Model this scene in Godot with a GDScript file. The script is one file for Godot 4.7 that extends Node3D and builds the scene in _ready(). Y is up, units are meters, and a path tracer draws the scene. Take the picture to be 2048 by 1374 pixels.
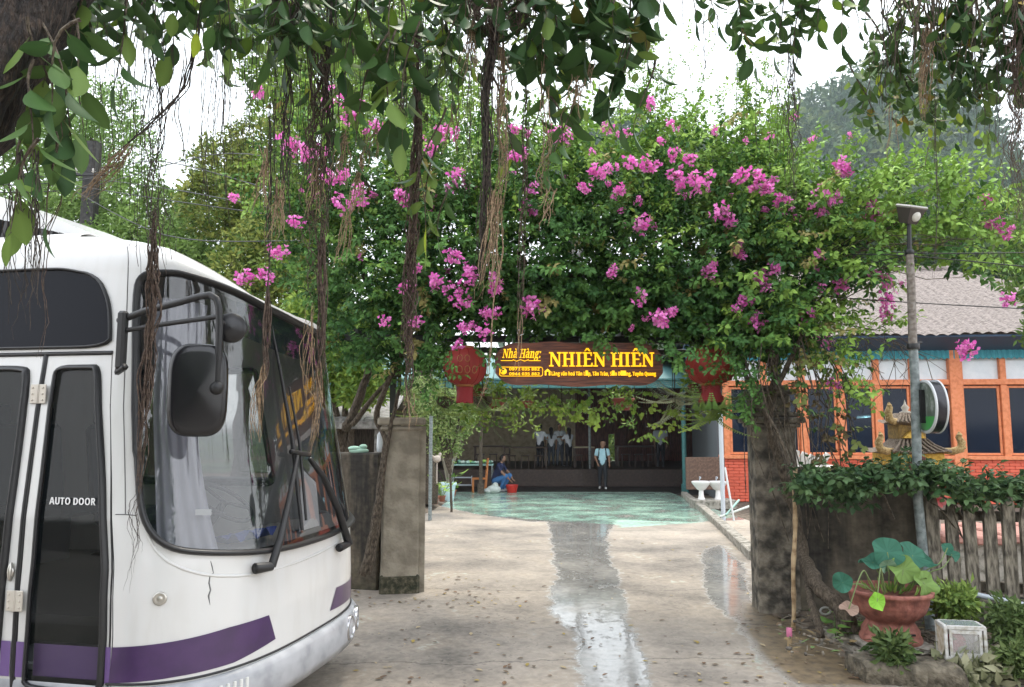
extends Node3D
# A roadside restaurant gate under a bougainvillea arch, seen from beneath a banyan tree, with a minibus at the left.
var rng := RandomNumberGenerator.new()
var camera: Camera3D

func _ready() -> void:
	rng.seed = 4711
	camera = Camera3D.new()
	camera.name = "camera"
	camera.position = Vector3(0, EYE, 0)
	camera.rotation = Vector3(PITCH, 0, 0)
	camera.fov = 48.7
	camera.near = 0.05
	camera.far = 900.0
	add_child(camera)
	var sky := ProceduralSkyMaterial.new()
	sky.sky_top_color = Color(0.93, 0.95, 0.985)
	sky.sky_horizon_color = Color(0.98, 0.98, 0.98)
	sky.sky_curve = 0.2
	sky.ground_bottom_color = Color(0.42, 0.40, 0.36)
	sky.ground_horizon_color = Color(0.6, 0.6, 0.58)
	sky.sky_energy_multiplier = 1.15
	var env := Environment.new()
	env.background_mode = Environment.BG_SKY
	env.sky = Sky.new()
	env.sky.sky_material = sky
	env.tonemap_mode = Environment.TONE_MAPPER_LINEAR
	env.tonemap_exposure = 2.35
	env.sdfgi_enabled = true
	env.ssao_enabled = true
	env.ssil_enabled = true
	env.fog_enabled = true
	env.fog_density = 0.00035
	env.fog_light_color = Color(0.90, 0.95, 1.0)
	env.volumetric_fog_enabled = true
	env.volumetric_fog_density = 0.0
	var we := WorldEnvironment.new()
	we.name = "world_environment"
	we.environment = env
	add_child(we)
	var sun := DirectionalLight3D.new()
	sun.name = "sun"
	sun.light_energy = 0.5
	sun.light_color = Color(1.0, 0.97, 0.92)
	sun.light_angular_distance = 14.0
	sun.shadow_enabled = true
	sun.rotation_degrees = Vector3(-64, 155, 0)
	add_child(sun)
	make_materials()
	make_ground()
	make_hill()
	make_mist()
	make_trees()
	make_hall()
	make_side_building()
	make_shed()
	make_gate()
	make_people()
	make_yard()
	make_verge()
	make_bus()
	make_bougainvillea()
	make_banyan()
	make_wires()
# ---------------------------------------------------------------- mesh collector
class MB:
	var v := PackedVector3Array()
	var c := PackedColorArray()
	var uv := PackedVector2Array()
	var ix := PackedInt32Array()
	var col := Color.WHITE
	func p(a: Vector3, u := Vector2.ZERO) -> int:
		v.append(a); c.append(col); uv.append(u)
		return v.size() - 1
	func t(i: int, j: int, k: int) -> void:
		ix.append(i); ix.append(j); ix.append(k)
	# flat polygon (fan), turned so that it faces away from `inside`
	func face(pts: Array, inside: Vector3) -> void:
		var nrm: Vector3 = (pts[2] - pts[0]).cross(pts[1] - pts[0])
		var m := Vector3.ZERO
		for q in pts: m += q
		m /= pts.size()
		var turn: bool = nrm.dot(m - inside) < 0.0
		var b := v.size()
		for q in pts: p(q, Vector2(q.x + q.z, q.y))
		for k in range(1, pts.size() - 1):
			if turn: t(b, b + k + 1, b + k)
			else: t(b, b + k, b + k + 1)
	func hexa(q: Array) -> void: # 8 corners: bottom 0..3, top 4..7
		var m := Vector3.ZERO
		for a in q: m += a
		m /= 8.0
		for f in [[0, 1, 2, 3], [4, 5, 6, 7], [0, 1, 5, 4], [1, 2, 6, 5], [2, 3, 7, 6], [3, 0, 4, 7]]:
			face([q[f[0]], q[f[1]], q[f[2]], q[f[3]]], m)
	func box(m: Vector3, s: Vector3, b := Basis()) -> void:
		var h := s / 2.0
		var q := []
		for y in [-1, 1]:
			for k in [[-1, -1], [1, -1], [1, 1], [-1, 1]]:
				q.append(m + b * Vector3(k[0] * h.x, y * h.y, k[1] * h.z))
		hexa(q)
	# box with chamfered edges
	func cbox(m: Vector3, s: Vector3, r: float, b := Basis()) -> void:
		var h := s / 2.0
		r = minf(r, minf(h.x, minf(h.y, h.z)) * 0.9)
		var crn := func(sx, sy, sz, ax): # corner point on face axis ax
			var d := Vector3(h.x - r, h.y - r, h.z - r)
			d[ax] += r
			return m + b * Vector3(d.x * sx, d.y * sy, d.z * sz)
		for ax in 3:
			for sg in [-1, 1]:
				var q := []
				for k in [[-1, -1], [1, -1], [1, 1], [-1, 1]]:
					var e := [0, 0, 0]
					e[ax] = sg; e[(ax + 1) % 3] = k[0]; e[(ax + 2) % 3] = k[1]
					q.append((crn as Callable).call(e[0], e[1], e[2], ax))
				face(q, m)
		for ax in 3:
			var a1 := (ax + 1) % 3
			var a2 := (ax + 2) % 3
			for s1 in [-1, 1]:
				for s2 in [-1, 1]:
					var e := [0, 0, 0]
					e[a1] = s1; e[a2] = s2
					var e0 := e.duplicate(); e0[ax] = -1
					var e1 := e.duplicate(); e1[ax] = 1
					face([(crn as Callable).call(e0[0], e0[1], e0[2], a1), (crn as Callable).call(e1[0], e1[1], e1[2], a1), (crn as Callable).call(e1[0], e1[1], e1[2], a2), (crn as Callable).call(e0[0], e0[1], e0[2], a2)], m)
		for sx in [-1, 1]:
			for sy in [-1, 1]:
				for sz in [-1, 1]:
					face([(crn as Callable).call(sx, sy, sz, 0), (crn as Callable).call(sx, sy, sz, 1), (crn as Callable).call(sx, sy, sz, 2)], m)
	# round bar along a path; rad is a number or one number per point; flat squeezes the second axis
	func tube(path: Array, rad, sides := 6, closed := false, flat := 1.0, up := Vector3(0.13, 1, 0.07)) -> void:
		var n := path.size()
		var base := v.size()
		var side := Vector3.ZERO
		for i in n:
			var d: Vector3
			if closed: d = path[(i + 1) % n] - path[(i + n - 1) % n]
			else: d = path[mini(i + 1, n - 1)] - path[maxi(i - 1, 0)]
			d = d.normalized() if d.length() > 1e-9 else Vector3.UP
			if i == 0:
				side = d.cross(up)
				if side.length() < 0.05: side = d.cross(Vector3.RIGHT)
			side = (side - d * side.dot(d)).normalized()
			var other := d.cross(side)
			var r: float = rad[i] if rad is Array or rad is PackedFloat32Array else rad
			for k in sides:
				var a := TAU * k / sides
				p(path[i] + side * cos(a) * r + other * sin(a) * r * flat, Vector2(float(k) / sides, i))
		var last := n if closed else n - 1
		for i in last:
			var i2 := (i + 1) % n
			for k in sides:
				var a := base + i * sides + k
				var b := base + i * sides + (k + 1) % sides
				var d := base + i2 * sides + k
				var e := base + i2 * sides + (k + 1) % sides
				t(a, b, e); t(a, e, d)
		if not closed and sides > 3:
			for en in [0, n - 1]:
				var m := p(path[en])
				for k in sides:
					var a: int = base + en * sides + k
					var b: int = base + en * sides + (k + 1) % sides
					if en == 0: t(m, b, a)
					else: t(m, a, b)
	# turned shape: profile of (radius, height) from below upwards
	func lathe(m: Vector3, prof: Array, seg := 16, sx := 1.0, sz := 1.0, b := Basis()) -> void:
		var base := v.size()
		var n := prof.size()
		for i in n:
			for k in seg:
				var a := TAU * k / seg
				p(m + b * Vector3(cos(a) * prof[i].x * sx, prof[i].y, sin(a) * prof[i].x * sz), Vector2(float(k) / seg, prof[i].y))
		for i in n - 1:
			for k in seg:
				var a := base + i * seg + k
				var q := base + i * seg + (k + 1) % seg
				var d := a + seg
				var e := q + seg
				t(a, q, e); t(a, e, d)
	func ball(m: Vector3, r: Vector3, seg := 10, rows := 7, b := Basis()) -> void:
		var prof := []
		for i in rows + 1:
			var a := -PI / 2 + PI * i / rows
			prof.append(Vector2(maxf(cos(a), 0.001), sin(a) * r.y))
		lathe(m, prof, seg, r.x, r.z, b)
	# leaf blade in frame f: along -y? no: along +z of f, width along x, normal y
	func leaf(f: Transform3D, l: float, w: float, fold := 0.25, droop := 0.25, seg := 4, wide_at := 0.42) -> void:
		var base := v.size()
		for i in seg + 1:
			var s := float(i) / seg
			var q := pow(s, log(0.5) / log(wide_at))
			var ww := w * 0.5 * pow(maxf(sin(PI * q), 0.0), 0.8) + (0.001 if i < seg else 0.0)
			var y := -droop * l * s * s
			var own := col
			for k in [-1, 0, 1]:
				col = own * (1.22 if k == 0 else 1.0)
				p(f * Vector3(ww * k, y + absf(k) * ww * fold, l * s), Vector2(0.5 + 0.5 * k, s))
			col = own
		for i in seg:
			var a := base + i * 3
			t(a, a + 4, a + 1); t(a, a + 3, a + 4)
			t(a + 1, a + 5, a + 2); t(a + 1, a + 4, a + 5)
	# sheet of nu x nv cells through f(i, j)
	func grid(nu: int, nv: int, f: Callable, flip := false, uvs := Vector2(1, 1)) -> void:
		var base := v.size()
		for i in nu + 1:
			for j in nv + 1:
				p((f as Callable).call(i, j), Vector2(float(i) / nu * uvs.x, float(j) / nv * uvs.y))
		for i in nu:
			for j in nv:
				var a := base + i * (nv + 1) + j
				var b := a + nv + 1
				if flip: t(a, b + 1, b); t(a, a + 1, b + 1)
				else: t(a, b, b + 1); t(a, b + 1, a + 1)
	func mesh() -> ArrayMesh:
		var nr := PackedVector3Array()
		nr.resize(v.size())
		for i in range(0, ix.size(), 3):
			var a := v[ix[i]]
			var g := (v[ix[i + 2]] - a).cross(v[ix[i + 1]] - a)
			nr[ix[i]] += g; nr[ix[i + 1]] += g; nr[ix[i + 2]] += g
		for i in nr.size():
			nr[i] = nr[i].normalized() if nr[i].length() > 1e-14 else Vector3.UP
		var ar := []
		ar.resize(Mesh.ARRAY_MAX)
		ar[Mesh.ARRAY_VERTEX] = v
		ar[Mesh.ARRAY_NORMAL] = nr
		ar[Mesh.ARRAY_COLOR] = c
		ar[Mesh.ARRAY_TEX_UV] = uv
		ar[Mesh.ARRAY_INDEX] = ix
		var m := ArrayMesh.new()
		m.add_surface_from_arrays(Mesh.PRIMITIVE_TRIANGLES, ar)
		return m

# ---------------------------------------------------------------- layout helpers
const EYE := 1.9
const FOC := 1518.0
const PITCH := 0.10698
# world point that stands `d` metres in front of the camera plane (z = -d), seen at that place of the photograph
func at(px: float, py: float, d: float) -> Vector3:
	var xc := (px - 1024.0) / FOC
	var yc := (687.0 - py) / FOC
	var k := d / (cos(PITCH) - yc * sin(PITCH))
	return Vector3(xc * k, EYE + (yc * cos(PITCH) + sin(PITCH)) * k, -d)
func lie(z: float) -> float: # height of the ground: it falls gently towards the hall
	return -0.3 * smoothstep(-7.0, -24.0, z) if z < -7.0 else 0.0
func gnd(px: float, py: float, up := 0.0) -> Vector3:
	var d := 5.0
	for i in 30:
		var k := at(px, py, 1.0) - Vector3(0, EYE, 0)
		d = (EYE - lie(-d) - up) / -k.y
	return at(px, py, d)

var names := {}
func numbered(called: String) -> String:
	var k: int = names.get(called, 0)
	names[called] = k + 1
	return called if k == 0 else "%s_%03d" % [called, k]
func tag(o: Node, label: String, category: String, group := "") -> Node:
	if label: o.set_meta("label", label)
	if category: o.set_meta("category", category)
	if group: o.set_meta("group", group)
	return o
func thing(called: String, label: String, category: String, where := Vector3.ZERO, turn := 0.0, group := "") -> Node3D:
	var o := Node3D.new()
	o.name = numbered(called)
	add_child(o)
	o.position = where
	o.rotation.y = turn
	tag(o, label, category, group)
	return o
func part(called: String, mesh: Mesh, m: Material, parent: Node) -> MeshInstance3D:
	var o := MeshInstance3D.new()
	var k := 0
	var n := called
	while parent.has_node(NodePath(n)):
		k += 1
		n = "%s_%03d" % [called, k]
	o.name = n
	o.mesh = mesh
	o.material_override = m
	parent.add_child(o, true)
	return o
# many alike parts: the caller gives the number, so that no search is needed
func piece(called: String, k: int, mesh: Mesh, m: Material, parent: Node, tr: Transform3D) -> MeshInstance3D:
	var o := MeshInstance3D.new()
	o.name = called if k == 0 else "%s_%03d" % [called, k]
	o.mesh = mesh
	o.material_override = m
	parent.add_child(o, true)
	o.transform = tr
	return o
func solo(called: String, mesh: Mesh, m: Material, label: String, category: String, group := "") -> MeshInstance3D:
	var o := MeshInstance3D.new()
	o.name = numbered(called)
	o.mesh = mesh
	o.material_override = m
	add_child(o)
	tag(o, label, category, group)
	return o
func struct(called: String, mesh: Mesh, m: Material, parent: Node = null) -> MeshInstance3D:
	var o := MeshInstance3D.new()
	o.name = numbered(called) if parent == null else called
	o.mesh = mesh
	o.material_override = m
	if parent: parent.add_child(o, true)
	else: add_child(o)
	o.set_meta("kind", "structure")
	return o
func scatter(called: String, mesh: Mesh, m: Material, trs: Array, cols: Array, parent: Node = null) -> MultiMeshInstance3D:
	var mm := MultiMesh.new()
	mm.transform_format = MultiMesh.TRANSFORM_3D
	mm.use_colors = true
	mm.mesh = mesh
	mm.instance_count = trs.size()
	for i in trs.size():
		mm.set_instance_transform(i, trs[i])
		mm.set_instance_color(i, cols[i])
	var o := MultiMeshInstance3D.new()
	o.multimesh = mm
	o.material_override = m
	o.name = called if parent else numbered(called)
	if parent: parent.add_child(o, true)
	else: add_child(o)
	o.set_meta("kind", "stuff")
	return o

# ---------------------------------------------------------------- materials (colours given as linear, real-world values)
var M := {}
func lin(r: float, g: float, b: float) -> Color:
	return Color(r, g, b).linear_to_srgb()
func mat(c: Color, rough := 0.8, metal := 0.0) -> StandardMaterial3D:
	var m := StandardMaterial3D.new()
	m.albedo_color = c
	m.roughness = rough
	m.metallic = metal
	return m
var nseed := 11
func noise_tex(freq: float, octaves: int, ramp: Array, size := 256, kind := FastNoiseLite.TYPE_SIMPLEX_SMOOTH) -> NoiseTexture2D:
	var n := FastNoiseLite.new()
	nseed += 7
	n.seed = nseed
	n.noise_type = kind
	n.frequency = freq
	n.fractal_octaves = octaves
	n.fractal_gain = 0.55
	var t := NoiseTexture2D.new()
	t.width = size
	t.height = size
	t.seamless = true
	t.noise = n
	if ramp.size():
		var g := Gradient.new()
		var off := PackedFloat32Array()
		var cs := PackedColorArray()
		for r in ramp:
			off.append(r[0]); cs.append(r[1])
		g.offsets = off
		g.colors = cs
		t.color_ramp = g
	return t
# surface whose colour wanders between the given tones; `scale` is how often the pattern repeats per metre
func mottled(tones: Array, scale: float, rough := 0.85, bump := 0.0, freq := 0.02, octaves := 5, stretch := Vector3.ONE) -> StandardMaterial3D:
	var ramp := []
	for i in tones.size():
		ramp.append([0.22 + 0.56 * i / maxf(1.0, tones.size() - 1.0), tones[i]])
	var m := mat(Color.WHITE, rough)
	m.albedo_texture = noise_tex(freq, octaves, ramp)
	m.uv1_triplanar = true
	m.uv1_world_triplanar = true
	m.uv1_scale = stretch * scale
	if bump > 0.0:
		m.heightmap_enabled = true
		m.heightmap_texture = noise_tex(freq * 2.0, octaves, [])
		m.heightmap_scale = bump
	return m
func leafy(c: Color, through := 0.45, rough := 0.45) -> StandardMaterial3D:
	var m := mat(c, rough)
	m.vertex_color_use_as_albedo = true
	m.backlight_enabled = true
	m.backlight = Color(through, through, through)
	m.cull_mode = BaseMaterial3D.CULL_DISABLED
	return m
func glass(c: Color, a: float) -> StandardMaterial3D:
	var m := mat(Color(c.r, c.g, c.b, a), 0.02)
	m.transparency = BaseMaterial3D.TRANSPARENCY_ALPHA
	return m
func tinted(m: StandardMaterial3D) -> StandardMaterial3D:
	m.vertex_color_use_as_albedo = true
	return m
func rf(a: float, b: float) -> float:
	return rng.randf_range(a, b)
func rbasis() -> Basis:
	return Basis.from_euler(Vector3(rf(-PI, PI), rf(-PI, PI), rf(-PI, PI)))
# lay `letters` on a surface: one mesh of lettering, `h` metres high capitals, starting at the origin of its parent
func lettering(text: String, font: Font, h: float, depth: float, squeeze := 1.0, slant := 0.0) -> ArrayMesh:
	var tm := TextMesh.new()
	tm.text = text
	tm.font = font
	tm.font_size = 64
	tm.pixel_size = 0.01
	tm.depth = 0.02
	tm.curve_step = 3.0
	tm.horizontal_alignment = HORIZONTAL_ALIGNMENT_LEFT
	var a := tm.surface_get_arrays(0)
	var vs: PackedVector3Array = a[Mesh.ARRAY_VERTEX]
	var k := h / 0.46
	var ns: PackedVector3Array = a[Mesh.ARRAY_NORMAL]
	for i in vs.size():
		vs[i] = Vector3((vs[i].x + vs[i].y * slant) * k * squeeze, vs[i].y * k, vs[i].z / 0.02 * depth)
	var out := []
	out.resize(Mesh.ARRAY_MAX)
	out[Mesh.ARRAY_VERTEX] = vs
	out[Mesh.ARRAY_NORMAL] = ns
	out[Mesh.ARRAY_INDEX] = a[Mesh.ARRAY_INDEX]
	var m := ArrayMesh.new()
	m.add_surface_from_arrays(Mesh.PRIMITIVE_TRIANGLES, out)
	return m

# ---------------------------------------------------------------- materials used in several places
func make_materials() -> void:
	M.soil = mottled([lin(.055, .042, .03), lin(.11, .085, .06), lin(.17, .135, .10)], 1.2, 0.95, 2.0)
	M.road = mottled([lin(.20, .18, .155), lin(.28, .25, .215), lin(.34, .31, .27)], 0.5, 0.9, 0.5)
	M.kerb = mottled([lin(.12, .11, .085), lin(.27, .25, .21), lin(.36, .33, .28)], 1.1, 0.9, 0.8)
	M.pillar = mottled([lin(.19, .165, .125), lin(.26, .23, .178), lin(.31, .275, .215)], 0.8, 0.9, 1.6, 0.016, 6)
	M.oldpillar = mottled([lin(.03, .027, .021), lin(.115, .10, .078), lin(.23, .20, .155)], 1.1, 0.9, 2.2, 0.016, 6)
	M.oldwall = mouldy()
	M.black = mat(lin(.012, .012, .013), 0.5)
	M.rubber = mat(lin(.012, .012, .013), 0.42)
	M.steel = mottled([lin(.10, .12, .12), lin(.17, .20, .20), lin(.25, .28, .27)], 3.0, 0.5)
	M.pipe = mat(lin(.36, .40, .43), 0.45)
	M.leaf = leafy(Color.WHITE, 0.6, 0.55)
	M.leaf.metallic_specular = 0.27
	M.shinyleaf = leafy(Color.WHITE, 0.7, 0.45)
	M.shinyleaf.metallic_specular = 0.28
	M.petal = leafy(Color.WHITE, 0.8, 0.6)
	M.bark = mottled([lin(.03, .022, .015), lin(.085, .065, .045), lin(.16, .13, .095)], 4.0, 0.95, 1.5, 0.03, 5, Vector3(1.5, 0.5, 1.5))
	M.oldbark = mottled([lin(.008, .006, .005), lin(.028, .02, .015), lin(.075, .05, .036)], 2.5, 0.95, 3.0, 0.03, 5, Vector3(2.5, 0.5, 2.5))
	M.root = mottled([lin(.035, .022, .016), lin(.085, .055, .042), lin(.15, .11, .08)], 9.0, 0.9, 0.6, 0.03, 4, Vector3(1.5, 0.4, 1.5))
	M.darkroot = mottled([lin(.018, .014, .012), lin(.045, .035, .028), lin(.08, .06, .045)], 9.0, 0.9)
	M.tanroot = mottled([lin(.10, .065, .04), lin(.23, .155, .09), lin(.36, .265, .165)], 9.0, 0.85)
	M.red = mat(lin(.24, .012, .015), 0.6)
	M.teal = mottled([lin(.03, .12, .12), lin(.05, .17, .165)], 2.0, 0.55)
	M.bluepane = glass(lin(.008, .016, .034), 0.72)
	M.bluepane.metallic_specular = 0.28
	M.tint = tinted(mat(Color.WHITE, 0.75))

# cement whose upper part is black with mould that has run down in streaks
func mouldy() -> StandardMaterial3D:
	var n := FastNoiseLite.new()
	n.seed = 5; n.frequency = 0.018; n.fractal_octaves = 5; n.fractal_gain = 0.6
	var im := Image.create(384, 256, false, Image.FORMAT_RGB8)
	for y in 256:
		for x in 384:
			var a := n.get_noise_2d(x * 1.0, y * 0.8)
			var s := n.get_noise_2d(x * 1.5 + 900.0, y * 0.16)
			var b := n.get_noise_2d(x * 4.0, y * 4.0 + 700.0)
			var m := clampf(0.80 - y / 256.0 * 1.15 + s * 1.5 + a * 0.5, 0.0, 1.0)
			var foot := clampf((y / 256.0 - 0.86) * 5.0 + a, 0.0, 1.0)
			var c := Vector3(.125, .103, .075) * (1.0 + a * 1.0 + b * .7)
			c = c.lerp(Vector3(.014, .014, .013) * (1.3 + b), m).lerp(Vector3(.035, .038, .018) * (1.2 + b), foot * .8)
			im.set_pixel(x, y, Color(maxf(c.x, .006), maxf(c.y, .006), maxf(c.z, .005)).linear_to_srgb())
	var m := mat(Color.WHITE, 0.93)
	m.albedo_texture = ImageTexture.create_from_image(im)
	m.uv1_triplanar = true
	m.uv1_world_triplanar = true
	m.uv1_scale = Vector3(0.42, 0.625, 0.42)
	m.heightmap_enabled = true
	m.heightmap_texture = noise_tex(0.04, 5, [])
	m.heightmap_scale = 0.8
	return m

# ---------------------------------------------------------------- ground
func sheet(x0: float, x1: float, z0: float, z1: float, lift: float, n: int) -> ArrayMesh:
	var mb := MB.new()
	mb.grid(8, n, func(i, j):
		var z: float = lerpf(z0, z1, float(j) / n)
		return Vector3(lerpf(x0, x1, i / 8.0), lie(z) + lift, z))
	return mb.mesh()

func inside(q: Vector2, poly: PackedVector2Array) -> bool:
	return Geometry2D.is_point_in_polygon(q, poly)

func px_poly(list: Array) -> PackedVector2Array:
	var o := PackedVector2Array()
	for k in list:
		var w := gnd(k[0], k[1])
		o.append(Vector2(w.x, w.z))
	return o

func blurred(mask: PackedFloat32Array, w: int, h: int, times: int) -> PackedFloat32Array:
	for n in times:
		var o := mask.duplicate()
		for y in range(1, h - 1):
			for x in range(1, w - 1):
				var i := y * w + x
				o[i] = (mask[i] * 2.0 + mask[i - 1] + mask[i + 1] + mask[i - w] + mask[i + w]) / 6.0
		mask = o
	return mask

const DX0 := -3.4
const DX1 := 5.2
const DZ0 := -2.6
const DZ1 := -25.4
func mask_image(polys: Array, w: int, h: int, blur: int) -> Image:
	var m := PackedFloat32Array()
	m.resize(w * h)
	for y in h:
		for x in w:
			var q := Vector2(lerpf(DX0, DX1, (x + 0.5) / w), lerpf(DZ0, DZ1, (y + 0.5) / h))
			for pl in polys:
				if inside(q, pl):
					m[y * w + x] = 1.0
	m = blurred(m, w, h, blur)
	return Image.create_from_data(w, h, false, Image.FORMAT_RF, m.to_byte_array())

func make_ground() -> void:
	struct("ground", sheet(-320, 320, 60, -420, -0.03, 240), M.soil)
	struct("road", sheet(-60, 60, 6, -6.6, 0.0, 8), M.road)
	# the concrete drive: pale worn slab, a wet runnel down the middle, a muddy run along the right, green paint by the hall
	var W := 768
	var H := 1792
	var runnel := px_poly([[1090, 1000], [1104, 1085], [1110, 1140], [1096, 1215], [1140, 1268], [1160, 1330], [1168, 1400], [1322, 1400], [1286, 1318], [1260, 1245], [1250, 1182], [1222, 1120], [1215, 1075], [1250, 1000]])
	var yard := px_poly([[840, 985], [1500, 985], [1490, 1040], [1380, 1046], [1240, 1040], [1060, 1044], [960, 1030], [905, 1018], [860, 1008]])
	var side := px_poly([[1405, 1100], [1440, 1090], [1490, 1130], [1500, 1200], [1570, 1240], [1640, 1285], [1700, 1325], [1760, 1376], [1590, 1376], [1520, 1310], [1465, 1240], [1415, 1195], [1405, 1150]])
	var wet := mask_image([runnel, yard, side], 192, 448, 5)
	var mud := mask_image([px_poly([[1490, 1200], [1570, 1235], [1640, 1275], [1700, 1320], [1770, 1376], [1610, 1376], [1540, 1320], [1480, 1245]])], 192, 448, 6)
	var paint := mask_image([px_poly([[700, 940], [1700, 940], [1500, 1030], [1400, 1046], [1240, 1056], [1240, 1050], [1090, 1042], [960, 1030], [860, 1006]])], 192, 448, 4)
	for im in [wet, mud, paint]: im.resize(W, H, Image.INTERPOLATE_CUBIC)
	var fw := wet.get_data().to_float32_array()
	var fm := mud.get_data().to_float32_array()
	var fp := paint.get_data().to_float32_array()
	var n1 := FastNoiseLite.new()
	n1.seed = 3; n1.frequency = 0.9; n1.fractal_octaves = 5
	var n2 := FastNoiseLite.new()
	n2.seed = 9; n2.frequency = 7.0; n2.fractal_octaves = 4; n2.fractal_gain = 0.7
	var nc := FastNoiseLite.new()
	nc.seed = 21; nc.noise_type = FastNoiseLite.TYPE_CELLULAR; nc.frequency = 0.42
	nc.cellular_return_type = FastNoiseLite.RETURN_DISTANCE2_SUB; nc.domain_warp_enabled = true; nc.domain_warp_amplitude = 0.8; nc.domain_warp_frequency = 0.8
	var bytes := PackedByteArray()
	bytes.resize(W * H * 3)
	var rough := PackedByteArray()
	rough.resize(W * H)
	var high := PackedByteArray()
	high.resize(W * H)
	var joints := [-6.35, -9.1, -12.2, -15.0, -18.4]
	var k := 0
	for y in H:
		var z := lerpf(DZ0, DZ1, (y + 0.5) / H)
		for x in W:
			var X := lerpf(DX0, DX1, (x + 0.5) / W)
			var a := n1.get_noise_2d(X, z)
			var b := n2.get_noise_2d(X, z)
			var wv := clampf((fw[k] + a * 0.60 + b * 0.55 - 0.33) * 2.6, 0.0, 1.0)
			var md := clampf(fm[k] * 1.3 + a * 0.5, 0.0, 1.0)
			var pt := clampf((fp[k] + a * 0.7 + b * 0.45 - 0.40) * 1.8, 0.0, 1.0)
			var cr := nc.get_noise_2d(X, z) + 1.0
			if cr < 0.03 and a > -0.05: cr = 0.0
			for jz in joints:
				if absf(z - jz + a * 0.16 + sin(X * 1.3 + jz) * 0.05) < 0.009: cr = 0.0
			if absf(X - 0.55 - (z + 9.0) * -0.09 + a * 0.2) < 0.007 and z < -8.0: cr = 0.0
			var lum := 0.28 + a * 0.14 + b * 0.10
			lum += n1.get_noise_2d(X * .28 + 50.0, z * .28) * 0.16 - 0.035 * exp(-pow((X + 0.55) / 0.22, 2.0)) - 0.035 * exp(-pow((X - 1.45) / 0.22, 2.0))
			if b > 0.42: lum -= 0.12
			if cr < 0.016: lum *= 0.45
			var c := Vector3(1.0, 0.868, 0.71) * lum
			c = c.lerp(Vector3(0.235, 0.385, 0.31) * (1.0 + a * 0.7 + b * 0.5), pt * 0.9)
			c = c.lerp(Vector3(0.15, 0.105, 0.052) * (1.0 + b * 0.9 + a * 0.5), md * 0.85)
			c = c.lerp(Vector3(.285, .29, .28) * (1.0 + a * .5 + b * .5), wv * (1.0 - pt) * (1.0 - md) * 0.7)  # sky reflection put into the wet concrete's colour as a paler grey
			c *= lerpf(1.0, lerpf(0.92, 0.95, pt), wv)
			c = c.clamp(Vector3.ONE * 0.01, Vector3.ONE)
			bytes[k * 3] = int(255.0 * pow(c.x, 0.4545))
			bytes[k * 3 + 1] = int(255.0 * pow(c.y, 0.4545))
			bytes[k * 3 + 2] = int(255.0 * pow(c.z, 0.4545))
			rough[k] = int(255.0 * clampf(lerpf(0.86, 0.05 + 0.14 * absf(b) + md * 0.40 + pt * 0.12, wv), 0.03, 1.0))
			high[k] = int(255.0 * clampf((0.5 + b * 0.5 + a * 0.3) * (1.0 - wv * 0.93) - (0.25 if cr < 0.016 else 0.0) * (1.0 - wv), 0.0, 1.0))
			k += 1
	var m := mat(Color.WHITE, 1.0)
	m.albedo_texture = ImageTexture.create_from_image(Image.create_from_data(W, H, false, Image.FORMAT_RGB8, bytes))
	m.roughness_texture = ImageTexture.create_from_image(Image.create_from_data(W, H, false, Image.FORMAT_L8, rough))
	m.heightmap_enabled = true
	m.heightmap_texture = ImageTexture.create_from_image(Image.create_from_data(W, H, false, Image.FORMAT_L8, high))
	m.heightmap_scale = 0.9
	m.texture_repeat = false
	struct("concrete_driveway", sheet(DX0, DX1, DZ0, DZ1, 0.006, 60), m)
	# raised kerb along the right of the drive, behind the gate
	var kb := MB.new()
	var ks := [gnd(1500, 1122), gnd(1440, 1062), gnd(1400, 1024), gnd(1362, 992)]
	for i in 3:
		for u in 4:
			var p: Vector3 = ks[i].lerp(ks[i + 1], u / 4.0 + 0.01)
			var q: Vector3 = ks[i].lerp(ks[i + 1], (u + 1) / 4.0 - 0.008)
			var d := (q - p)
			kb.cbox((p + q) / 2 + Vector3(0.09, 0.06, 0), Vector3(0.18, 0.16, d.length()), 0.015, Basis.looking_at(d.normalized()))
	struct("kerb", kb.mesh(), M.kerb)
	# planted strip left of the drive behind the gate
	var lb := MB.new()
	var a0 := gnd(852, 1032)
	var a1 := gnd(908, 1000)
	lb.grid(8, 10, func(i, j):
		var e: Vector3 = a0.lerp(a1, j / 10.0)
		return e + Vector3(-i * 0.35 - (rf(0, .08) if i == 0 else 0.0), -0.02 + (0.10 if i > 0 else 0.0) + (rf(0, .05) if i > 1 else 0.0), 0))
	struct("planting_bed", lb.mesh(), M.soil)
	# dead leaves blown over the concrete
	var lf := MB.new()
	lf.leaf(Transform3D(), 0.07, 0.035, 0.35, -0.12, 3)
	var trs := []
	var cols := []
	for i in 420:
		var q: Vector3
		if i < 260: q = gnd(rf(700, 1900), 1060 + 320 * pow(rf(0, 1), 0.8))
		else: q = gnd(rf(1450, 1950), rf(1190, 1370)) if i < 330 else gnd(rf(700, 1000), rf(1150, 1220))
		if absf(q.x) > 4.6 or q.z > -3.2: continue
		trs.append(Transform3D(Basis(Vector3.UP, rf(0, TAU)).scaled(Vector3.ONE * rf(0.35, 1.0)), q + Vector3(0, 0.012, 0)))
		cols.append([Color(.30, .22, .05), Color(.16, .09, .045), Color(.10, .06, .035), Color(.34, .27, .16), Color(.14, .10, .06)][rng.randi() % 5])
	var ml := leafy(Color.WHITE, 0.2, 0.8)
	var fl := scatter("fallen_leaves", lf.mesh(), ml, trs, cols)
	tag(fl, "small yellow and brown dead leaves strewn over the concrete drive", "fallen leaves")

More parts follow.
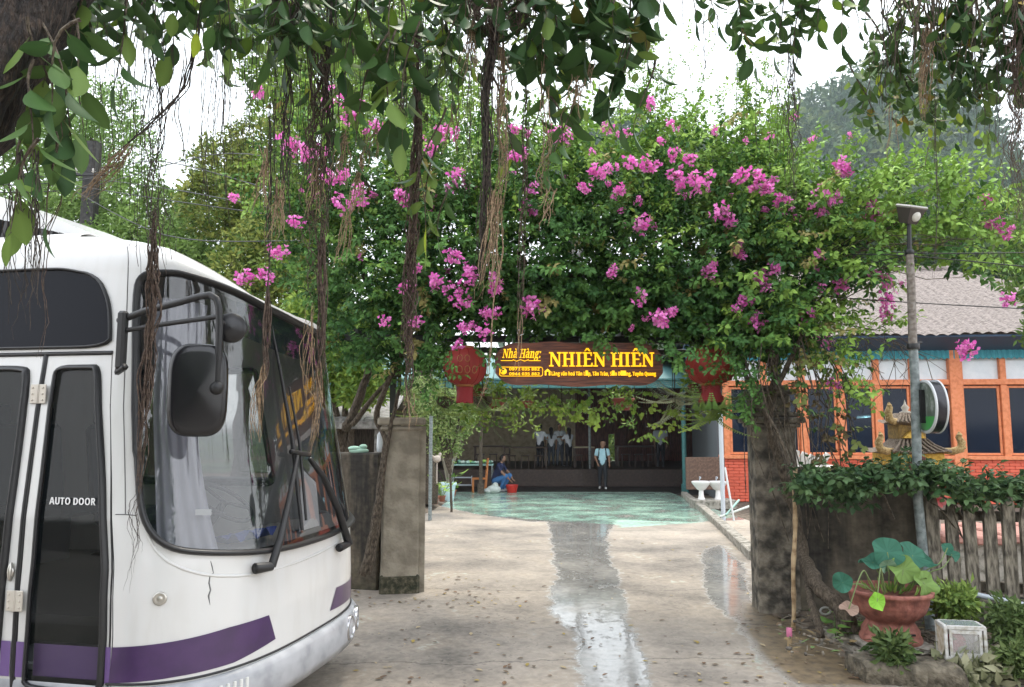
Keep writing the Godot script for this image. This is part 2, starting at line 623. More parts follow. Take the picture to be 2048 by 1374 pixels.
# ---------------------------------------------------------------- hill and background trees
func hill_height(x: float, z: float) -> float:
	var s := smoothstep(-38.0, -90.0, z) * (1.0 - 0.4 * smoothstep(-120.0, -200.0, z))
	var left := smoothstep(-16.0, 22.0, x)
	return s * (left * 17.0 + 15.0 * exp(-pow((x - 47.0) / 15.0, 2.0)) - 9.0 * smoothstep(54.0, 75.0, x)) - 0.3

func make_hill() -> void:
	var mb := MB.new()
	mb.grid(60, 40, func(i, j):
		var x: float = lerpf(-60, 160, i / 60.0)
		var z: float = lerpf(-36, -230, j / 40.0)
		return Vector3(x, hill_height(x, z) + 0.8 * sin(x * 0.7) * sin(z * 0.5) * smoothstep(-40, -60, z), z))
	struct("hill", mb.mesh(), mottled([lin(.02, .035, .015), lin(.045, .075, .03), lin(.07, .10, .045)], 0.08, 0.95))

# damp air that lies over the hill
func make_mist() -> void:
	var f := FogVolume.new()
	f.name = "hill_mist"
	f.shape = RenderingServer.FOG_VOLUME_SHAPE_BOX
	f.size = Vector3(300, 90, 190)
	f.position = Vector3(40, 44, -135)
	var m := FogMaterial.new()
	m.density = 0.0024
	m.albedo = Color(0.87, 0.96, 0.95)
	f.material = m
	f.set_meta("kind", "stuff")
	add_child(f)

func clump(n: int, l: float, w: float, spread := 0.5) -> ArrayMesh:
	var mb := MB.new()
	for i in n:
		var d := Vector3(rf(-1, 1), rf(-0.8, 1), rf(-1, 1)).normalized()
		var z := (d * 0.7 + Vector3(rf(-.6, .6), rf(-.7, .25), rf(-.6, .6))).normalized()
		var x := z.cross(Vector3(rf(-.4, .4), 1, rf(-.4, .4))).normalized()
		mb.col = Color(1, 1, 1) * rf(0.72, 1.15)
		mb.leaf(Transform3D(Basis(x, z.cross(x) * -1.0, z), d * spread * rf(0.1, 1.0)), l * rf(.75, 1.2), w * rf(.8, 1.15), 0.25, 0.3, 2)
	return mb.mesh()

# a tapering stem that bends through the given points
func limb(mb: MB, pts: Array, r0: float, r1: float, wob := 0.05, sides := 7, steps := 5) -> void:
	var path := []
	var rad := []
	var n := pts.size()
	for i in n - 1:
		var a: Vector3 = pts[maxi(i - 1, 0)]
		var b: Vector3 = pts[i]
		var c: Vector3 = pts[i + 1]
		var d: Vector3 = pts[mini(i + 2, n - 1)]
		for k in steps:
			var t := float(k) / steps
			path.append(b.cubic_interpolate(c, a, d, t) + Vector3(rf(-1, 1), rf(-.4, .4), rf(-1, 1)) * wob * r0 * 3.0)
	path.append(pts[n - 1])
	for i in path.size():
		rad.append(lerpf(r0, r1, pow(float(i) / (path.size() - 1), 0.8)) * rf(0.9, 1.12))
	mb.tube(path, rad, sides)

var clumps := []
func tree(called: String, label: String, base: Vector3, blobs: Array, n: int, size: float, tone_a: Color, tone_b: Color, group := "", stout := 1.0) -> Node3D:
	var o := thing(called, label, "tree", base, 0.0, group)
	if clumps.is_empty():
		for i in 3: clumps.append(clump(9, 0.42, 0.2, 0.55))
	var tb := MB.new()
	var top := Vector3.ZERO
	var vol := 0.0
	for b in blobs:
		top += b[0] - base
		vol += pow(b[1], 2.2)
	top /= blobs.size()
	var h: float = top.y
	var fork := Vector3(top.x * 0.3, h * 0.5, top.z * 0.3)
	limb(tb, [Vector3(0, -0.1, 0), Vector3(top.x * 0.1, h * 0.25, 0), fork, top], (h * 0.035 + 0.04) * stout, 0.02, 0.06)
	for b in blobs:
		limb(tb, [fork * rf(0.8, 1.1), fork.lerp(b[0] - base, 0.5) + Vector3(0, 0.1 * b[1], 0), b[0] - base + Vector3(0, b[1] * .4, 0)], h * 0.018 + 0.015, 0.01, 0.1, 5, 4)
	part("trunk", tb.mesh(), M.bark, o)
	var trs := [[], [], []]
	var cols := [[], [], []]
	for b in blobs:
		var m := int(n * pow(b[1], 2.2) / vol)
		for i in m:
			var d := Vector3(rf(-1, 1), rf(-1, 1), rf(-1, 1))
			if d.length() > 1.0: d = d.normalized() * rf(0.7, 1.0)
			d = d.normalized() * pow(d.length(), 0.6) * (1.0 + 0.25 * sin(d.x * 7.0 + b[1]) * sin(d.y * 6.0 + 1.0) * sin(d.z * 7.0))
			var k := rng.randi() % 3
			trs[k].append(Transform3D(rbasis().scaled(Vector3.ONE * size * rf(.7, 1.3)), b[0] - base + d * b[1] * Vector3(1.0, 0.85, 1.0)))
			cols[k].append(tone_a.lerp(tone_b, clampf(rf(-.1, 1.1), 0, 1)))
	for k in 3:
		var c := scatter("crown" if k == 0 else "crown_%03d" % k, clumps[k], M.leaf, trs[k], cols[k], o)
	return o

func blob(px: float, py: float, d: float, r: float) -> Array:
	return [at(px, py, d), r * d / FOC]

func make_trees() -> void:
	var fresh := Color(.15, .27, .06)
	var lime := Color(.28, .40, .08)
	var deep := Color(.06, .115, .035)
	# left, beyond the bus
	tree("roadside_tree", "loose light green tree behind the utility pole, sky showing through it", at(140, 850, 23) * Vector3(1, 0, 1), [blob(90, 260, 23, 110), blob(190, 230, 23, 90), blob(230, 300, 23, 90), blob(120, 370, 23, 130), blob(20, 330, 23, 120)], 2000, 0.33, fresh, Color(.24, .36, .12))
	tree("roadside_tree", "low bushy tree right behind the roof of the bus", at(300, 850, 19) * Vector3(1, 0, 1), [blob(250, 450, 19, 120), blob(360, 460, 19, 100), blob(160, 470, 19, 110), blob(430, 510, 19, 110), blob(300, 560, 18, 150)], 3200, 0.30, fresh * .6, Color(.22, .34, .09))
	tree("roadside_tree", "rounded tree with olive and yellowish leaves between the bus and the flowering arch", at(480, 850, 16) * Vector3(1, 0, 1), [blob(450, 340, 16, 75), blob(520, 300, 16, 70), blob(540, 400, 16, 110), blob(440, 410, 16, 80), blob(600, 500, 15, 130), blob(540, 560, 15, 120)], 3600, 0.25, Color(.10, .17, .04), Color(.28, .31, .07))
	tree("roadside_tree", "tall thin bright green tree rising behind the left end of the arch", at(640, 850, 17) * Vector3(1, 0, 1), [blob(540, 110, 17, 75), blob(620, 60, 17, 100), blob(660, 170, 17, 110), blob(550, 210, 17, 60), blob(740, 110, 17, 100), blob(500, 20, 17, 60)], 2300, 0.26, fresh, lime)
	tree("roadside_tree", "light green tree behind the middle of the arch, seen between hanging roots", at(850, 850, 20) * Vector3(1, 0, 1), [blob(800, 230, 20, 110), blob(880, 180, 20, 90), blob(900, 270, 20, 110), blob(760, 60, 20, 90), blob(850, 60, 20, 80)], 2000, 0.28, fresh, lime)
	tree("garden_bush", "bright yellow green bush behind the dark wall left of the gate", at(690, 900, 11.5) * Vector3(1, 0, 1), [blob(690, 690, 11.5, 70), blob(640, 640, 11.5, 70), blob(730, 770, 11.2, 50), blob(760, 650, 11.5, 60), blob(650, 760, 11.5, 50)], 1700, 0.22, fresh, Color(.30, .40, .07))
	# across the road, behind the viewer: they are what the bus and the wet ground mirror
	tree("roadside_tree", "dense dark roadside tree across the road behind the viewer, left", Vector3(-7, 0, 9), [[Vector3(-7, 5.5, 9), 3.2], [Vector3(-9.5, 4.5, 8), 2.8], [Vector3(-5, 4, 9.5), 2.4], [Vector3(-8, 2.5, 10), 2.6]], 900, 1.3, deep, fresh)
	tree("roadside_tree", "dense dark roadside tree across the road behind the viewer, right", Vector3(1.5, 0, 11), [[Vector3(1.5, 5.5, 11), 3.2], [Vector3(-1.5, 4.0, 11), 2.6], [Vector3(4, 4.3, 10.5), 2.6], [Vector3(1.5, 2.5, 12), 2.8]], 900, 1.3, deep, fresh)
	# the wooded hill behind the right hand building
	var places := []
	for k in [[1595, 290, 82, 80], [1665, 245, 86, 90], [1730, 205, 88, 85], [1800, 185, 90, 90], [1870, 225, 86, 85], [1930, 300, 84, 70], [1555, 370, 76, 75], [1640, 390, 74, 80], [1720, 330, 76, 80], [1800, 320, 74, 90], [1880, 370, 72, 85], [1960, 400, 70, 75], [2030, 420, 72, 80], [1600, 470, 62, 80], [1700, 450, 62, 90], [1790, 440, 60, 90], [1880, 470, 60, 90], [1980, 490, 58, 90], [2060, 500, 58, 90], [1240, 290, 80, 70], [1330, 320, 78, 70], [1420, 340, 78, 70], [1500, 360, 80, 70], [1150, 320, 80, 70], [1640, 540, 48, 80], [1760, 530, 46, 80], [1880, 540, 46, 80], [2000, 545, 45, 80]]:
		places.append(k)
	var i := 0
	for k in places:
		var c := at(k[0], k[1], k[2])
		var r: float = k[3] * k[2] / FOC
		var foot := Vector3(c.x, hill_height(c.x, c.z), c.z)
		if c.y - foot.y < r: foot.y = c.y - r * 1.3
		var bl := [[c, r], [c + Vector3(-r * .8, -r * .5, rf(-1, 1)), r * .75], [c + Vector3(r * .85, -r * .55, rf(-1, 1)), r * .7], [c + Vector3(rf(-.4, .4) * r, -r * 1.1, 1.0), r * .9]]
		var order := ["leftmost", "second from the left", "third from the left", "fourth from the left", "fifth from the left", "sixth from the left", "rightmost"]
		var rows := ["in the row against the sky", "in the second row below the skyline", "in the third row down the slope", "behind the flowering arch", "in the lowest row just above the tiled roof"]
		var row: int = 0 if i < 7 else (1 if i < 13 else (2 if i < 19 else (3 if i < 24 else 4)))
		var nth: int = i - [0, 7, 13, 19, 24][row]
		if row == 3: nth = [1, 2, 3, 4, 0][nth]
		tree("hill_tree", "hazy hill tree, %s %s" % [order[nth], rows[row]], foot, bl, 620, 1.9, Color(.04, .075, .035), Color(.09, .14, .055) if i % 3 else Color(.15, .19, .07), "trees on the hill")
		i += 1
	# the rest of the wood, as one mass
	var trs := []
	var cols := []
	for n in 5200:
		var x := rf(-8, 110)
		var z := rf(-44, -125)
		trs.append(Transform3D(rbasis().scaled(Vector3.ONE * rf(1.6, 3.2)), Vector3(x, hill_height(x, z) + rf(0.5, 4.5), z)))
		cols.append(Color(.03, .055, .03).lerp(Color(.08, .12, .05), rf(0, 1)))
	var wood := scatter("hill_forest", clumps[0], M.leaf, trs, cols)
	tag(wood, "blue green forest covering the far hillside in haze", "forest")

# ---------------------------------------------------------------- the open dining hall at the end of the drive
func make_hall() -> void:
	var fl := -0.3
	var hall := thing("dining_hall", "open fronted dark dining hall with a teal eave at the end of the drive", "building", Vector3(1.6, fl, -25))
	var O := Vector3(1.6, fl, -25)
	var wallm := mottled([lin(.38, .31, .21), lin(.48, .40, .28), lin(.54, .46, .33)], 0.6, 0.85)
	var woodm := mottled([lin(.07, .022, .015), lin(.13, .042, .028), lin(.18, .062, .042)], 1.0, 0.5, 0.0, 0.02, 4, Vector3(3, 0.4, 3))
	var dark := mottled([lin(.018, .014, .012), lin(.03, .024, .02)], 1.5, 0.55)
	var mb := MB.new()
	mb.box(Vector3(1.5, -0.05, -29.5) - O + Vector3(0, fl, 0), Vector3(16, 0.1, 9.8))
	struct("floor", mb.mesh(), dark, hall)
	mb = MB.new() # stage
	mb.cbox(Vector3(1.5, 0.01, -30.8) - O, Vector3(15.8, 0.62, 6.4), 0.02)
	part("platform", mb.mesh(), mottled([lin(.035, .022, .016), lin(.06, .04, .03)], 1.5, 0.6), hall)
	mb = MB.new() # back wall with a door opening
	var dx0 := at(1216, 850, 34).x
	var dx1 := at(1229, 850, 34).x
	mb.box(Vector3((-6.5 + at(1150, 850, 34).x) / 2, 2.3, -34) - O, Vector3(at(1150, 850, 34).x + 6.5, 4.6, 0.2))
	part("wall", mb.mesh(), wallm, hall)
	mb = MB.new()
	mb.box(Vector3((at(1150, 850, 34).x + dx0) / 2, 2.3, -34.003) - O, Vector3(dx0 - at(1150, 850, 34).x, 4.6, 0.2))
	mb.box(Vector3((dx1 + 9.6) / 2, 2.3, -34.003) - O, Vector3(9.6 - dx1, 4.6, 0.2))
	mb.box(Vector3((dx0 + dx1) / 2, 3.05, -34.003) - O, Vector3(dx1 - dx0, 3.1, 0.2))
	part("wooden_wall", mb.mesh(), woodm, hall)
	var k := 0
	for i in 9: # tall wooden door leaves along the right of the back wall
		var x: float = dx1 + 0.25 + i * 0.62
		if x > 8.4: break
		var pb := MB.new()
		pb.cbox(Vector3(x, 1.75, -33.86) - O, Vector3(0.56, 2.8, 0.06), 0.012)
		for y in [0.9, 2.2]:
			pb.cbox(Vector3(x, y, -33.82) - O, Vector3(0.36, 0.9, 0.03), 0.012)
		part("door_leaf", pb.mesh(), woodm, hall)
	for s in [-6.5, 9.6]:
		mb = MB.new()
		mb.box(Vector3(s, 2.3, -29.6) - O, Vector3(0.2, 5.2, 8.6))
		part("wall", mb.mesh(), wallm, hall)
	mb = MB.new()
	mb.hexa([Vector3(-7.2, 3.32, -24.2) - O, Vector3(10, 3.32, -24.2) - O, Vector3(10, 4.9, -34.4) - O, Vector3(-7.2, 4.9, -34.4) - O, Vector3(-7.2, 3.38, -24.2) - O, Vector3(10, 3.38, -24.2) - O, Vector3(10, 4.96, -34.4) - O, Vector3(-7.2, 4.96, -34.4) - O])
	part("roof", mb.mesh(), M.teal, hall)
	mb = MB.new()
	mb.cbox(Vector3(1.4, 3.2, -24.3) - O, Vector3(17, 0.26, 0.08), 0.02)
	part("eave_board", mb.mesh(), M.teal, hall)
	for q in [[962, 24.8, 0.06], [1367, 24.7, 0.075]]:
		mb = MB.new()
		var x: float = at(q[0], 850, q[1]).x
		mb.tube([Vector3(x, fl, -q[1]) - O, Vector3(x, 3.25, -q[1]) - O], q[2], 10)
		mb.cbox(Vector3(x, fl + 0.15, -q[1]) - O, Vector3(0.2, 0.34, 0.2), 0.02)
		part("post", mb.mesh(), M.teal if q[0] > 1000 else M.bark, hall)
	mb = MB.new()
	var px: float = at(1179, 850, 28).x
	mb.tube([Vector3(px, 0.3, -28) - O, Vector3(px, 3.8, -28) - O], 0.05, 8)
	part("post", mb.mesh(), M.steel, hall)
	# dining tables and stools on the platform
	var tw := mat(lin(.06, .035, .024), .4)
	var ti := 0
	for q in [[1050, 29.0, 1.7], [1166, 29.3, .8], [1270, 30.0, 1.6], [985, 30.4, 1.5]]:
		var c := at(q[0], 850, q[1])
		c.y = .32
		var t := thing("dining_table", ["long dark dining table just left of the group on the platform", "small pale table right of the group on the platform", "dark dining table before the wooden doors on the platform", "dark dining table at the far left of the platform"][ti], "table", c, 0.0, "dining tables on the platform")
		var tb := MB.new()
		tb.cbox(Vector3(0, .74, 0), Vector3(q[2], .05, .75), .01)
		part("table_top", tb.mesh(), tw if ti != 1 else mat(lin(.4, .33, .22), .5), t)
		for k2 in [[-1, -1], [1, -1], [1, 1], [-1, 1]]:
			tb = MB.new()
			tb.box(Vector3(k2[0] * (q[2] / 2 - .07), .36, k2[1] * .3), Vector3(.06, .72, .06))
			part("leg", tb.mesh(), tw, t)
		for e in (3 if q[2] > 1 else 1):
			var st := thing("stool", "dark stool, %s one beside the %s" % [["first", "second", "third"][e], ["long table left of the group", "small pale table", "table before the wooden doors", "far left table"][ti]], "stool", c + Vector3(-q[2] * .3 + e * .5, 0, .62), 0.0, "stools on the platform")
			tb = MB.new()
			tb.cbox(Vector3(0, .45, 0), Vector3(.32, .04, .3), .01)
			part("seat", tb.mesh(), tw, st)
			for k2 in [[-1, -1], [1, -1], [1, 1], [-1, 1]]:
				tb = MB.new()
				tb.tube([Vector3(k2[0] * .15, 0, k2[1] * .14), Vector3(k2[0] * .12, .44, k2[1] * .11)], .016, 5)
				part("leg", tb.mesh(), tw, st)
		ti += 1
	tree("garden_bush", "sunlit green bush seen through the narrow door opening at the back of the hall", Vector3((dx0 + dx1) / 2, -0.3, -37.5), [[Vector3((dx0 + dx1) / 2, 1.0, -37.5), 1.0], [Vector3((dx0 + dx1) / 2 + .3, 2.1, -38), 1.0]], 260, 0.5, Color(.10, .20, .05), Color(.28, .36, .10))

# ---------------------------------------------------------------- the building with orange window frames on the right
func make_side_building() -> void:
	var A := Vector3(6.05, -0.28, -22.4)
	var B := Vector3(19.0, -0.28, -21.0)
	var ux := (B - A).normalized()
	var b := Basis(ux, Vector3.UP, ux.cross(Vector3.UP))
	var o := thing("side_building", "low building with orange framed windows, red brick base and grey corrugated roof", "building", A, 0.0)
	o.transform = Transform3D(b, A)
	var L := 13.2
	var orange := mottled([lin(.55, .165, .06), lin(.66, .215, .085), lin(.70, .25, .115)], 1.3, 0.6)
	var brickm := mat(lin(.62, .115, .062), 0.75)
	var bricks := [brickm, mat(lin(.64, .122, .066), 0.75), mat(lin(.59, .108, .058), 0.8)]
	var white := mottled([lin(.62, .68, .72), lin(.70, .75, .78)], 0.6, 0.6)
	var sill := 1.26
	var head := 3.36
	var top := 4.22
	var mb := MB.new()
	mb.box(Vector3(L / 2, sill / 2 - 0.02, -0.12), Vector3(L, sill, 0.2))
	part("base_wall", mb.mesh(), mat(lin(.52, .10, .055), 0.9), o)
	var one := MB.new()
	one.cbox(Vector3.ZERO, Vector3(0.29, 0.078, 0.05), 0.008)
	var bm := one.mesh()
	var rest := []
	var cols := []
	var k := 0
	for row in 14:
		for i in 45:
			var p := Vector3(i * 0.302 + (0.151 if row % 2 else 0.0) + 0.1, sill - 0.10 - row * 0.088, -0.01 + rf(0, 0.006))
			if p.x > L - 0.1: continue
			if k < 300:
				piece("brick", k, bm, bricks[rng.randi() % 3], o, Transform3D(Basis(), p))
				k += 1
			else:
				rest.append(Transform3D(Basis(), p))
				cols.append(Color(.62, .115, .062) * rf(.94, 1.05))
	scatter("brickwork", bm, M.tint, rest, cols, o)
	mb = MB.new() # white frieze above the windows
	mb.box(Vector3(L / 2, (head + top) / 2 + 0.02, -0.14), Vector3(L, top - head, 0.12))
	part("white_panel", mb.mesh(), white, o)
	mb = MB.new()
	mb.cbox(Vector3(L / 2, sill, 0.0), Vector3(L, 0.11, 0.2), 0.01)
	part("window_sill", mb.mesh(), orange, o)
	mb = MB.new()
	mb.cbox(Vector3(L / 2, head + 0.04, -0.02), Vector3(L, 0.16, 0.16), 0.01)
	part("window_head", mb.mesh(), orange, o)
	var posts := []
	for px in [1453, 1530, 1607, 1683, 1758, 1832, 1918, 2016, 2100, 2180, 2260]:
		var d := lerpf(22.4, 21.4, (px - 1450.0) / 600.0)
		posts.append((at(px, 850, d).x - A.x) / ux.x)
	for i in posts.size():
		var x: float = posts[i]
		if x > L: break
		var wide: bool = i == 6
		mb = MB.new()
		if wide: mb.cbox(Vector3(x, (top) / 2 + .1, -0.02), Vector3(0.36, top + .2, 0.26), 0.015)
		else: mb.cbox(Vector3(x, (sill + top) / 2, -0.035), Vector3(0.17, top - sill, 0.15), 0.012)
		part("column" if wide else "window_post", mb.mesh(), orange, o)
		if i + 1 < posts.size() and posts[i + 1] < L:
			var x1: float = posts[i + 1]
			var w := x1 - x - 0.2
			mb = MB.new() # sash frame round each pane
			var m := Vector3((x + x1) / 2, (sill + head) / 2, -0.06)
			for s in [-1, 1]:
				mb.cbox(m + Vector3(s * (w / 2 - 0.03), 0, 0), Vector3(0.07, head - sill - 0.13, 0.06), 0.01)
				mb.cbox(m + Vector3(0, s * ((head - sill) / 2 - 0.10), 0), Vector3(w - 0.13, 0.07, 0.055), 0.01)
			var f := part("window", mb.mesh(), orange, o)
			mb = MB.new()
			mb.box(m + Vector3(0, 0, -0.01), Vector3(w - 0.1, head - sill - 0.2, 0.012))
			part("pane", mb.mesh(), M.bluepane, f)
	mb = MB.new() # blue eave lining and hanging valance
	mb.hexa([Vector3(-1.0, top, -0.2), Vector3(L, top, -0.2), Vector3(L, top + 0.36, 1.1), Vector3(-1.0, top + 0.36, 1.1), Vector3(-1.0, top + 0.06, -0.2), Vector3(L, top + 0.06, -0.2), Vector3(L, top + 0.42, 1.1), Vector3(-1.0, top + 0.42, 1.1)])
	part("soffit", mb.mesh(), mat(lin(.03, .07, .14), 0.6), o)
	var trim := mottled([lin(.02, .16, .22), lin(.04, .27, .33), lin(.06, .33, .38)], 2.0, 0.7, 0.0, 0.03, 3, Vector3(4, .3, 4))
	mb = MB.new()
	mb.grid(420, 3, func(i, j):
		var x: float = -0.9 + (L + 0.9) * i / 420.0
		return Vector3(x, top + 0.10 - j * 0.075 - (0.05 * absf(sin(x * 21.0)) if j == 3 else 0.0), 0.10 + 0.018 * sin(x * 42.0)))
	part("valance", mb.mesh(), trim, o)
	mb = MB.new() # corrugated roof with hipped ends
	var ridge := 7.55
	mb.grid(520, 44, func(i, j):
		var v: float = j / 44.0
		var x: float = lerpf(lerpf(-1.1, 2.6, v), lerpf(L + 1.0, L - 4.6, v), i / 520.0)
		var w: float = 0.055 * absf(sin(x * 10.5 + .4 * sin(v * 40.0))) + 0.022 * sin(v * 90.0 + 2.0 * sin(x * 2.0))
		return Vector3(x, lerpf(top + 0.40, ridge, v) + w, lerpf(1.25, -4.6, v)), false, Vector2(1, 1))
	var roofm := mottled([lin(.09, .076, .068), lin(.235, .20, .18), lin(.35, .30, .275)], 1.0, 0.9, 3.5, 0.03, 5, Vector3(0.7, 3.0, 3.0))
	part("roof", mb.mesh(), roofm, o)
	mb = MB.new()
	mb.face([Vector3(-1.1, top + .4, 1.25), Vector3(2.6, ridge, -4.6), Vector3(-1.1, top + .4, -10)], Vector3(5, 3, -4))
	mb.face([Vector3(L + 1, top + .4, 1.25), Vector3(L - 4.6, ridge, -4.6), Vector3(L + 1, top + .4, -10)], Vector3(5, 3, -4))
	mb.face([Vector3(-1.1, top + .4, -10), Vector3(L + 1, top + .4, -10), Vector3(L - 4.6, ridge, -4.6), Vector3(2.6, ridge, -4.6)], Vector3(5, 3, -4))
	part("roof_slope", mb.mesh(), roofm, o)
	mb = MB.new()
	mb.tube([Vector3(2.5, ridge + 0.05, -4.6), Vector3(L - 4.5, ridge + 0.05, -4.6)], 0.13, 8)
	part("ridge_cap", mb.mesh(), roofm, o)
	mb = MB.new() # inside: floor, back wall and end walls keep the room dark
	mb.box(Vector3(L / 2, 2.1, -6.0), Vector3(L, 4.4, 0.2))
	mb.box(Vector3(0.1, 2.1, -3.1), Vector3(0.2, 4.3, 5.6))
	mb.box(Vector3(L - .1, 2.1, -3.1), Vector3(0.2, 4.3, 5.6))
	part("inner_wall", mb.mesh(), mat(lin(.12, .13, .14), 0.9), o)
	mb = MB.new()
	mb.box(Vector3(L / 2, 4.28, -3.1), Vector3(L, 0.1, 5.8))
	part("inner_ceiling", mb.mesh(), mat(lin(.12, .13, .14), 0.9), o)
	mb = MB.new() # two slim tube lamps alight inside
	var lt := thing("tube_lamp", "lit white tube lamp inside the dark window behind the shrine", "lamp", Vector3.ZERO)
	var p := at(1732, 835, 24.0)
	lt.position = p
	mb.tube([Vector3(-0.28, 0, 0), Vector3(0.28, 0.05, 0)], 0.03, 8)
	var glow := mat(lin(.8, .9, .95), 0.5)
	glow.emission_enabled = true
	glow.emission = Color(0.7, 0.95, 1.0)
	glow.emission_energy_multiplier = 1.5
	part("tube", mb.mesh(), glow, lt)
	mb = MB.new()
	mb.cbox(Vector3(0, 0.06, -0.02), Vector3(0.6, 0.05, 0.08), 0.01)
	part("lamp_fitting", mb.mesh(), mat(lin(.4, .4, .4), .5), lt)
	var om := OmniLight3D.new()
	om.name = "tube_light"
	om.light_color = Color(0.7, 0.95, 1.0)
	om.light_energy = 0.12
	om.omni_range = 8.0
	om.omni_attenuation = 2.0
	om.light_size = 0.05
	om.shadow_enabled = true
	om.position = Vector3(0, -0.06, 0.08)
	lt.add_child(om)

# ---------------------------------------------------------------- tin roofed shed behind the left wall
func make_shed() -> void:
	var P := at(722, 900, 11.5)
	P.y = 0
	var o := thing("shed", "small grey roofed shed with dark opening behind the left gate wall", "shed", P)
	var tin := mottled([lin(.14, .135, .125), lin(.26, .25, .235), lin(.34, .33, .31)], 1.5, 0.7)
	var wood := mottled([lin(.03, .024, .02), lin(.075, .06, .048)], 2.0, 0.9, 0.0, .02, 4, Vector3(3, .5, 3))
	for i in 9:
		var mb := MB.new()
		var x := -1.25 + i * 0.19
		mb.hexa([Vector3(x, 1.95, 0.2), Vector3(x + .18, 1.94, 0.2), Vector3(x + .18, 2.35, -1.3), Vector3(x, 2.36, -1.3), Vector3(x, 1.99, 0.2), Vector3(x + .18, 1.98, 0.2), Vector3(x + .18, 2.39, -1.3), Vector3(x, 2.40, -1.3)])
		part("roof_sheet", mb.mesh(), tin, o)
	var mb := MB.new()
	mb.cbox(Vector3(-0.45, 1.9, 0.24), Vector3(1.75, 0.12, 0.04), 0.01)
	part("eave_board", mb.mesh(), tin, o)
	for x in [-1.1, 0.28]:
		mb = MB.new()
		mb.cbox(Vector3(x, 0.95, 0.05), Vector3(0.13, 1.9, 0.13), 0.01)
		part("post", mb.mesh(), tin if x > 0 else wood, o)
	mb = MB.new()
	mb.box(Vector3(-0.4, 1.0, -1.3), Vector3(1.6, 2.1, 0.08))
	part("wall", mb.mesh(), wood, o)
	mb = MB.new()
	mb.box(Vector3(-1.2, 1.0, -0.6), Vector3(0.06, 2.1, 1.3))
	part("wall", mb.mesh(), wood, o)
	# a pale green cloth bundle and a bottle on the wall top in front of it
	mb = MB.new()
	mb.ball(Vector3.ZERO, Vector3(0.12, 0.04, 0.08), 12, 7)
	mb.ball(Vector3(-0.05, 0.03, 0.02), Vector3(0.08, 0.03, 0.06), 10, 6)
	mb.ball(Vector3(0.05, 0.05, 0.0), Vector3(0.05, 0.03, 0.05), 10, 6)
	var cl := solo("cloth_bundle", mb.mesh(), mat(lin(.35, .55, .45), 0.9), "pale green cloth bundle lying on top of the dark wall left of the gate", "cloth")
	cl.position = at(718, 905, 9.2) + Vector3(0, 0.02, 0)
	mb = MB.new()
	mb.lathe(Vector3.ZERO, [Vector2(.001, 0), Vector2(.05, 0), Vector2(.055, .06), Vector2(.05, .2), Vector2(.02, .25), Vector2(.02, .29), Vector2(.001, .29)], 12)
	var bt := solo("bottle", mb.mesh(), mat(lin(.6, .65, .68), 0.2), "white bottle standing on the dark wall beside the left pillar", "bottle")
	bt.position = at(762, 905, 9.15) + Vector3(-0.0, 0.01, 0)

# ---------------------------------------------------------------- gate: pillars, beam, sign, lanterns
func pillar_mesh(w: float, d: float, h: float) -> ArrayMesh:
	# slightly uneven cement shaft with worn edges
	var mb := MB.new()
	var rows := 14
	var ring := []
	for k in [[-1, -.82], [-.86, -1], [0, -1], [.86, -1], [1, -.82], [1, 0], [1, .82], [.86, 1], [0, 1], [-.86, 1], [-1, .82], [-1, 0]]:
		ring.append(Vector3(k[0] * w / 2, 0, k[1] * d / 2))
	for i in rows + 1:
		for k in 13:
			var q: Vector3 = ring[k % 12]
			var s := 1.0 + 0.012 * sin(i * 1.9 + k * 2.3) + (0.03 if i == 0 else 0.0)
			mb.p(q * s + Vector3(0, h * i / rows, 0))
	for i in rows:
		for k in 12:
			var a := i * 13 + k
			mb.t(a, a + 14, a + 1); mb.t(a, a + 13, a + 14)
	return mb.mesh()

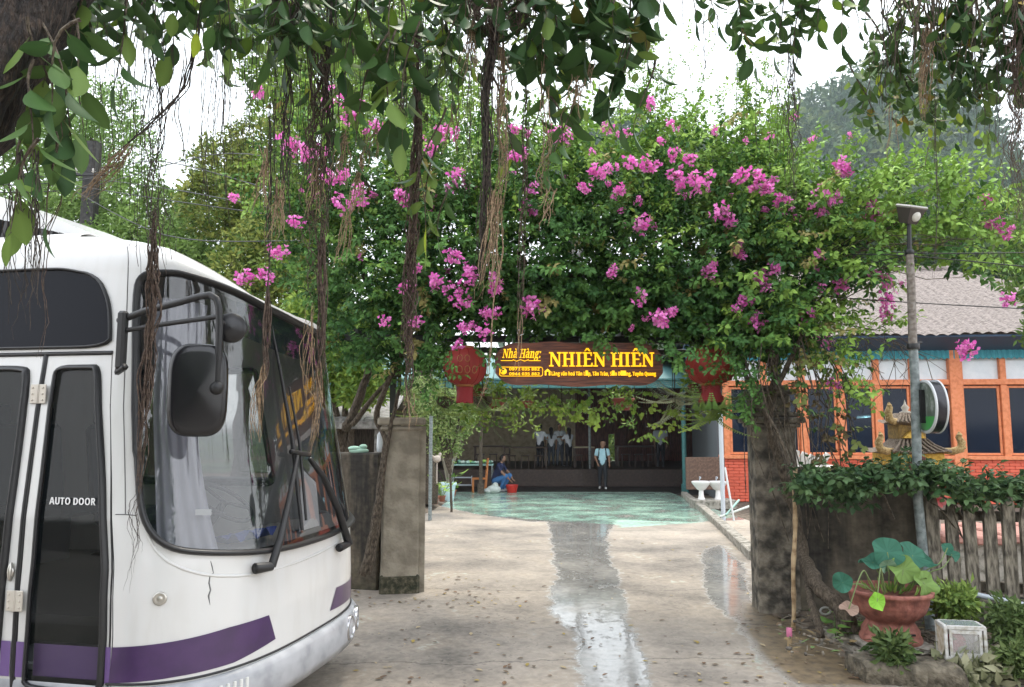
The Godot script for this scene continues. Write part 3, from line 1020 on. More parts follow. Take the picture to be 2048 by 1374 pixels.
func make_gate() -> void:
	# left pillar
	var lp := at(803, 850, 9.1)
	lp.y = lie(lp.z)
	var L := thing("gate_pillar", "pale cement gate pillar beside the front of the bus, mossy at its foot", "gate pillar", lp, 0.16)
	part("shaft", pillar_mesh(0.43, 0.48, 1.9), M.pillar, L)
	var mb := MB.new()
	mb.cbox(Vector3(0, 1.955, 0), Vector3(0.56, 0.09, 0.60), 0.02)
	mb.cbox(Vector3(0, 1.875, 0), Vector3(0.49, 0.06, 0.54), 0.02)
	part("cap", mb.mesh(), M.pillar, L)
	mb = MB.new()
	mb.cbox(Vector3(0, 0.09, 0), Vector3(0.455, 0.26, 0.505), 0.03)
	part("plinth", mb.mesh(), mottled([lin(.02, .025, .012), lin(.055, .05, .03), lin(.13, .115, .08)], 2.5, 0.95, 1.0), L)
	mb = MB.new()
	mb.box(Vector3(0.25, 0.95, 0.12), Vector3(0.07, 1.9, 0.10))
	part("gate_jamb", mb.mesh(), M.pillar, L)
	# right pillar
	var rp := at(1541, 850, 8.12)
	rp.y = 0
	var R := thing("gate_pillar", "darker weathered gate pillar with stepped top wrapped by a climbing trunk", "gate pillar", rp, -0.10)
	part("shaft", pillar_mesh(0.42, 0.44, 1.92), M.oldpillar, R)
	mb = MB.new()
	for k in [[1.90, 0.50, 0.05], [1.95, 0.58, 0.06], [2.01, 0.50, 0.05]]:
		mb.cbox(Vector3(0, k[0], 0), Vector3(k[1], k[2], k[1]), 0.015)
	part("cap", mb.mesh(), M.oldpillar, R)
	mb = MB.new()
	mb.cbox(Vector3(-0.02, 2.12, 0), Vector3(0.38, 0.2, 0.38), 0.02)
	mb.cbox(Vector3(-0.02, 2.24, 0), Vector3(0.46, 0.05, 0.46), 0.015)
	mb.cbox(Vector3(-0.02, 2.29, 0), Vector3(0.36, 0.05, 0.36), 0.015)
	part("finial_block", mb.mesh(), M.oldpillar, R)
	# dark wall left of the left pillar
	mb = MB.new()
	var wl := at(560, 850, 9.5)
	var wr := at(768, 850, 9.15)
	var dd := wr - wl
	mb.cbox(Vector3((wl.x + wr.x) / 2, 0.77, (wl.z + wr.z) / 2), Vector3(0.22, 1.6, dd.length()), 0.02, Basis.looking_at(dd.normalized()))
	solo("boundary_wall", mb.mesh(), M.oldwall, "dark stained cement wall between the bus and the pale left pillar", "wall")
	# iron frame that carries the arch
	var F := thing("arch_frame", "dark square tube frame spanning the gate under the flowering arch", "frame", Vector3(lp.x, 0, lp.z))
	var O := F.position
	var bl := at(690, 675, 8.6)
	var br := at(1640, 684, 8.0)
	var dark := mat(lin(.03, .034, .03), 0.6)
	for k in [[0, "front_beam"], [1, "rear_beam"]]:
		mb = MB.new()
		var off := Vector3(0.0, 0.0, -1.3 * k[0])
		var d := br - bl
		mb.cbox((bl + br) / 2 + off - O, Vector3(0.07, 0.07, d.length()), 0.006, Basis.looking_at(d.normalized()))
		part("beam", mb.mesh(), dark, F)
	for t in [0.03, 0.2, 0.4, 0.6, 0.8, 0.97]:
		mb = MB.new()
		var q := bl.lerp(br, t) + Vector3(0, 0.06, 0.1)
		mb.box(q + Vector3(0, 0, -0.75) - O, Vector3(0.045, 0.045, 1.6))
		part("cross_bar", mb.mesh(), dark, F)
	for q in [at(1552, 700, 8.35), at(788, 700, 9.1)]:
		for dz in [0.0]:
			mb = MB.new()
			mb.box(Vector3(q.x, (q.y) / 2, q.z + dz) - O, Vector3(0.07, q.y + 0.15, 0.07))
			part("post", mb.mesh(), dark, F)
	make_sign()
	make_lantern(at(930, 733, 8.0), "left red round lantern half hidden by pink blossoms", 0.225, 0.2, 0.0)
	make_lantern(at(1421, 731, 7.75), "right red round lantern hanging beside the climbing trunk", 0.25, 0.19, 1.0)
	# little hanging flower pots under the arch
	var potm := mat(lin(.22, .05, .035), 0.7)
	for q in [[1054, 806, 10.5, .085, "tiny orange hanging pot on wires below the sign"], [1246, 803, 10.5, .15, "wide red hanging basket below the right half of the sign"], [993, 802, 9.4, .12, "brown hanging pot with trailing fern right of the left lantern"], [957, 782, 9.2, .11, "small dark red pot hanging behind the left lantern"], [1400, 776, 8.6, .13, "red pot with trailing fern behind the right lantern's tassel"]]:
		var w := at(q[0], q[1], q[2])
		var o := thing("hanging_pot", q[4], "hanging pot", w, 0.0, "pots hanging under the arch")
		mb = MB.new()
		var r: float = q[3]
		mb.lathe(Vector3(0, -r * .8, 0), [Vector2(.001, 0), Vector2(r * .6, 0), Vector2(r * .95, r * .9), Vector2(r * 1.08, r * .92), Vector2(r * 1.08, r * 1.1), Vector2(r * .9, r * 1.1), Vector2(r * .85, r * .9), Vector2(.001, r * .85)], 16)
		part("pot", mb.mesh(), potm, o)
		mb = MB.new()
		for a in 3:
			mb.tube([Vector3(cos(a * TAU / 3) * r, r * .3, sin(a * TAU / 3) * r), Vector3(0, 0.55 + r, 0)], 0.003, 4)
		mb.tube([Vector3(0, 0.55 + r, 0), Vector3(0, 2.75 - w.y + 0.3, 0)], 0.004, 4)
		part("wire", mb.mesh(), M.steel, o)
		var trs := []
		var cols := []
		for i in (34 if q[2] < 10 else 16):
			var a := rf(0, TAU)
			var u := rf(0, 1)
			trs.append(Transform3D(rbasis().scaled(Vector3.ONE * rf(.12, .23)), Vector3(cos(a), 0, sin(a)) * (r * .5 + u * r * 1.3) + Vector3(0, 0.1 + rf(0, .12) - u * u * 0.5, 0)))
			cols.append(Color(.08, .17, .03).lerp(Color(.26, .36, .07), rf(0, 1)))
		scatter("foliage", clumps[1], M.leaf, trs, cols, o)

func make_sign() -> void:
	var c := at(1160, 728, 7.86)
	var o := thing("restaurant_sign", "long brown wooden restaurant sign with glowing yellow letters under the arch", "sign", c, 0.03)
	var H := 0.225
	var wood := mottled([lin(.06, .02, .013), lin(.115, .038, .022), lin(.16, .055, .03)], 1.2, 0.6, 0.3, 0.02, 4, Vector3(.5, 5, 5))
	# board sawn from a trunk: wavy long edges, rounded ends
	var mb := MB.new()
	var top := []
	var bot := []
	for i in 41:
		var t := i / 40.0
		var x := lerpf(-0.88, 0.86, t)
		var e := 1.0 - pow(absf(t * 2 - 1), 9) * 0.62
		top.append(Vector3(x, H * e + 0.008 * sin(t * 23), 0))
		bot.append(Vector3(x, -H * e - 0.012 * sin(t * 14 + 1), 0))
	for s in [-1, 1]:
		for i in 40:
			var z := Vector3(0, 0, 0.022 * s)
			mb.face([top[i] + z, top[i + 1] + z, bot[i + 1] + z, bot[i] + z], Vector3.ZERO)
	for l in [top, bot]:
		for i in 40:
			mb.face([l[i] + Vector3(0, 0, .022), l[i + 1] + Vector3(0, 0, .022), l[i + 1] - Vector3(0, 0, .022), l[i] - Vector3(0, 0, .022)], Vector3(l[i].x, 0, 0))
	for i in [0, 40]:
		mb.face([top[i] + Vector3(0, 0, .022), top[i] - Vector3(0, 0, .022), bot[i] - Vector3(0, 0, .022), bot[i] + Vector3(0, 0, .022)], Vector3.ZERO)
	part("board", mb.mesh(), wood, o)
	var glow := mat(lin(.85, .55, .02), 0.5)
	glow.emission_enabled = true
	glow.emission = lin(1.0, 0.50, 0.0)
	glow.emission_energy_multiplier = 0.42
	var bold := SystemFont.new()
	bold.font_names = PackedStringArray(["Droid Serif"])
	bold.font_weight = 700
	var sans := SystemFont.new()
	sans.font_names = PackedStringArray(["Droid Sans"])
	sans.font_weight = 700
	# photograph pixels to board metres
	var s := 7.86 / FOC * 0.995
	var put := func(text, font, px, py, h, wide, slant):
		var m := lettering(text, font, h, 0.02, 1.0, slant)
		var bb := m.get_aabb()
		var sq: float = wide * s / bb.size.x
		var q := part("letters", m, glow, o)
		q.scale = Vector3(sq, 1, 1)
		q.position = Vector3((px - 1160.0) * s - bb.position.x * sq, (728.0 - py) * s - bb.get_center().y, 0.036)
		return q
	(put as Callable).call("Nhà Hàng:", bold, 1003.0, 710.0, 0.092, 78.0, 0.28)
	(put as Callable).call("NHIÊN HIÊN", bold, 1097.0, 715.0, 0.148, 212.0, 0.0)
	(put as Callable).call("0972 035 882", sans, 1017.0, 739, 0.028, 61.0, 0.0)
	(put as Callable).call("0944 035 882", sans, 1017.0, 748.5, 0.028, 61.0, 0.0)
	(put as Callable).call("Làng văn hoá Tân Lập, Tân Trào, Sơn Dương, Tuyên Quang", sans, 1102.0, 748.0, 0.040, 210.0, 0.0)
	# ornament line, box round the numbers, telephone disc and little house
	mb = MB.new()
	var P := func(x, y): return Vector3((x - 1160.0) * s, (728.0 - y) * s, 0.03)
	for l in [[[1000, 722], [1024, 722]], [[1056, 722], [1080, 722]], [[1024, 720], [1032, 723], [1040, 720], [1048, 723], [1056, 720]]]:
		var path := []
		for q in l: path.append((P as Callable).call(q[0], q[1]))
		mb.tube(path, 0.0045, 6)
	part("letters", mb.mesh(), glow, o)
	mb = MB.new()
	var ring := []
	for k in [[1084, 753, 0], [1084, 735, 1], [998, 735, 2], [998, 753, 3]]:
		for j in 4:
			var a: float = -PI / 2 + k[2] * PI / 2 + j * PI / 6
			var cx: float = k[0] - 4 if k[0] > 1040 else k[0] + 4
			var cy: float = k[1] - 4 if k[1] > 745 else k[1] + 4
			ring.append((P as Callable).call(cx + 4 * cos(a), cy - 4 * sin(a)))
	mb.tube(ring, 0.004, 6, true)
	part("letters", mb.mesh(), glow, o)
	mb = MB.new()
	mb.lathe((P as Callable).call(1005.5, 743.5) + Vector3(0, 0, -.005), [Vector2(.001, 0), Vector2(.034, 0), Vector2(.034, .014), Vector2(.001, .014)], 20, 1, 1, Basis(Vector3.RIGHT, PI / 2))
	part("letters", mb.mesh(), glow, o)
	mb = MB.new()
	var hp := []
	for k in 9:
		var a := lerpf(0.3, 2.8, k / 8.0) + 0.8
		hp.append((P as Callable).call(1005.5, 743.5) + Vector3(cos(a) * .02, sin(a) * .02, 0.012))
	mb.tube(hp, [.009, .008, .005, .005, .005, .005, .005, .008, .009], 8)
	part("telephone_mark", mb.mesh(), wood, o)
	mb = MB.new()
	mb.face([(P as Callable).call(1087, 744), (P as Callable).call(1094, 738), (P as Callable).call(1101, 744)], Vector3(0, 0, -5))
	for q in [[1090, 748], [1098, 748]]: mb.box((P as Callable).call(q[0], q[1]) + Vector3(0, 0.002, -.004), Vector3(0.018, 0.04, 0.012))
	part("letters", mb.mesh(), glow, o)
	mb = MB.new()
	for x in [-0.7, 0.0, 0.7]:
		mb = MB.new()
		mb.tube([Vector3(x, H - 0.01, 0), Vector3(x, 2.80 - c.y, -0.05)], 0.006, 5)
		part("hanger", mb.mesh(), M.steel, o)

func make_lantern(c: Vector3, label: String, rx: float, ry: float, open: float) -> void:
	var o := thing("red_lantern", label, "lantern", c, rf(0, 1), "red lanterns under the arch")
	var m := leafy(lin(.26, .018, .012), 0.4, 0.65)
	m.vertex_color_use_as_albedo = false
	var mb := MB.new()
	var seg := 48
	var rows := 14
	for i in rows + 1:
		var a := -PI / 2 * 0.86 + PI * 0.86 * i / rows
		for k in seg + 1:
			var t := TAU * k / seg
			var r := rx * (0.25 + 0.75 * cos(a)) * (1.0 + 0.03 * absf(cos(t * 12)))
			mb.p(Vector3(cos(t) * r, sin(a) * ry, sin(t) * r))
	for i in rows:
		for k in seg:
			var a := i * (seg + 1) + k
			mb.t(a, a + 1, a + seg + 2); mb.t(a, a + seg + 2, a + seg + 1)
	part("body", mb.mesh(), m, o)
	for k in 12:
		mb = MB.new()
		var path := []
		for i in 11:
			var a := -PI / 2 * 0.86 + PI * 0.86 * i / 10
			var r := rx * (0.25 + 0.75 * cos(a)) * 1.035
			path.append(Vector3(cos(TAU * k / 12) * r, sin(a) * ry, sin(TAU * k / 12) * r))
		mb.tube(path, 0.004, 4)
		part("rib", mb.mesh(), M.red, o)
	mb = MB.new()
	for y in [-ry * 0.98, ry * 0.98]:
		mb = MB.new()
		mb.lathe(Vector3(0, y - 0.02, 0), [Vector2(.001, 0), Vector2(rx * .42, 0), Vector2(rx * .45, .02), Vector2(rx * .42, .04), Vector2(.001, .04)], 20)
		part("gold_ring", mb.mesh(), mat(lin(.30, .12, .03), 0.5), o)
	# ornament printed on the front
	mb = MB.new()
	for k in 5:
		var ph := []
		var cx := -0.35 + 0.09 * k
		for i in 9:
			var a := TAU * i / 8.0
			var lon := -PI / 2 + (0.35 if open > 0.5 else -0.1) + (k % 3 - 1) * 0.34 + cos(a) * 0.12
			var lat := (k / 3 - 0.4) * 0.6 + sin(a) * 0.2
			var r := rx * (0.25 + 0.75 * cos(lat)) * 1.045
			ph.append(Vector3(cos(-lon) * r, sin(lat) * ry, sin(-lon) * r))
		mb.tube(ph, 0.004, 4)
	part("gold_pattern", mb.mesh(), mat(lin(.36, .20, .07), 0.5), o)
	# fringe
	mb = MB.new()
	for k in 40:
		var a := TAU * k / 40
		var r := rx * 0.36
		mb.tube([Vector3(cos(a) * r, -ry, sin(a) * r), Vector3(cos(a + .05) * r * .93, -ry - 0.08, sin(a) * r * .93), Vector3(cos(a) * r * (1.0 + open * .35), -ry - 0.17 - rf(0, .02), sin(a) * r * (1.0 + open * .35))], 0.011, 4)
	part("tassel", mb.mesh(), M.red, o)
	mb = MB.new()
	mb.tube([Vector3(0, ry, 0), Vector3(0, 2.8 - c.y, 0)], 0.005, 5)
	part("cord", mb.mesh(), M.black, o)

# ---------------------------------------------------------------- people: one smooth body each, from tapered bones
# bones: [a, b, radius a, radius b, colour]
func body(bones: Array, cell: float) -> ArrayMesh:
	var lo := Vector3.ONE * 1e6
	var hi := -lo
	for b in bones:
		var r: float = maxf(b[2], b[3]) + cell * 3.0
		for q in [b[0], b[1]]:
			lo = lo.min(q - Vector3.ONE * r); hi = hi.max(q + Vector3.ONE * r)
	var n := Vector3i(((hi - lo) / cell).ceil()) + Vector3i.ONE
	var d := PackedFloat32Array()
	d.resize(n.x * n.y * n.z)
	d.fill(1.0)
	var who := PackedInt32Array()
	who.resize(d.size())
	var near := PackedFloat32Array()
	near.resize(d.size())
	near.fill(9.0)
	var kk := 0.035
	for bi in bones.size():
		var b: Array = bones[bi]
		var pa: Vector3 = b[0]
		var pb: Vector3 = b[1]
		var ra: float = b[2]
		var rb: float = b[3]
		var m := maxf(ra, rb) + cell * 2.5
		var i0 := Vector3i(((pa.min(pb) - Vector3.ONE * m - lo) / cell).floor()).max(Vector3i.ZERO)
		var i1 := Vector3i(((pa.max(pb) + Vector3.ONE * m - lo) / cell).ceil()).min(n - Vector3i.ONE)
		var ab := pb - pa
		var l2 := maxf(ab.length_squared(), 1e-9)
		for z in range(i0.z, i1.z + 1):
			for y in range(i0.y, i1.y + 1):
				var row := (z * n.y + y) * n.x
				for x in range(i0.x, i1.x + 1):
					var q := lo + Vector3(x, y, z) * cell
					var t := clampf((q - pa).dot(ab) / l2, 0.0, 1.0)
					var e := q.distance_to(pa + ab * t) - lerpf(ra, rb, t)
					var i := row + x
					if e < near[i]:
						near[i] = e; who[i] = bi
					var o := d[i]
					var h := maxf(kk - absf(o - e), 0.0) / kk
					d[i] = minf(o, e) - h * h * kk * 0.25
	var mb := MB.new()
	var at_cell := {}
	for z in n.z - 1:
		for y in n.y - 1:
			for x in n.x - 1:
				var i := (z * n.y + y) * n.x + x
				var c := [d[i], d[i + 1], d[i + n.x], d[i + n.x + 1]]
				var j := i + n.x * n.y
				var e := [d[j], d[j + 1], d[j + n.x], d[j + n.x + 1]]
				var neg := 0
				for q in c:
					if q < 0: neg += 1
				for q in e:
					if q < 0: neg += 1
				if neg == 0 or neg == 8: continue
				var v := c + e
				var s := Vector3.ZERO
				var m := 0
				for ed in [[0, 1], [2, 3], [4, 5], [6, 7], [0, 2], [1, 3], [4, 6], [5, 7], [0, 4], [1, 5], [2, 6], [3, 7]]:
					var a: float = v[ed[0]]
					var b: float = v[ed[1]]
					if (a < 0) != (b < 0):
						var t := a / (a - b)
						var p0 := Vector3(ed[0] & 1, (ed[0] >> 1) & 1, ed[0] >> 2)
						var p1 := Vector3(ed[1] & 1, (ed[1] >> 1) & 1, ed[1] >> 2)
						s += p0.lerp(p1, t); m += 1
				var best := 9.0
				for o in [i, i + 1, i + n.x, j, j + 1, i + n.x + 1]:
					if near[o] < best:
						best = near[o]; mb.col = bones[who[o]][4]
				at_cell[i] = mb.p(lo + (Vector3(x, y, z) + s / m) * cell)
	var sx := 1
	var sy := n.x
	var sz := n.x * n.y
	for z in range(1, n.z - 1):
		for y in range(1, n.y - 1):
			for x in range(1, n.x - 1):
				var i := (z * n.y + y) * n.x + x
				for ax in [[sx, sy, sz], [sy, sz, sx], [sz, sx, sy]]:
					var a := d[i] < 0
					if a == (d[i + ax[0]] < 0): continue
					var q := [at_cell[i], at_cell[i - ax[1]], at_cell[i - ax[1] - ax[2]], at_cell[i - ax[2]]]
					if a:
						mb.t(q[0], q[2], q[1]); mb.t(q[0], q[3], q[2])
					else:
						mb.t(q[0], q[1], q[2]); mb.t(q[0], q[2], q[3])
	return mb.mesh()

func hand(mb: MB, wrist: Vector3, dir: Vector3, side: Vector3) -> void:
	# palm, four fingers of unequal length slightly curled, and a thumb leaving the side
	var nrm := dir.cross(side).normalized()
	mb.tube([wrist, wrist + dir * 0.045, wrist + dir * 0.085], [0.026, 0.038, 0.034], 8, false, 0.45)
	for k in 4:
		var b := wrist + dir * 0.08 + side * (k - 1.5) * 0.018
		var l: float = [0.062, 0.072, 0.068, 0.052][k]
		mb.tube([b, b + dir * l * .55 + nrm * .006, b + dir * l * .95 + nrm * .026], [.009, .0085, .007], 5)
	mb.tube([wrist + dir * .03 + side * .03, wrist + dir * .06 + side * .055, wrist + dir * .09 + side * .058 + nrm * .012], [.011, .010, .008], 5)

# standing figure; joints in metres for a height of 1.65
func stander(label: String, where: Vector3, turn: float, h: float, shirt: Color, lower: Color, long_hair: bool, pose: Dictionary, woman := true) -> Node3D:
	var k := h / 1.65
	var o := thing("person", label, "person", where, turn)
	var skin := Color(.30, .17, .11)
	var hair := Color(.012, .010, .009)
	var shoe: Color = pose.get("shoe", Color(.02, .02, .02))
	var sw := 0.165 if woman else 0.195
	var le: Vector3 = pose.get("le", Vector3(-0.24, 1.08, 0.02))
	var lh: Vector3 = pose.get("lh", Vector3(-0.23, 0.83, 0.08))
	var re: Vector3 = pose.get("re", Vector3(0.24, 1.08, 0.02))
	var rh: Vector3 = pose.get("rh", Vector3(0.23, 0.83, 0.08))
	var hd: Vector3 = pose.get("head", Vector3(0, 1.535, 0.01))
	var st: float = pose.get("stride", 0.0)
	var b := []
	b.append([Vector3(0, 0.93, 0), Vector3(0, 1.08, 0.0), 0.125, 0.115, shirt])
	b.append([Vector3(-0.05, 1.08, 0), Vector3(-sw * .62, 1.28, 0), 0.10, 0.095, shirt])
	b.append([Vector3(0.05, 1.08, 0), Vector3(sw * .62, 1.28, 0), 0.10, 0.095, shirt])
	b.append([Vector3(-sw, 1.34, 0), Vector3(sw, 1.34, 0), 0.058, 0.058, shirt])
	b.append([Vector3(0, 1.36, 0), Vector3(0, 1.45, 0.005), 0.05, 0.045, skin])
	b.append([hd, hd + Vector3(0, 0.06, -.005), 0.078, 0.086, skin])
	b.append([hd + Vector3(0, -0.05, 0.035), hd + Vector3(0, -0.05, 0.04), 0.045, 0.045, skin])
	b.append([hd + Vector3(0, 0.075, -0.02), hd + Vector3(0, 0.06, -0.04), 0.088, 0.09, hair])
	b.append([hd + Vector3(0, 0.02, -0.05), hd + Vector3(0, -0.05, -0.05), 0.078, 0.06, hair])
	if long_hair:
		b.append([hd + Vector3(0, -0.03, -0.06), hd + Vector3(0, -0.32, -0.085), 0.07, 0.045, hair])
	for s in [-1, 1]:
		var e := le if s < 0 else re
		var w := lh if s < 0 else rh
		var sh := Vector3(s * (sw + 0.03), 1.33, 0)
		b.append([sh, sh.lerp(e, 0.62), 0.056, 0.05, shirt])
		b.append([sh.lerp(e, 0.55), e, 0.044, 0.038, skin])
		b.append([e, w, 0.037, 0.026, skin])
		b.append([Vector3(s * 0.075, 0.91, 0), Vector3(s * 0.095, 0.49, st * s * 0.5 + 0.01), 0.105, 0.068, lower])
		b.append([Vector3(s * 0.095, 0.49, st * s * 0.5 + 0.01), Vector3(s * 0.10, 0.09, st * s), 0.066, 0.048, lower])
		b.append([Vector3(s * 0.10, 0.04, st * s - 0.03), Vector3(s * 0.115, 0.032, st * s + 0.13), 0.042, 0.032, shoe])
	for q in b:
		q[0] *= k; q[1] *= k; q[2] *= k; q[3] *= k
	part("body", body(b, 0.021), M.tint, o)
	var mb := MB.new()
	mb.col = skin
	for s in [-1, 1]:
		var e := (le if s < 0 else re) * k
		var w := (lh if s < 0 else rh) * k
		var d := (w - e).normalized()
		hand(mb, w - d * .01, d, d.cross(Vector3(s, 0.2, 0)).normalized())
	part("hand", mb.mesh(), M.tint, o)
	mb = MB.new() # face: nose, eyes, mouth, ears
	mb.col = skin
	mb.ball((hd + Vector3(0, -0.005, 0.085)) * k, Vector3(.012, .02, .018), 6, 5)
	for s in [-1, 1]:
		mb.col = skin
		mb.ball((hd + Vector3(s * .083, 0.0, 0.0)) * k, Vector3(.01, .026, .018), 6, 5)
		mb.col = Color(.02, .015, .012)
		mb.ball((hd + Vector3(s * .03, 0.03, 0.072)) * k, Vector3(.014, .009, .008), 6, 5)
	mb.col = Color(.30, .09, .08)
	mb.ball((hd + Vector3(0, -0.045, 0.078)) * k, Vector3(.022, .008, .008), 6, 5)
	part("face", mb.mesh(), M.tint, o)
	return o

func make_people() -> void:
	var white := Color(.62, .66, .72)
	var black := Color(.015, .015, .018)
	var spot := func(px, d, y):
		var w := at(px, 850, d)
		w.y = y
		return w
	var reach := {"re": Vector3(0.26, 1.16, 0.16), "rh": Vector3(0.12, 1.18, 0.36), "le": Vector3(-0.25, 1.14, 0.14), "lh": Vector3(-0.10, 1.14, 0.36)}
	stander("woman in white shirt and long black skirt, leftmost of the group on the platform", (spot as Callable).call(1080, 29.4, .32), 2.6, 1.58, white, black, false, reach)
	stander("person in white shirt and dark grey trousers with back turned, second of the platform group", (spot as Callable).call(1102, 29.7, .32), 3.2, 1.46, white * .85, Color(.05, .055, .07), true, {})
	stander("person in white shirt facing forward with folded arms among the platform group", (spot as Callable).call(1119, 29.9, .32), 0.3, 1.6, white * 1.05, Color(.10, .11, .14), false, {"re": Vector3(0.25, 1.12, 0.06), "rh": Vector3(0.02, 1.14, 0.2), "le": Vector3(-0.25, 1.12, 0.06), "lh": Vector3(-0.02, 1.17, 0.2)})
	stander("woman in white shirt with long hair and black trousers, rightmost of the platform group", (spot as Callable).call(1137, 29.3, .32), 3.7, 1.45, white * .95, black, true, reach)
	var w := stander("woman in pale blue top, dark trousers and white shoes standing before the platform", (spot as Callable).call(1204, 26.7, -.3), -0.1, 1.64, Color(.42, .66, .74), Color(.016, .02, .026), true, {"shoe": Color(.62, .62, .6), "re": Vector3(0.23, 1.1, 0.03), "rh": Vector3(0.24, 0.86, 0.1), "le": Vector3(-0.25, 1.09, -0.03), "lh": Vector3(-0.17, 0.88, 0.16), "stride": 0.11, "head": Vector3(0.025, 1.53, 0.02)})
	var mb := MB.new()
	for s in [-1, 1]:
		mb.tube([Vector3(s * .10, 1.40, -0.05), Vector3(s * .11, 1.37, .06), Vector3(s * .125, 1.22, .105), Vector3(s * .14, 1.05, .06)], 0.02, 6, false, 0.5)
	mb.cbox(Vector3(0, 1.18, -.17), Vector3(0.28, 0.36, 0.13), 0.05)
	part("backpack", mb.mesh(), M.black, w)
	stander("man in light grey shirt and black trousers by the wooden doors at the right", (spot as Callable).call(1320, 29.2, .32), 2.9, 1.62, Color(.36, .39, .44), black, false, {}, false)
	# the one who squats at the left, seen from behind and half turned
	var q := at(999, 850, 25.7)
	q.y = -0.3
	var o := thing("person", "person in navy shirt and blue jeans squatting beside a red basin", "person", q, 1.2)
	var navy := Color(.012, .022, .07)
	var jean := Color(.05, .16, .36)
	var skin := Color(.26, .15, .10)
	var hair := Color(.012, .010, .009)
	var b := []
	b.append([Vector3(0, .36, -.14), Vector3(0, .56, -.08), .15, .14, navy])
	b.append([Vector3(0, .56, -.08), Vector3(0, .82, .03), .145, .13, navy])
	b.append([Vector3(-.17, .88, .04), Vector3(.17, .88, .04), .065, .065, navy])
	b.append([Vector3(0, .90, .05), Vector3(0, 1.0, .10), .05, .045, skin])
	b.append([Vector3(0, 1.06, .15), Vector3(0, 1.11, .14), .08, .085, skin])
	b.append([Vector3(0, 1.12, .12), Vector3(0, 1.09, .09), .09, .088, hair])
	for s in [-1, 1]:
		b.append([Vector3(s * .2, .87, .05), Vector3(s * .24, .70, .14), .055, .05, navy])
		b.append([Vector3(s * .24, .70, .14), Vector3(s * .25, .62, .22), .042, .038, skin])
		b.append([Vector3(s * .25, .62, .22), Vector3(s * .14, .40, .42), .036, .027, skin])
		b.append([Vector3(s * .10, .33, -.10), Vector3(s * .17, .52, .30), .11, .075, jean])
		b.append([Vector3(s * .17, .52, .30), Vector3(s * .13, .10, .10), .072, .05, jean])
		b.append([Vector3(s * .13, .05, .08), Vector3(s * .15, .035, .25), .045, .035, Color(.4, .4, .4)])
	part("body", body(b, 0.021), M.tint, o)
	mb = MB.new()
	mb.col = skin
	for s in [-1, 1]:
		hand(mb, Vector3(s * .145, .41, .41), Vector3(-s * .3, -.5, .6).normalized(), Vector3(s, 0, 0))
	part("hand", mb.mesh(), M.tint, o)

# ---------------------------------------------------------------- things in the yard behind the gate
func potted(called: String, label: String, cat: String, where: Vector3, r: float, h: float, potm: Material, leaves: int, size: float, ca: Color, cb: Color, group := "") -> Node3D:
	var o := thing(called, label, cat, where, rf(0, 6), group)
	var mb := MB.new()
	mb.lathe(Vector3.ZERO, [Vector2(.001, 0), Vector2(r * .7, 0), Vector2(r * .95, h * .85), Vector2(r * 1.08, h * .87), Vector2(r * 1.08, h), Vector2(r * .9, h), Vector2(r * .88, h * .85), Vector2(.001, h * .82)], 18)
	part("pot", mb.mesh(), potm, o)
	mb = MB.new()
	for i in leaves:
		var a := rf(0, TAU)
		var d := Vector3(cos(a), 0, sin(a))
		var l := size * rf(.7, 1.2)
		var b := Vector3(0, h * .85, 0) + d * r * .3
		var e := b + d * l * .5 + Vector3(0, l * rf(.4, 1.1), 0)
		mb.col = ca * .8
		mb.tube([b, b.lerp(e, .5) + Vector3(0, l * .1, 0), e], .006, 4)
		mb.col = ca.lerp(cb, rf(0, 1))
		var z := (d + Vector3(0, rf(-.5, .2), 0)).normalized()
		var x := z.cross(Vector3.UP).normalized()
		mb.leaf(Transform3D(Basis(x, x.cross(z) * -1.0, z), e), l * .75, l * .4, .2, .4, 4, .3)
	part("foliage", mb.mesh(), M.leaf, o)
	return o

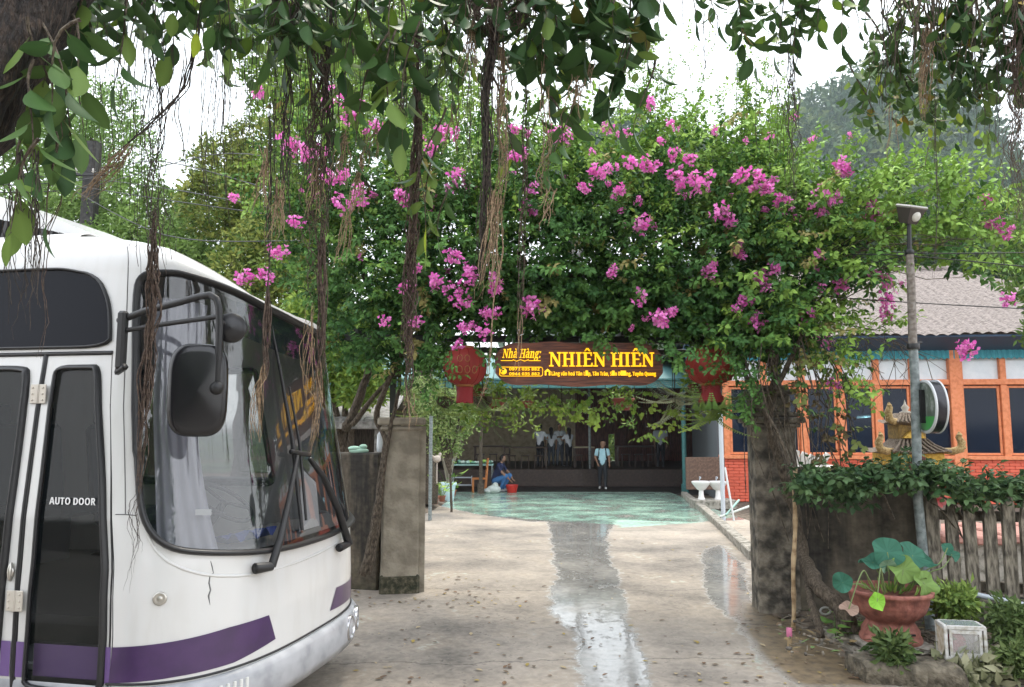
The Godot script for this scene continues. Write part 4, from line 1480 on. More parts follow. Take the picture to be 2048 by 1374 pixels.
func make_yard() -> void:
	var terra := mat(lin(.28, .10, .06), 0.8)
	# left: table heaped with greens, chair, planter, basin, bag
	var c := at(944, 850, 26.2)
	c.y = -0.3
	var o := thing("market_table", "long table heaped with green vegetables behind the wooden chair", "table", c)
	var mb := MB.new()
	mb.cbox(Vector3(0, 0.86, 0), Vector3(1.5, 0.05, 0.7), 0.01)
	part("table_top", mb.mesh(), mat(lin(.25, .42, .38), .6), o)
	for k in [[-1, -1], [1, -1], [1, 1], [-1, 1]]:
		mb = MB.new()
		mb.box(Vector3(k[0] * .7, .42, k[1] * .3), Vector3(.05, .84, .05))
		part("leg", mb.mesh(), M.steel, o)
	for i in 12:
		mb = MB.new()
		for j in 2:
			mb.ball(Vector3(rf(-.06, .06), rf(0, .05), rf(-.08, .08)), Vector3(.09, .055, .13) * rf(.7, 1.1), 8, 6)
		var g := solo("vegetable_bundle", mb.mesh(), mat([lin(.40, .58, .50), lin(.30, .50, .10), lin(.20, .42, .30), lin(.50, .62, .55)][i % 4], .6), "%s vegetable bundle on the long market table, %s from its left end" % [["pale green", "bright green", "mid green", "whitish green"][i % 4], ["first", "second", "third", "fourth", "fifth", "sixth", "seventh", "eighth", "ninth", "tenth", "eleventh", "last"][i]], "vegetables", "vegetable bundles on the market table")
		g.position = c + Vector3(-.66 + i * .12, .93, rf(-.15, .2))
	c = at(958, 850, 25.3)
	c.y = -0.3
	o = thing("wooden_chair", "orange brown wooden chair beside the squatting person", "chair", c, -1.45)
	var cw := mat(lin(.42, .15, .04), .5)
	mb = MB.new()
	mb.cbox(Vector3(0, .45, 0), Vector3(.44, .045, .44), .01)
	part("seat", mb.mesh(), cw, o)
	for k in [[-1, -1], [1, -1], [1, 1], [-1, 1]]:
		mb = MB.new()
		if k[1] < 0: mb.hexa([Vector3(k[0] * .19 - .022, 0, -.23), Vector3(k[0] * .19 + .022, 0, -.23), Vector3(k[0] * .19 + .022, 0, -.19), Vector3(k[0] * .19 - .022, 0, -.19), Vector3(k[0] * .19 - .022, 1.12, -.32), Vector3(k[0] * .19 + .022, 1.12, -.32), Vector3(k[0] * .19 + .022, 1.12, -.28), Vector3(k[0] * .19 - .022, 1.12, -.28)])
		else: mb.box(Vector3(k[0] * .19, .22, .19), Vector3(.045, .44, .045))
		part("leg", mb.mesh(), cw, o)
	for y in [.62, .78, .94, 1.07]:
		mb = MB.new()
		mb.box(Vector3(0, y, -.215 - (y - .0) * .075), Vector3(.36, .07, .022))
		part("back_slat", mb.mesh(), cw, o)
	c = at(926, 850, 25.8)
	c.y = -0.3
	o = thing("wire_rack", "low silver wire rack left of the wooden chair", "rack", c)
	for y in [.2, .45]:
		mb = MB.new()
		mb.tube([Vector3(-.3, y, -.15), Vector3(.3, y, -.15), Vector3(.3, y, .15), Vector3(-.3, y, .15)], .012, 5, true)
		part("shelf", mb.mesh(), M.pipe, o)
	for k in [[-1, -1], [1, -1], [1, 1], [-1, 1]]:
		mb = MB.new()
		mb.tube([Vector3(k[0] * .34, 0, k[1] * .17), Vector3(k[0] * .3, .5, k[1] * .15)], .012, 5)
		part("leg", mb.mesh(), M.pipe, o)
	c = at(1024, 850, 25.2)
	c.y = -0.3
	mb = MB.new()
	mb.lathe(Vector3.ZERO, [Vector2(.001, 0), Vector2(.15, 0), Vector2(.2, .24), Vector2(.22, .25), Vector2(.19, .24), Vector2(.14, .03), Vector2(.001, .03)], 18)
	solo("red_basin", mb.mesh(), mat(lin(.55, .03, .02), .4), "bright red plastic basin beside the squatting person", "basin").position = c
	c = at(988, 850, 25.0)
	c.y = -0.3
	mb = MB.new()
	mb.ball(Vector3(0, .12, 0), Vector3(.24, .14, .17), 12, 8)
	mb.ball(Vector3(.05, .25, 0), Vector3(.10, .10, .08), 10, 7)
	mb.ball(Vector3(-.2, .08, .05), Vector3(.14, .09, .12), 10, 7)
	solo("plastic_bag", mb.mesh(), mottled([lin(.35, .40, .38), lin(.6, .65, .6)], 5, .5, 1.0), "pale crumpled plastic bag lying before the squatting person", "bag").position = c
	c = at(897, 850, 22.5)
	c.y = lie(c.z)
	o = potted("square_planter", "pale blue plastic planter with thin bare stems at the left of the hall", "planter", c, .24, .52, mat(lin(.55, .72, .76), .5), 6, .4, Color(.08, .15, .03), Color(.2, .3, .08))
	mb = MB.new() # thin bare shrub
	for i in 34:
		var a := rf(0, TAU)
		var d := Vector3(cos(a), 0, sin(a)) * rf(.05, .75)
		mb.tube([Vector3(0, .4, 0), Vector3(d.x * .4, 1.1, d.z * .4), Vector3(d.x, rf(1.5, 2.5), d.z)], [.014, .008, .004], 4)
	part("stem", mb.mesh(), mat(lin(.30, .27, .21), .9), o)
	# row of pots along the planting bed
	var k := 0
	for q in [[868, 1008, .13, .2, .45, "terracotta pot with a broad yellow green plant right behind the left pillar"], [884, 1003, .10, .16, .3, "smaller terracotta pot beside the broad yellow green plant"], [905, 992, .12, .18, .25, "low pot at the far end of the planting bed"]]:
		potted("flower_pot", q[5], "flower pot", gnd(q[0], q[1], .1), q[2], q[3], terra, 16, q[4], Color(.16, .30, .05), Color(.38, .5, .12))
	var tr := at(905, 850, 19.0)
	tr.y = lie(tr.z)
	tree("small_tree", "feathery light green small tree just inside the gate at the left", tr, [blob(900, 845, 19, 48), blob(870, 830, 19, 45), blob(925, 815, 19, 40), blob(890, 885, 19, 34), blob(850, 790, 19, 45)], 700, .22, Color(.13, .21, .06), Color(.32, .40, .15), "", .3)
	c = at(862, 850, 17)
	mb = MB.new()
	mb.tube([Vector3(c.x, lie(c.z), c.z), Vector3(c.x, 2.1, c.z)], .04, 8)
	solo("steel_post", mb.mesh(), M.steel, "thin grey steel post rising right behind the left pillar", "post")
	# two bird-shaped white garden ornaments seen beside that post
	mb = MB.new()
	mb.ball(Vector3(0, 0, 0), Vector3(.14, .11, .10), 10, 7)
	mb.ball(Vector3(.13, .13, 0), Vector3(.05, .06, .05), 8, 6)
	mb.tube([Vector3(.08, .04, 0), Vector3(.13, .13, 0)], .045, 7)
	mb.tube([Vector3(-.1, .02, 0), Vector3(-.22, .12, 0)], [.06, .015], 6)
	mb.tube([Vector3(0, -.1, 0), Vector3(0, -.72, 0)], .02, 6)
	solo("bird_ornament", mb.mesh(), mat(lin(.40, .35, .30), .8), "white bird shaped ornament on a stake beside the thin steel post", "ornament").position = at(874, 918, 17.3)
	get_node("bird_ornament").scale = Vector3(.75, .75, .75)
	get_node("bird_ornament").rotation.y = .9
	# right: wash basins on a counter, pale pole, leaning sticks
	c = at(1414, 850, 20.2)
	c.y = lie(c.z)
	o = thing("wash_stand", "white wash basins side by side on a low grey counter beside the hall", "wash basin", c)
	mb = MB.new()
	mb.cbox(Vector3(0.1, .11, 0), Vector3(1.1, .24, .6), .02)
	part("counter", mb.mesh(), M.kerb, o)
	var ceramic := mat(lin(.74, .72, .70), .2)
	for i in 2:
		mb = MB.new()
		var x := -.2 + i * .44
		mb.lathe(Vector3(x, .62, 0), [Vector2(.07, -.16), Vector2(.12, -.13), Vector2(.24, .02), Vector2(.255, .07), Vector2(.23, .075), Vector2(.12, -.05), Vector2(.001, -.08)], 20, 1.0, .8)
		var s := part("basin", mb.mesh(), ceramic, o)
		mb = MB.new()
		mb.lathe(Vector3(x, .23, 0), [Vector2(.10, 0), Vector2(.07, .08), Vector2(.06, .24), Vector2(.08, .25)], 14)
		part("pedestal", mb.mesh(), ceramic, s)
		mb = MB.new()
		mb.tube([Vector3(x, .68, -.14), Vector3(x, .80, -.14), Vector3(x, .80, -.03), Vector3(x, .76, -.02)], .014, 6)
		part("tap", mb.mesh(), M.pipe, s)
	mb = MB.new()
	var brown := mottled([lin(.09, .05, .035), lin(.15, .09, .06)], 2.0, .8)
	c = at(1408, 850, 21.6)
	mb.cbox(Vector3(c.x, .55, c.z), Vector3(1.1, .9, .06), .01)
	solo("brown_screen", mb.mesh(), brown, "low brown board screen behind the white wash basins", "screen")
	c = gnd(1447, 1040)
	mb = MB.new()
	mb.tube([c, c + Vector3(0, 2.55, 0)], .048, 10)
	solo("white_pole", mb.mesh(), mat(lin(.50, .54, .58), .5), "upright pale blue grey pole left of the right gate pillar", "pole")
	k = 0
	for q in [[1450, 935, 1468, 1042, "white plastic stick leaning beside the pale pole"], [1478, 1000, 1452, 1030, "pale green stick lying across the kerb by the pale pole"], [1500, 1012, 1440, 1034, "second pale stick lying lower across the kerb"]]:
		mb = MB.new()
		mb.tube([at(q[0], q[1], 15.6), at(q[2], q[3], 15.2)], .022, 6)
		solo("plastic_stick", mb.mesh(), mat([lin(.6, .6, .58), lin(.25, .45, .38), lin(.5, .55, .5)][k], .5), q[4], "stick")
		k += 1
	c = at(1606, 915, 13)
	mb = MB.new()
	for i in 7:
		mb.tube([Vector3(-.4 + i * .11, -.16, 0), Vector3(-.36 + i * .13, .08 + .05 * sin(i), .02)], [.07, .05], 6)
	mb.cbox(Vector3(.05, -.2, 0), Vector3(1.0, .14, .35), .03)
	solo("stone_carving", mb.mesh(), mat(lin(.5, .48, .44), .8), "pale carved stone ornament standing behind the creeper covered wall", "carving").position = c
	mb = MB.new()
	mb.cbox(Vector3(0, -.6, 0), Vector3(.7, 1.2, .3), .03)
	part("base", mb.mesh(), M.kerb, get_node("stone_carving")).position = Vector3(.05, -.25, 0)

# ---------------------------------------------------------------- right verge: wall, fence, lamp, shrine, pot ...
func bed_height(q: Vector3) -> float:
	return 0.13

func make_verge() -> void:
	# soil bed
	var edge := [gnd(1512, 1212), gnd(1545, 1235), gnd(1590, 1262), gnd(1660, 1300), gnd(1720, 1338), gnd(1850, 1352), gnd(2060, 1362), gnd(2300, 1372)]
	var mb := MB.new()
	mb.grid(7, 8, func(i, j):
		var e: Vector3 = edge[i]
		var back := Vector3(lerpf(2.62, 9.0, i / 7.0), 0, -7.7)
		var v: float = j / 8.0
		var q := e.lerp(back, v)
		q.y = -0.02 + [.02, .08, .13, .15, .15, .15, .15, .15][i] * smoothstep(0.0, 0.45 if i < 5 else 0.03, v) + (rf(-.012, .02) if j > 0 else 0.0)
		return q)
	struct("soil_bed", mb.mesh(), M.soil)
	mb = MB.new() # light cement strip along the bed
	var strip := [gnd(1640, 1258), gnd(1690, 1290), gnd(1760, 1325), gnd(1840, 1352), gnd(1960, 1366)]
	for i in 4:
		var p: Vector3 = strip[i]
		var q: Vector3 = strip[i + 1]
		mb.cbox((p + q) / 2 + Vector3(0, .0, .03), Vector3(.10, .09, p.distance_to(q) * .99), .02, Basis.looking_at((q - p).normalized()))
	struct("kerb", mb.mesh(), M.kerb)
	for q in [[1705, 1905, 1300, 0], [1903, 2300, 1302, 1]]: # rough ledge stones
		mb = MB.new()
		var a := at(q[0], q[2], 6.0)
		var b := at(q[1], q[2], 5.85)
		var nx := 30
		mb.grid(nx, 7, func(i, j):
			var t: float = [0.0, 0.004][i] if i < 2 else (1.0 if i == nx else (i - 1) / float(nx - 2) * .996)
			var full: float = 0.0 if i == 0 or i == nx else 1.0
			var pr: Vector2 = [Vector2(.17, -.02), Vector2(.175, .07), Vector2(.165, .12), Vector2(.13, .147), Vector2(.05, .152), Vector2(-.06, .15), Vector2(-.15, .145), Vector2(-.17, .0)][j]
			return a.lerp(b, t) * Vector3(1, 0, 1) + Vector3(rf(-.008, .008), lerpf(-.02, pr.y * rf(.93, 1.05), full), (pr.x + rf(-.014, .014)) * full))
		struct("kerb", mb.mesh(), mottled([lin(.04, .034, .022), lin(.105, .088, .062), lin(.17, .145, .105)], 1.5, .95, 2.0))
	# dark wall between pillar and fence
	var wl := at(1572, 850, 8.0)
	var wr := at(1853, 850, 7.3)
	mb = MB.new()
	var d := wr - wl
	mb.cbox(Vector3((wl.x + wr.x) / 2, .74, (wl.z + wr.z) / 2), Vector3(.14, 1.46, d.length()), .02, Basis.looking_at(d.normalized()))
	solo("boundary_wall", mb.mesh(), M.oldwall, "blackened cement wall right of the gate with creeper on its top", "wall")
	# picket fence
	var fb := at(1850, 850, 7.1)
	var F := thing("picket_fence", "weathered grey picket fence right of the lamp post", "fence", Vector3(fb.x, 0, fb.z))
	var O := F.position
	var fm := mottled([lin(.06, .052, .04), lin(.165, .145, .112), lin(.26, .23, .18)], 2.0, .95, .6, .02, 4, Vector3(2, .5, 2))
	var k := 0
	for px in [1855, 1891, 1928, 1964, 2001, 2038, 2075, 2112, 2149, 2186]:
		var q := at(px, 850, lerpf(7.1, 6.75, (px - 1850) / 200.0)) - O
		mb = MB.new()
		var w := .05
		var h := 1.24 if k % 4 != 2 else 1.30
		if px == 2001: h = 1.36
		if k == 0: w = .055; h = 1.34
		var tip := h - .16
		var z := .022
		mb.hexa([Vector3(-w, .3, -z), Vector3(w, .3, -z), Vector3(w, .3, z), Vector3(-w, .3, z), Vector3(-w, tip, -z), Vector3(w, tip, -z), Vector3(w, tip, z), Vector3(-w, tip, z)])
		for s in [-1, 1]:
			mb.face([Vector3(-w, tip, z * s), Vector3(w, tip, z * s), Vector3(w * .62, tip + .09, z * s), Vector3(0, h, z * s), Vector3(-w * .62, tip + .09, z * s)], Vector3(0, tip, 0))
		for e in [[Vector2(w, tip), Vector2(w * .62, tip + .09)], [Vector2(w * .62, tip + .09), Vector2(0, h)], [Vector2(0, h), Vector2(-w * .62, tip + .09)], [Vector2(-w * .62, tip + .09), Vector2(-w, tip)]]:
			mb.face([Vector3(e[0].x, e[0].y, -z), Vector3(e[1].x, e[1].y, -z), Vector3(e[1].x, e[1].y, z), Vector3(e[0].x, e[0].y, z)], Vector3(0, tip, 0))
		var p := part("picket", mb.mesh(), fm, F)
		p.position = Vector3(q.x, 0, q.z)
		p.rotation.z = rf(-.012, .012)
		p.rotation.y = -0.1
		k += 1
	var fr := at(2240, 850, 6.65)
	for y in [.46, 1.08]:
		mb = MB.new()
		var a := Vector3(0, y, -.05)
		var b := Vector3(fr.x - O.x, y, fr.z - O.z - .05)
		mb.cbox((a + b) / 2, Vector3(.045, .09, a.distance_to(b)), .006, Basis.looking_at((b - a).normalized()))
		part("rail", mb.mesh(), fm, F)
	mb = MB.new()
	var pa := Vector3(-.02, .21, .02)
	var pb := Vector3(fr.x - O.x, .21, fr.z - O.z + .02)
	mb.cbox((pa + pb) / 2, Vector3(.2, .34, pa.distance_to(pb)), .02, Basis.looking_at((pb - pa).normalized()))
	part("plinth", mb.mesh(), mottled([lin(.03, .03, .022), lin(.08, .07, .05), lin(.14, .12, .09)], 1.5, .95, .8), F)
	# paved pink yard behind the fence, with a pale stone and dry grass
	mb = MB.new()
	for i in 7:
		mb.cbox(at(1850 + i * 60, 850, 9.6) * Vector3(1, 0, 1) + Vector3(0, .58 - (i % 2) * .02, 0), Vector3(.36, .10, 1.2), .02)
	var pv := solo("brick_step", mb.mesh(), mottled([lin(.30, .14, .11), lin(.42, .22, .18)], 2, .85), "pinkish paved step behind the picket fence", "step")
	mb = MB.new()
	mb.box(at(2030, 850, 9.6) * Vector3(1, 0, 1) + Vector3(0, .26, 0), Vector3(2.6, .52, 1.0))
	part("base", mb.mesh(), M.kerb, pv)
	# pipe
	mb = MB.new()
	mb.tube([at(1872, 1174, 6.75), at(1915, 1182, 6.68), at(1990, 1197, 6.6), at(2060, 1212, 6.5), at(2200, 1240, 6.4)], .022, 8)
	solo("water_pipe", mb.mesh(), M.pipe, "pale blue grey plastic pipe along the foot of the picket fence", "pipe")
	make_lamp_post()
	make_shrine()
	make_lotus()
	make_case()
	# bamboo stick
	mb = MB.new()
	var p0 := gnd(1586, 1262, .0)
	var p1 := at(1591, 935, -p0.z)
	var path := []
	var rad := []
	for i in 19:
		path.append(p0.lerp(p1, i / 18.0) + Vector3(sin(i * .7) * .006, 0, 0))
		rad.append(.024 if i % 4 == 0 else .019)
	mb.tube(path, rad, 8)
	solo("bamboo_stick", mb.mesh(), mottled([lin(.22, .14, .07), lin(.42, .30, .17), lin(.5, .37, .22)], 1.5, .7), "straight tan bamboo stick standing before the right gate pillar", "stick")
	mb = MB.new()
	var mp := gnd(1580, 1305)
	mb.tube([mp, mp + Vector3(0, .13, 0)], .02, 10)
	var mk := solo("marker_post", mb.mesh(), mat(lin(.30, .22, .12), .8), "short stake with a pink top in the wet gutter", "stake")
	mb = MB.new()
	mb.tube([mp + Vector3(0, .13, 0), mp + Vector3(0, .20, 0)], .024, 10)
	part("pink_cap", mb.mesh(), mat(lin(.55, .16, .28), .6), mk)
	# tyre ring half sunk in the soil, cup and heap of pulled weeds
	mb = MB.new()
	var ring := []
	for i in 20: ring.append(Vector3(cos(TAU * i / 20) * .045, sin(TAU * i / 20) * .03, 0))
	mb.tube(ring, .009, 6, true)
	solo("plastic_ring", mb.mesh(), mat(lin(.4, .4, .38), .5), "small grey ring lying on the soil left of the lotus bowl", "ring").position = gnd(1652, 1252, .12) + Vector3(0, .13, 0)
	mb = MB.new()
	mb.lathe(Vector3.ZERO, [Vector2(.001, 0), Vector2(.032, 0), Vector2(.042, .10), Vector2(.038, .10), Vector2(.03, .01), Vector2(.001, .01)], 14, 1, 1, Basis(Vector3(0, 0, 1), 1.35))
	solo("paper_cup", mb.mesh(), mat(lin(.7, .72, .78), .5), "white paper cup lying in front of the ledge by the weed heap", "cup").position = gnd(1908, 1352) + Vector3(0, .04, 0)
	var wt := []
	var wc := []
	for i in 150:
		var q := gnd(1950 + rf(-45, 45), 1358 + rf(-8, 8))
		wt.append(Transform3D(rbasis().scaled(Vector3.ONE * rf(.18, .34)), q + Vector3(0, rf(.01, .09), 0)))
		wc.append(Color(.16, .19, .09).lerp(Color(.30, .29, .18), rf(0, 1)))
	tag(scatter("weed_heap", clumps[2], M.leaf, wt, wc), "heap of pulled dry grey green weeds on the pavement before the ledge", "weeds")
	# bushes and ground plants of the bed
	var spec := [
		[1910, 1205, 6.5, 30, 90, Color(.12, .20, .05), Color(.30, .40, .10), "round light green bush before the fence, behind the white case"],
		[2028, 1250, 6.1, 42, 130, Color(.06, .10, .03), Color(.16, .22, .08), "fuller grey green bush at the right of the white case"],
		[1785, 1302, 5.9, 24, 80, Color(.05, .09, .03), Color(.13, .18, .06), "ivy hanging over the ledge under the lotus bowl"],
		[2040, 1318, 5.75, 26, 60, Color(.06, .10, .03), Color(.15, .20, .07), "little weeds on the ledge at the right edge, below the fuller bush"]]
	for q in spec:
		var c := at(q[0], q[1], q[2])
		var o := thing("low_bush", q[7], "bush", Vector3(c.x, .1, c.z))
		var r: float = q[3] * q[2] / FOC
		var trs := []
		var cols := []
		for i in q[4] * 2:
			var v := Vector3(rf(-1, 1), rf(-1, 1), rf(-1, 1)).normalized() * pow(rf(0, 1), .5) * r
			trs.append(Transform3D(rbasis().scaled(Vector3.ONE * rf(.10, .19)), c + v - o.position))
			cols.append((q[5] as Color).lerp(q[6], rf(0, 1)))
		scatter("foliage", clumps[1], M.leaf, trs, cols, o)
		mb = MB.new()
		for i in 7:
			mb.tube([Vector3(rf(-.03, .03), -.05, rf(-.03, .03)), (c - o.position) * .6 + Vector3(rf(-.4, .4), 0, rf(-.4, .4)) * r, c - o.position + Vector3(rf(-.7, .7), rf(0, .7), rf(-.7, .7)) * r], [.008, .006, .002], 4)
		part("stem", mb.mesh(), M.bark, o)
	var hp := gnd(1672, 1278, .05)
	var ho := thing("leafy_plant", "low plant with broad bright green heart shaped leaves on the gutter edge", "plant", hp)
	for i in 13:
		mb = MB.new()
		var a := rf(0, TAU)
		var dv := Vector3(cos(a), 0, sin(a))
		var e := dv * rf(.05, .26) + Vector3(.05, rf(.05, .2), 0)
		mb.col = Color(.1, .16, .05)
		mb.tube([Vector3.ZERO, e * .5 + Vector3(0, .05, 0), e], .004, 4)
		mb.col = Color(.07, .17, .035).lerp(Color(.17, .32, .07), rf(0, 1))
		var z := (dv + Vector3(0, rf(-.4, .1), .3)).normalized()
		var x := z.cross(Vector3.UP).normalized()
		mb.leaf(Transform3D(Basis(x, x.cross(z) * -1.0, z), e), rf(.11, .17), rf(.09, .12), .15, .25, 5, .3)
		piece("leaf", i, mb.mesh(), M.leaf, ho, Transform3D())
	# small stones and broken twigs on the soil
	mb = MB.new()
	for i in 420:
		var q := gnd(rf(1560, 2040), rf(1215, 1310), .13)
		q.y = .13
		mb.col = Color(.16, .14, .11) * rf(.5, 1.4)
		if i % 3 == 2:
			mb.col = [Color(.12, .08, .045), Color(.20, .15, .07), Color(.08, .055, .03), Color(.09, .14, .04)][i % 4]
			mb.leaf(Transform3D(Basis(Vector3.UP, rf(0, TAU)) * Basis(Vector3.RIGHT, rf(-.4, .4)), q + Vector3(0, .014, 0)), rf(.04, .09), rf(.02, .045), .35, -.1, 3)
		elif i % 3: mb.ball(q, Vector3(rf(.008, .03), rf(.006, .018), rf(.008, .03)), 6, 4)
		else: mb.tube([q, q + Vector3(rf(-.12, .12), .015, rf(-.12, .12))], .004, 4)
	var gr := solo("litter", mb.mesh(), M.tint, "small stones and broken twigs strewn over the soil bed", "litter")
	gr.set_meta("kind", "stuff")

func make_lamp_post() -> void:
	var foot := at(1838, 850, 6.95)
	foot.y = .1
	var o := thing("lamp_post", "thin grey green lamp post with a floodlight on top, right of the gate", "lamp post", foot)
	var P := func(px, py): return at(px, py, 6.95) - foot
	var mb := MB.new()
	mb.tube([Vector3(0, 0, 0), (P as Callable).call(1836, 1000), (P as Callable).call(1830, 760), (P as Callable).call(1826, 690)], [.042, .041, .040, .039], 12)
	part("pole", mb.mesh(), M.steel, o)
	mb = MB.new()
	mb.tube([(P as Callable).call(1826, 700), (P as Callable).call(1822, 560), (P as Callable).call(1819, 505)], [.038, .036, .034], 12)
	part("pole", mb.mesh(), mottled([lin(.10, .08, .065), lin(.18, .15, .125), lin(.24, .22, .2)], 3, .6), o)
	mb = MB.new()
	mb.tube([(P as Callable).call(1819, 508), (P as Callable).call(1818, 440)], [.022, .018], 10)
	mb.lathe((P as Callable).call(1819, 505) + Vector3(0, -.02, 0), [Vector2(.02, 0), Vector2(.04, 0), Vector2(.04, .04), Vector2(.02, .05)], 12)
	part("pole", mb.mesh(), M.black, o)
	mb = MB.new() # clamp with a little arm
	mb.lathe((P as Callable).call(1826, 692) + Vector3(0, -.03, 0), [Vector2(.045, 0), Vector2(.056, 0), Vector2(.056, .05), Vector2(.045, .05)], 12)
	mb.tube([(P as Callable).call(1826, 692), (P as Callable).call(1843, 684)], .016, 6)
	part("clamp", mb.mesh(), M.black, o)
	# floodlight head: tapered box, open towards the gate
	var c: Vector3 = (P as Callable).call(1820, 429)
	var b := Basis.from_euler(Vector3(.35, .35, 0))
	mb = MB.new()
	var q := []
	for y in [[-.085, .055, .05], [.06, .10, .085]]:
		for k in [[-1, -1], [1, -1], [1, 1], [-1, 1]]:
			q.append(c + b * Vector3(k[0] * y[1], y[0], k[1] * y[2]))
	mb.hexa(q)
	var hd := part("floodlight_head", mb.mesh(), mat(lin(.045, .035, .032), .5), o)
	mb = MB.new()
	mb.cbox(c + b * Vector3(0, .072, 0), Vector3(.225, .028, .19), .012, b)
	part("hood", mb.mesh(), mat(lin(.32, .31, .29), .5), hd)
	mb = MB.new()
	mb.lathe(c + b * Vector3(.012, -.008, .066), [Vector2(.001, .018), Vector2(.035, .014), Vector2(.05, .004), Vector2(.054, -.01)], 18, 1, 1, b * Basis(Vector3.RIGHT, PI / 2))
	part("lens", mb.mesh(), mat(lin(.55, .54, .5), .25), hd)
	# round sign box on the pole, seen almost edge on
	var s := thing("round_sign", "round black rimmed sign box fixed to the lamp post, seen from the side", "sign", at(1863, 813, 6.9))
	var n := Vector3(-1, 0, -.10).normalized()
	var sb := Basis(n.cross(Vector3.UP) * -1.0, n, Vector3.UP)
	sb = Basis(Vector3.UP.cross(n).normalized(), n, Vector3.UP.cross(n).cross(n) * -1.0)
	mb = MB.new()
	mb.lathe(Vector3.ZERO, [Vector2(.001, -.045), Vector2(.235, -.045), Vector2(.24, -.035), Vector2(.24, .05), Vector2(.225, .05), Vector2(.001, .05)], 40, 1, 1, sb)
	part("box", mb.mesh(), mat(lin(.014, .014, .02), .25), s)
	mb = MB.new()
	for y in [-.038, .055]:
		mb.lathe(Vector3.ZERO, [Vector2(.232, y - .008), Vector2(.243, y - .008), Vector2(.243, y + .008), Vector2(.22, y + .008)], 40, 1, 1, sb)
	part("rim", mb.mesh(), mat(lin(.55, .57, .58), .4), s)
	mb = MB.new()
	mb.lathe(Vector3.ZERO, [Vector2(.001, .056), Vector2(.222, .056)], 40, 1, 1, sb)
	part("face", mb.mesh(), mottled([lin(.08, .10, .08), lin(.15, .18, .15), lin(.32, .35, .32)], 2.5, .3, 0, .015), s)
	mb = MB.new()
	var pts := []
	for i in 13:
		var a := lerpf(PI + .45, TAU - .1, i / 12.0)
		pts.append(sb * Vector3(cos(a) * .215, .060, -sin(a) * .215))
	mb.face(pts, -n)
	var gface := MB.new()
	var pl := []
	for i in 15:
		var a := lerpf(PI * 1.14, PI * 1.86, i / 14.0)
		pl.append(n * .060 + Vector3.UP * sin(a) * .212 + Vector3.UP.cross(n) * cos(a) * .212)
	gface.face(pl, -n)
	part("green_band", gface.mesh(), mat(lin(.06, .30, .07), .4), s)
	mb = MB.new()
	mb.box(Vector3(-.05, 0, -.01), Vector3(.10, .30, .03))
	part("bracket", mb.mesh(), M.black, s)

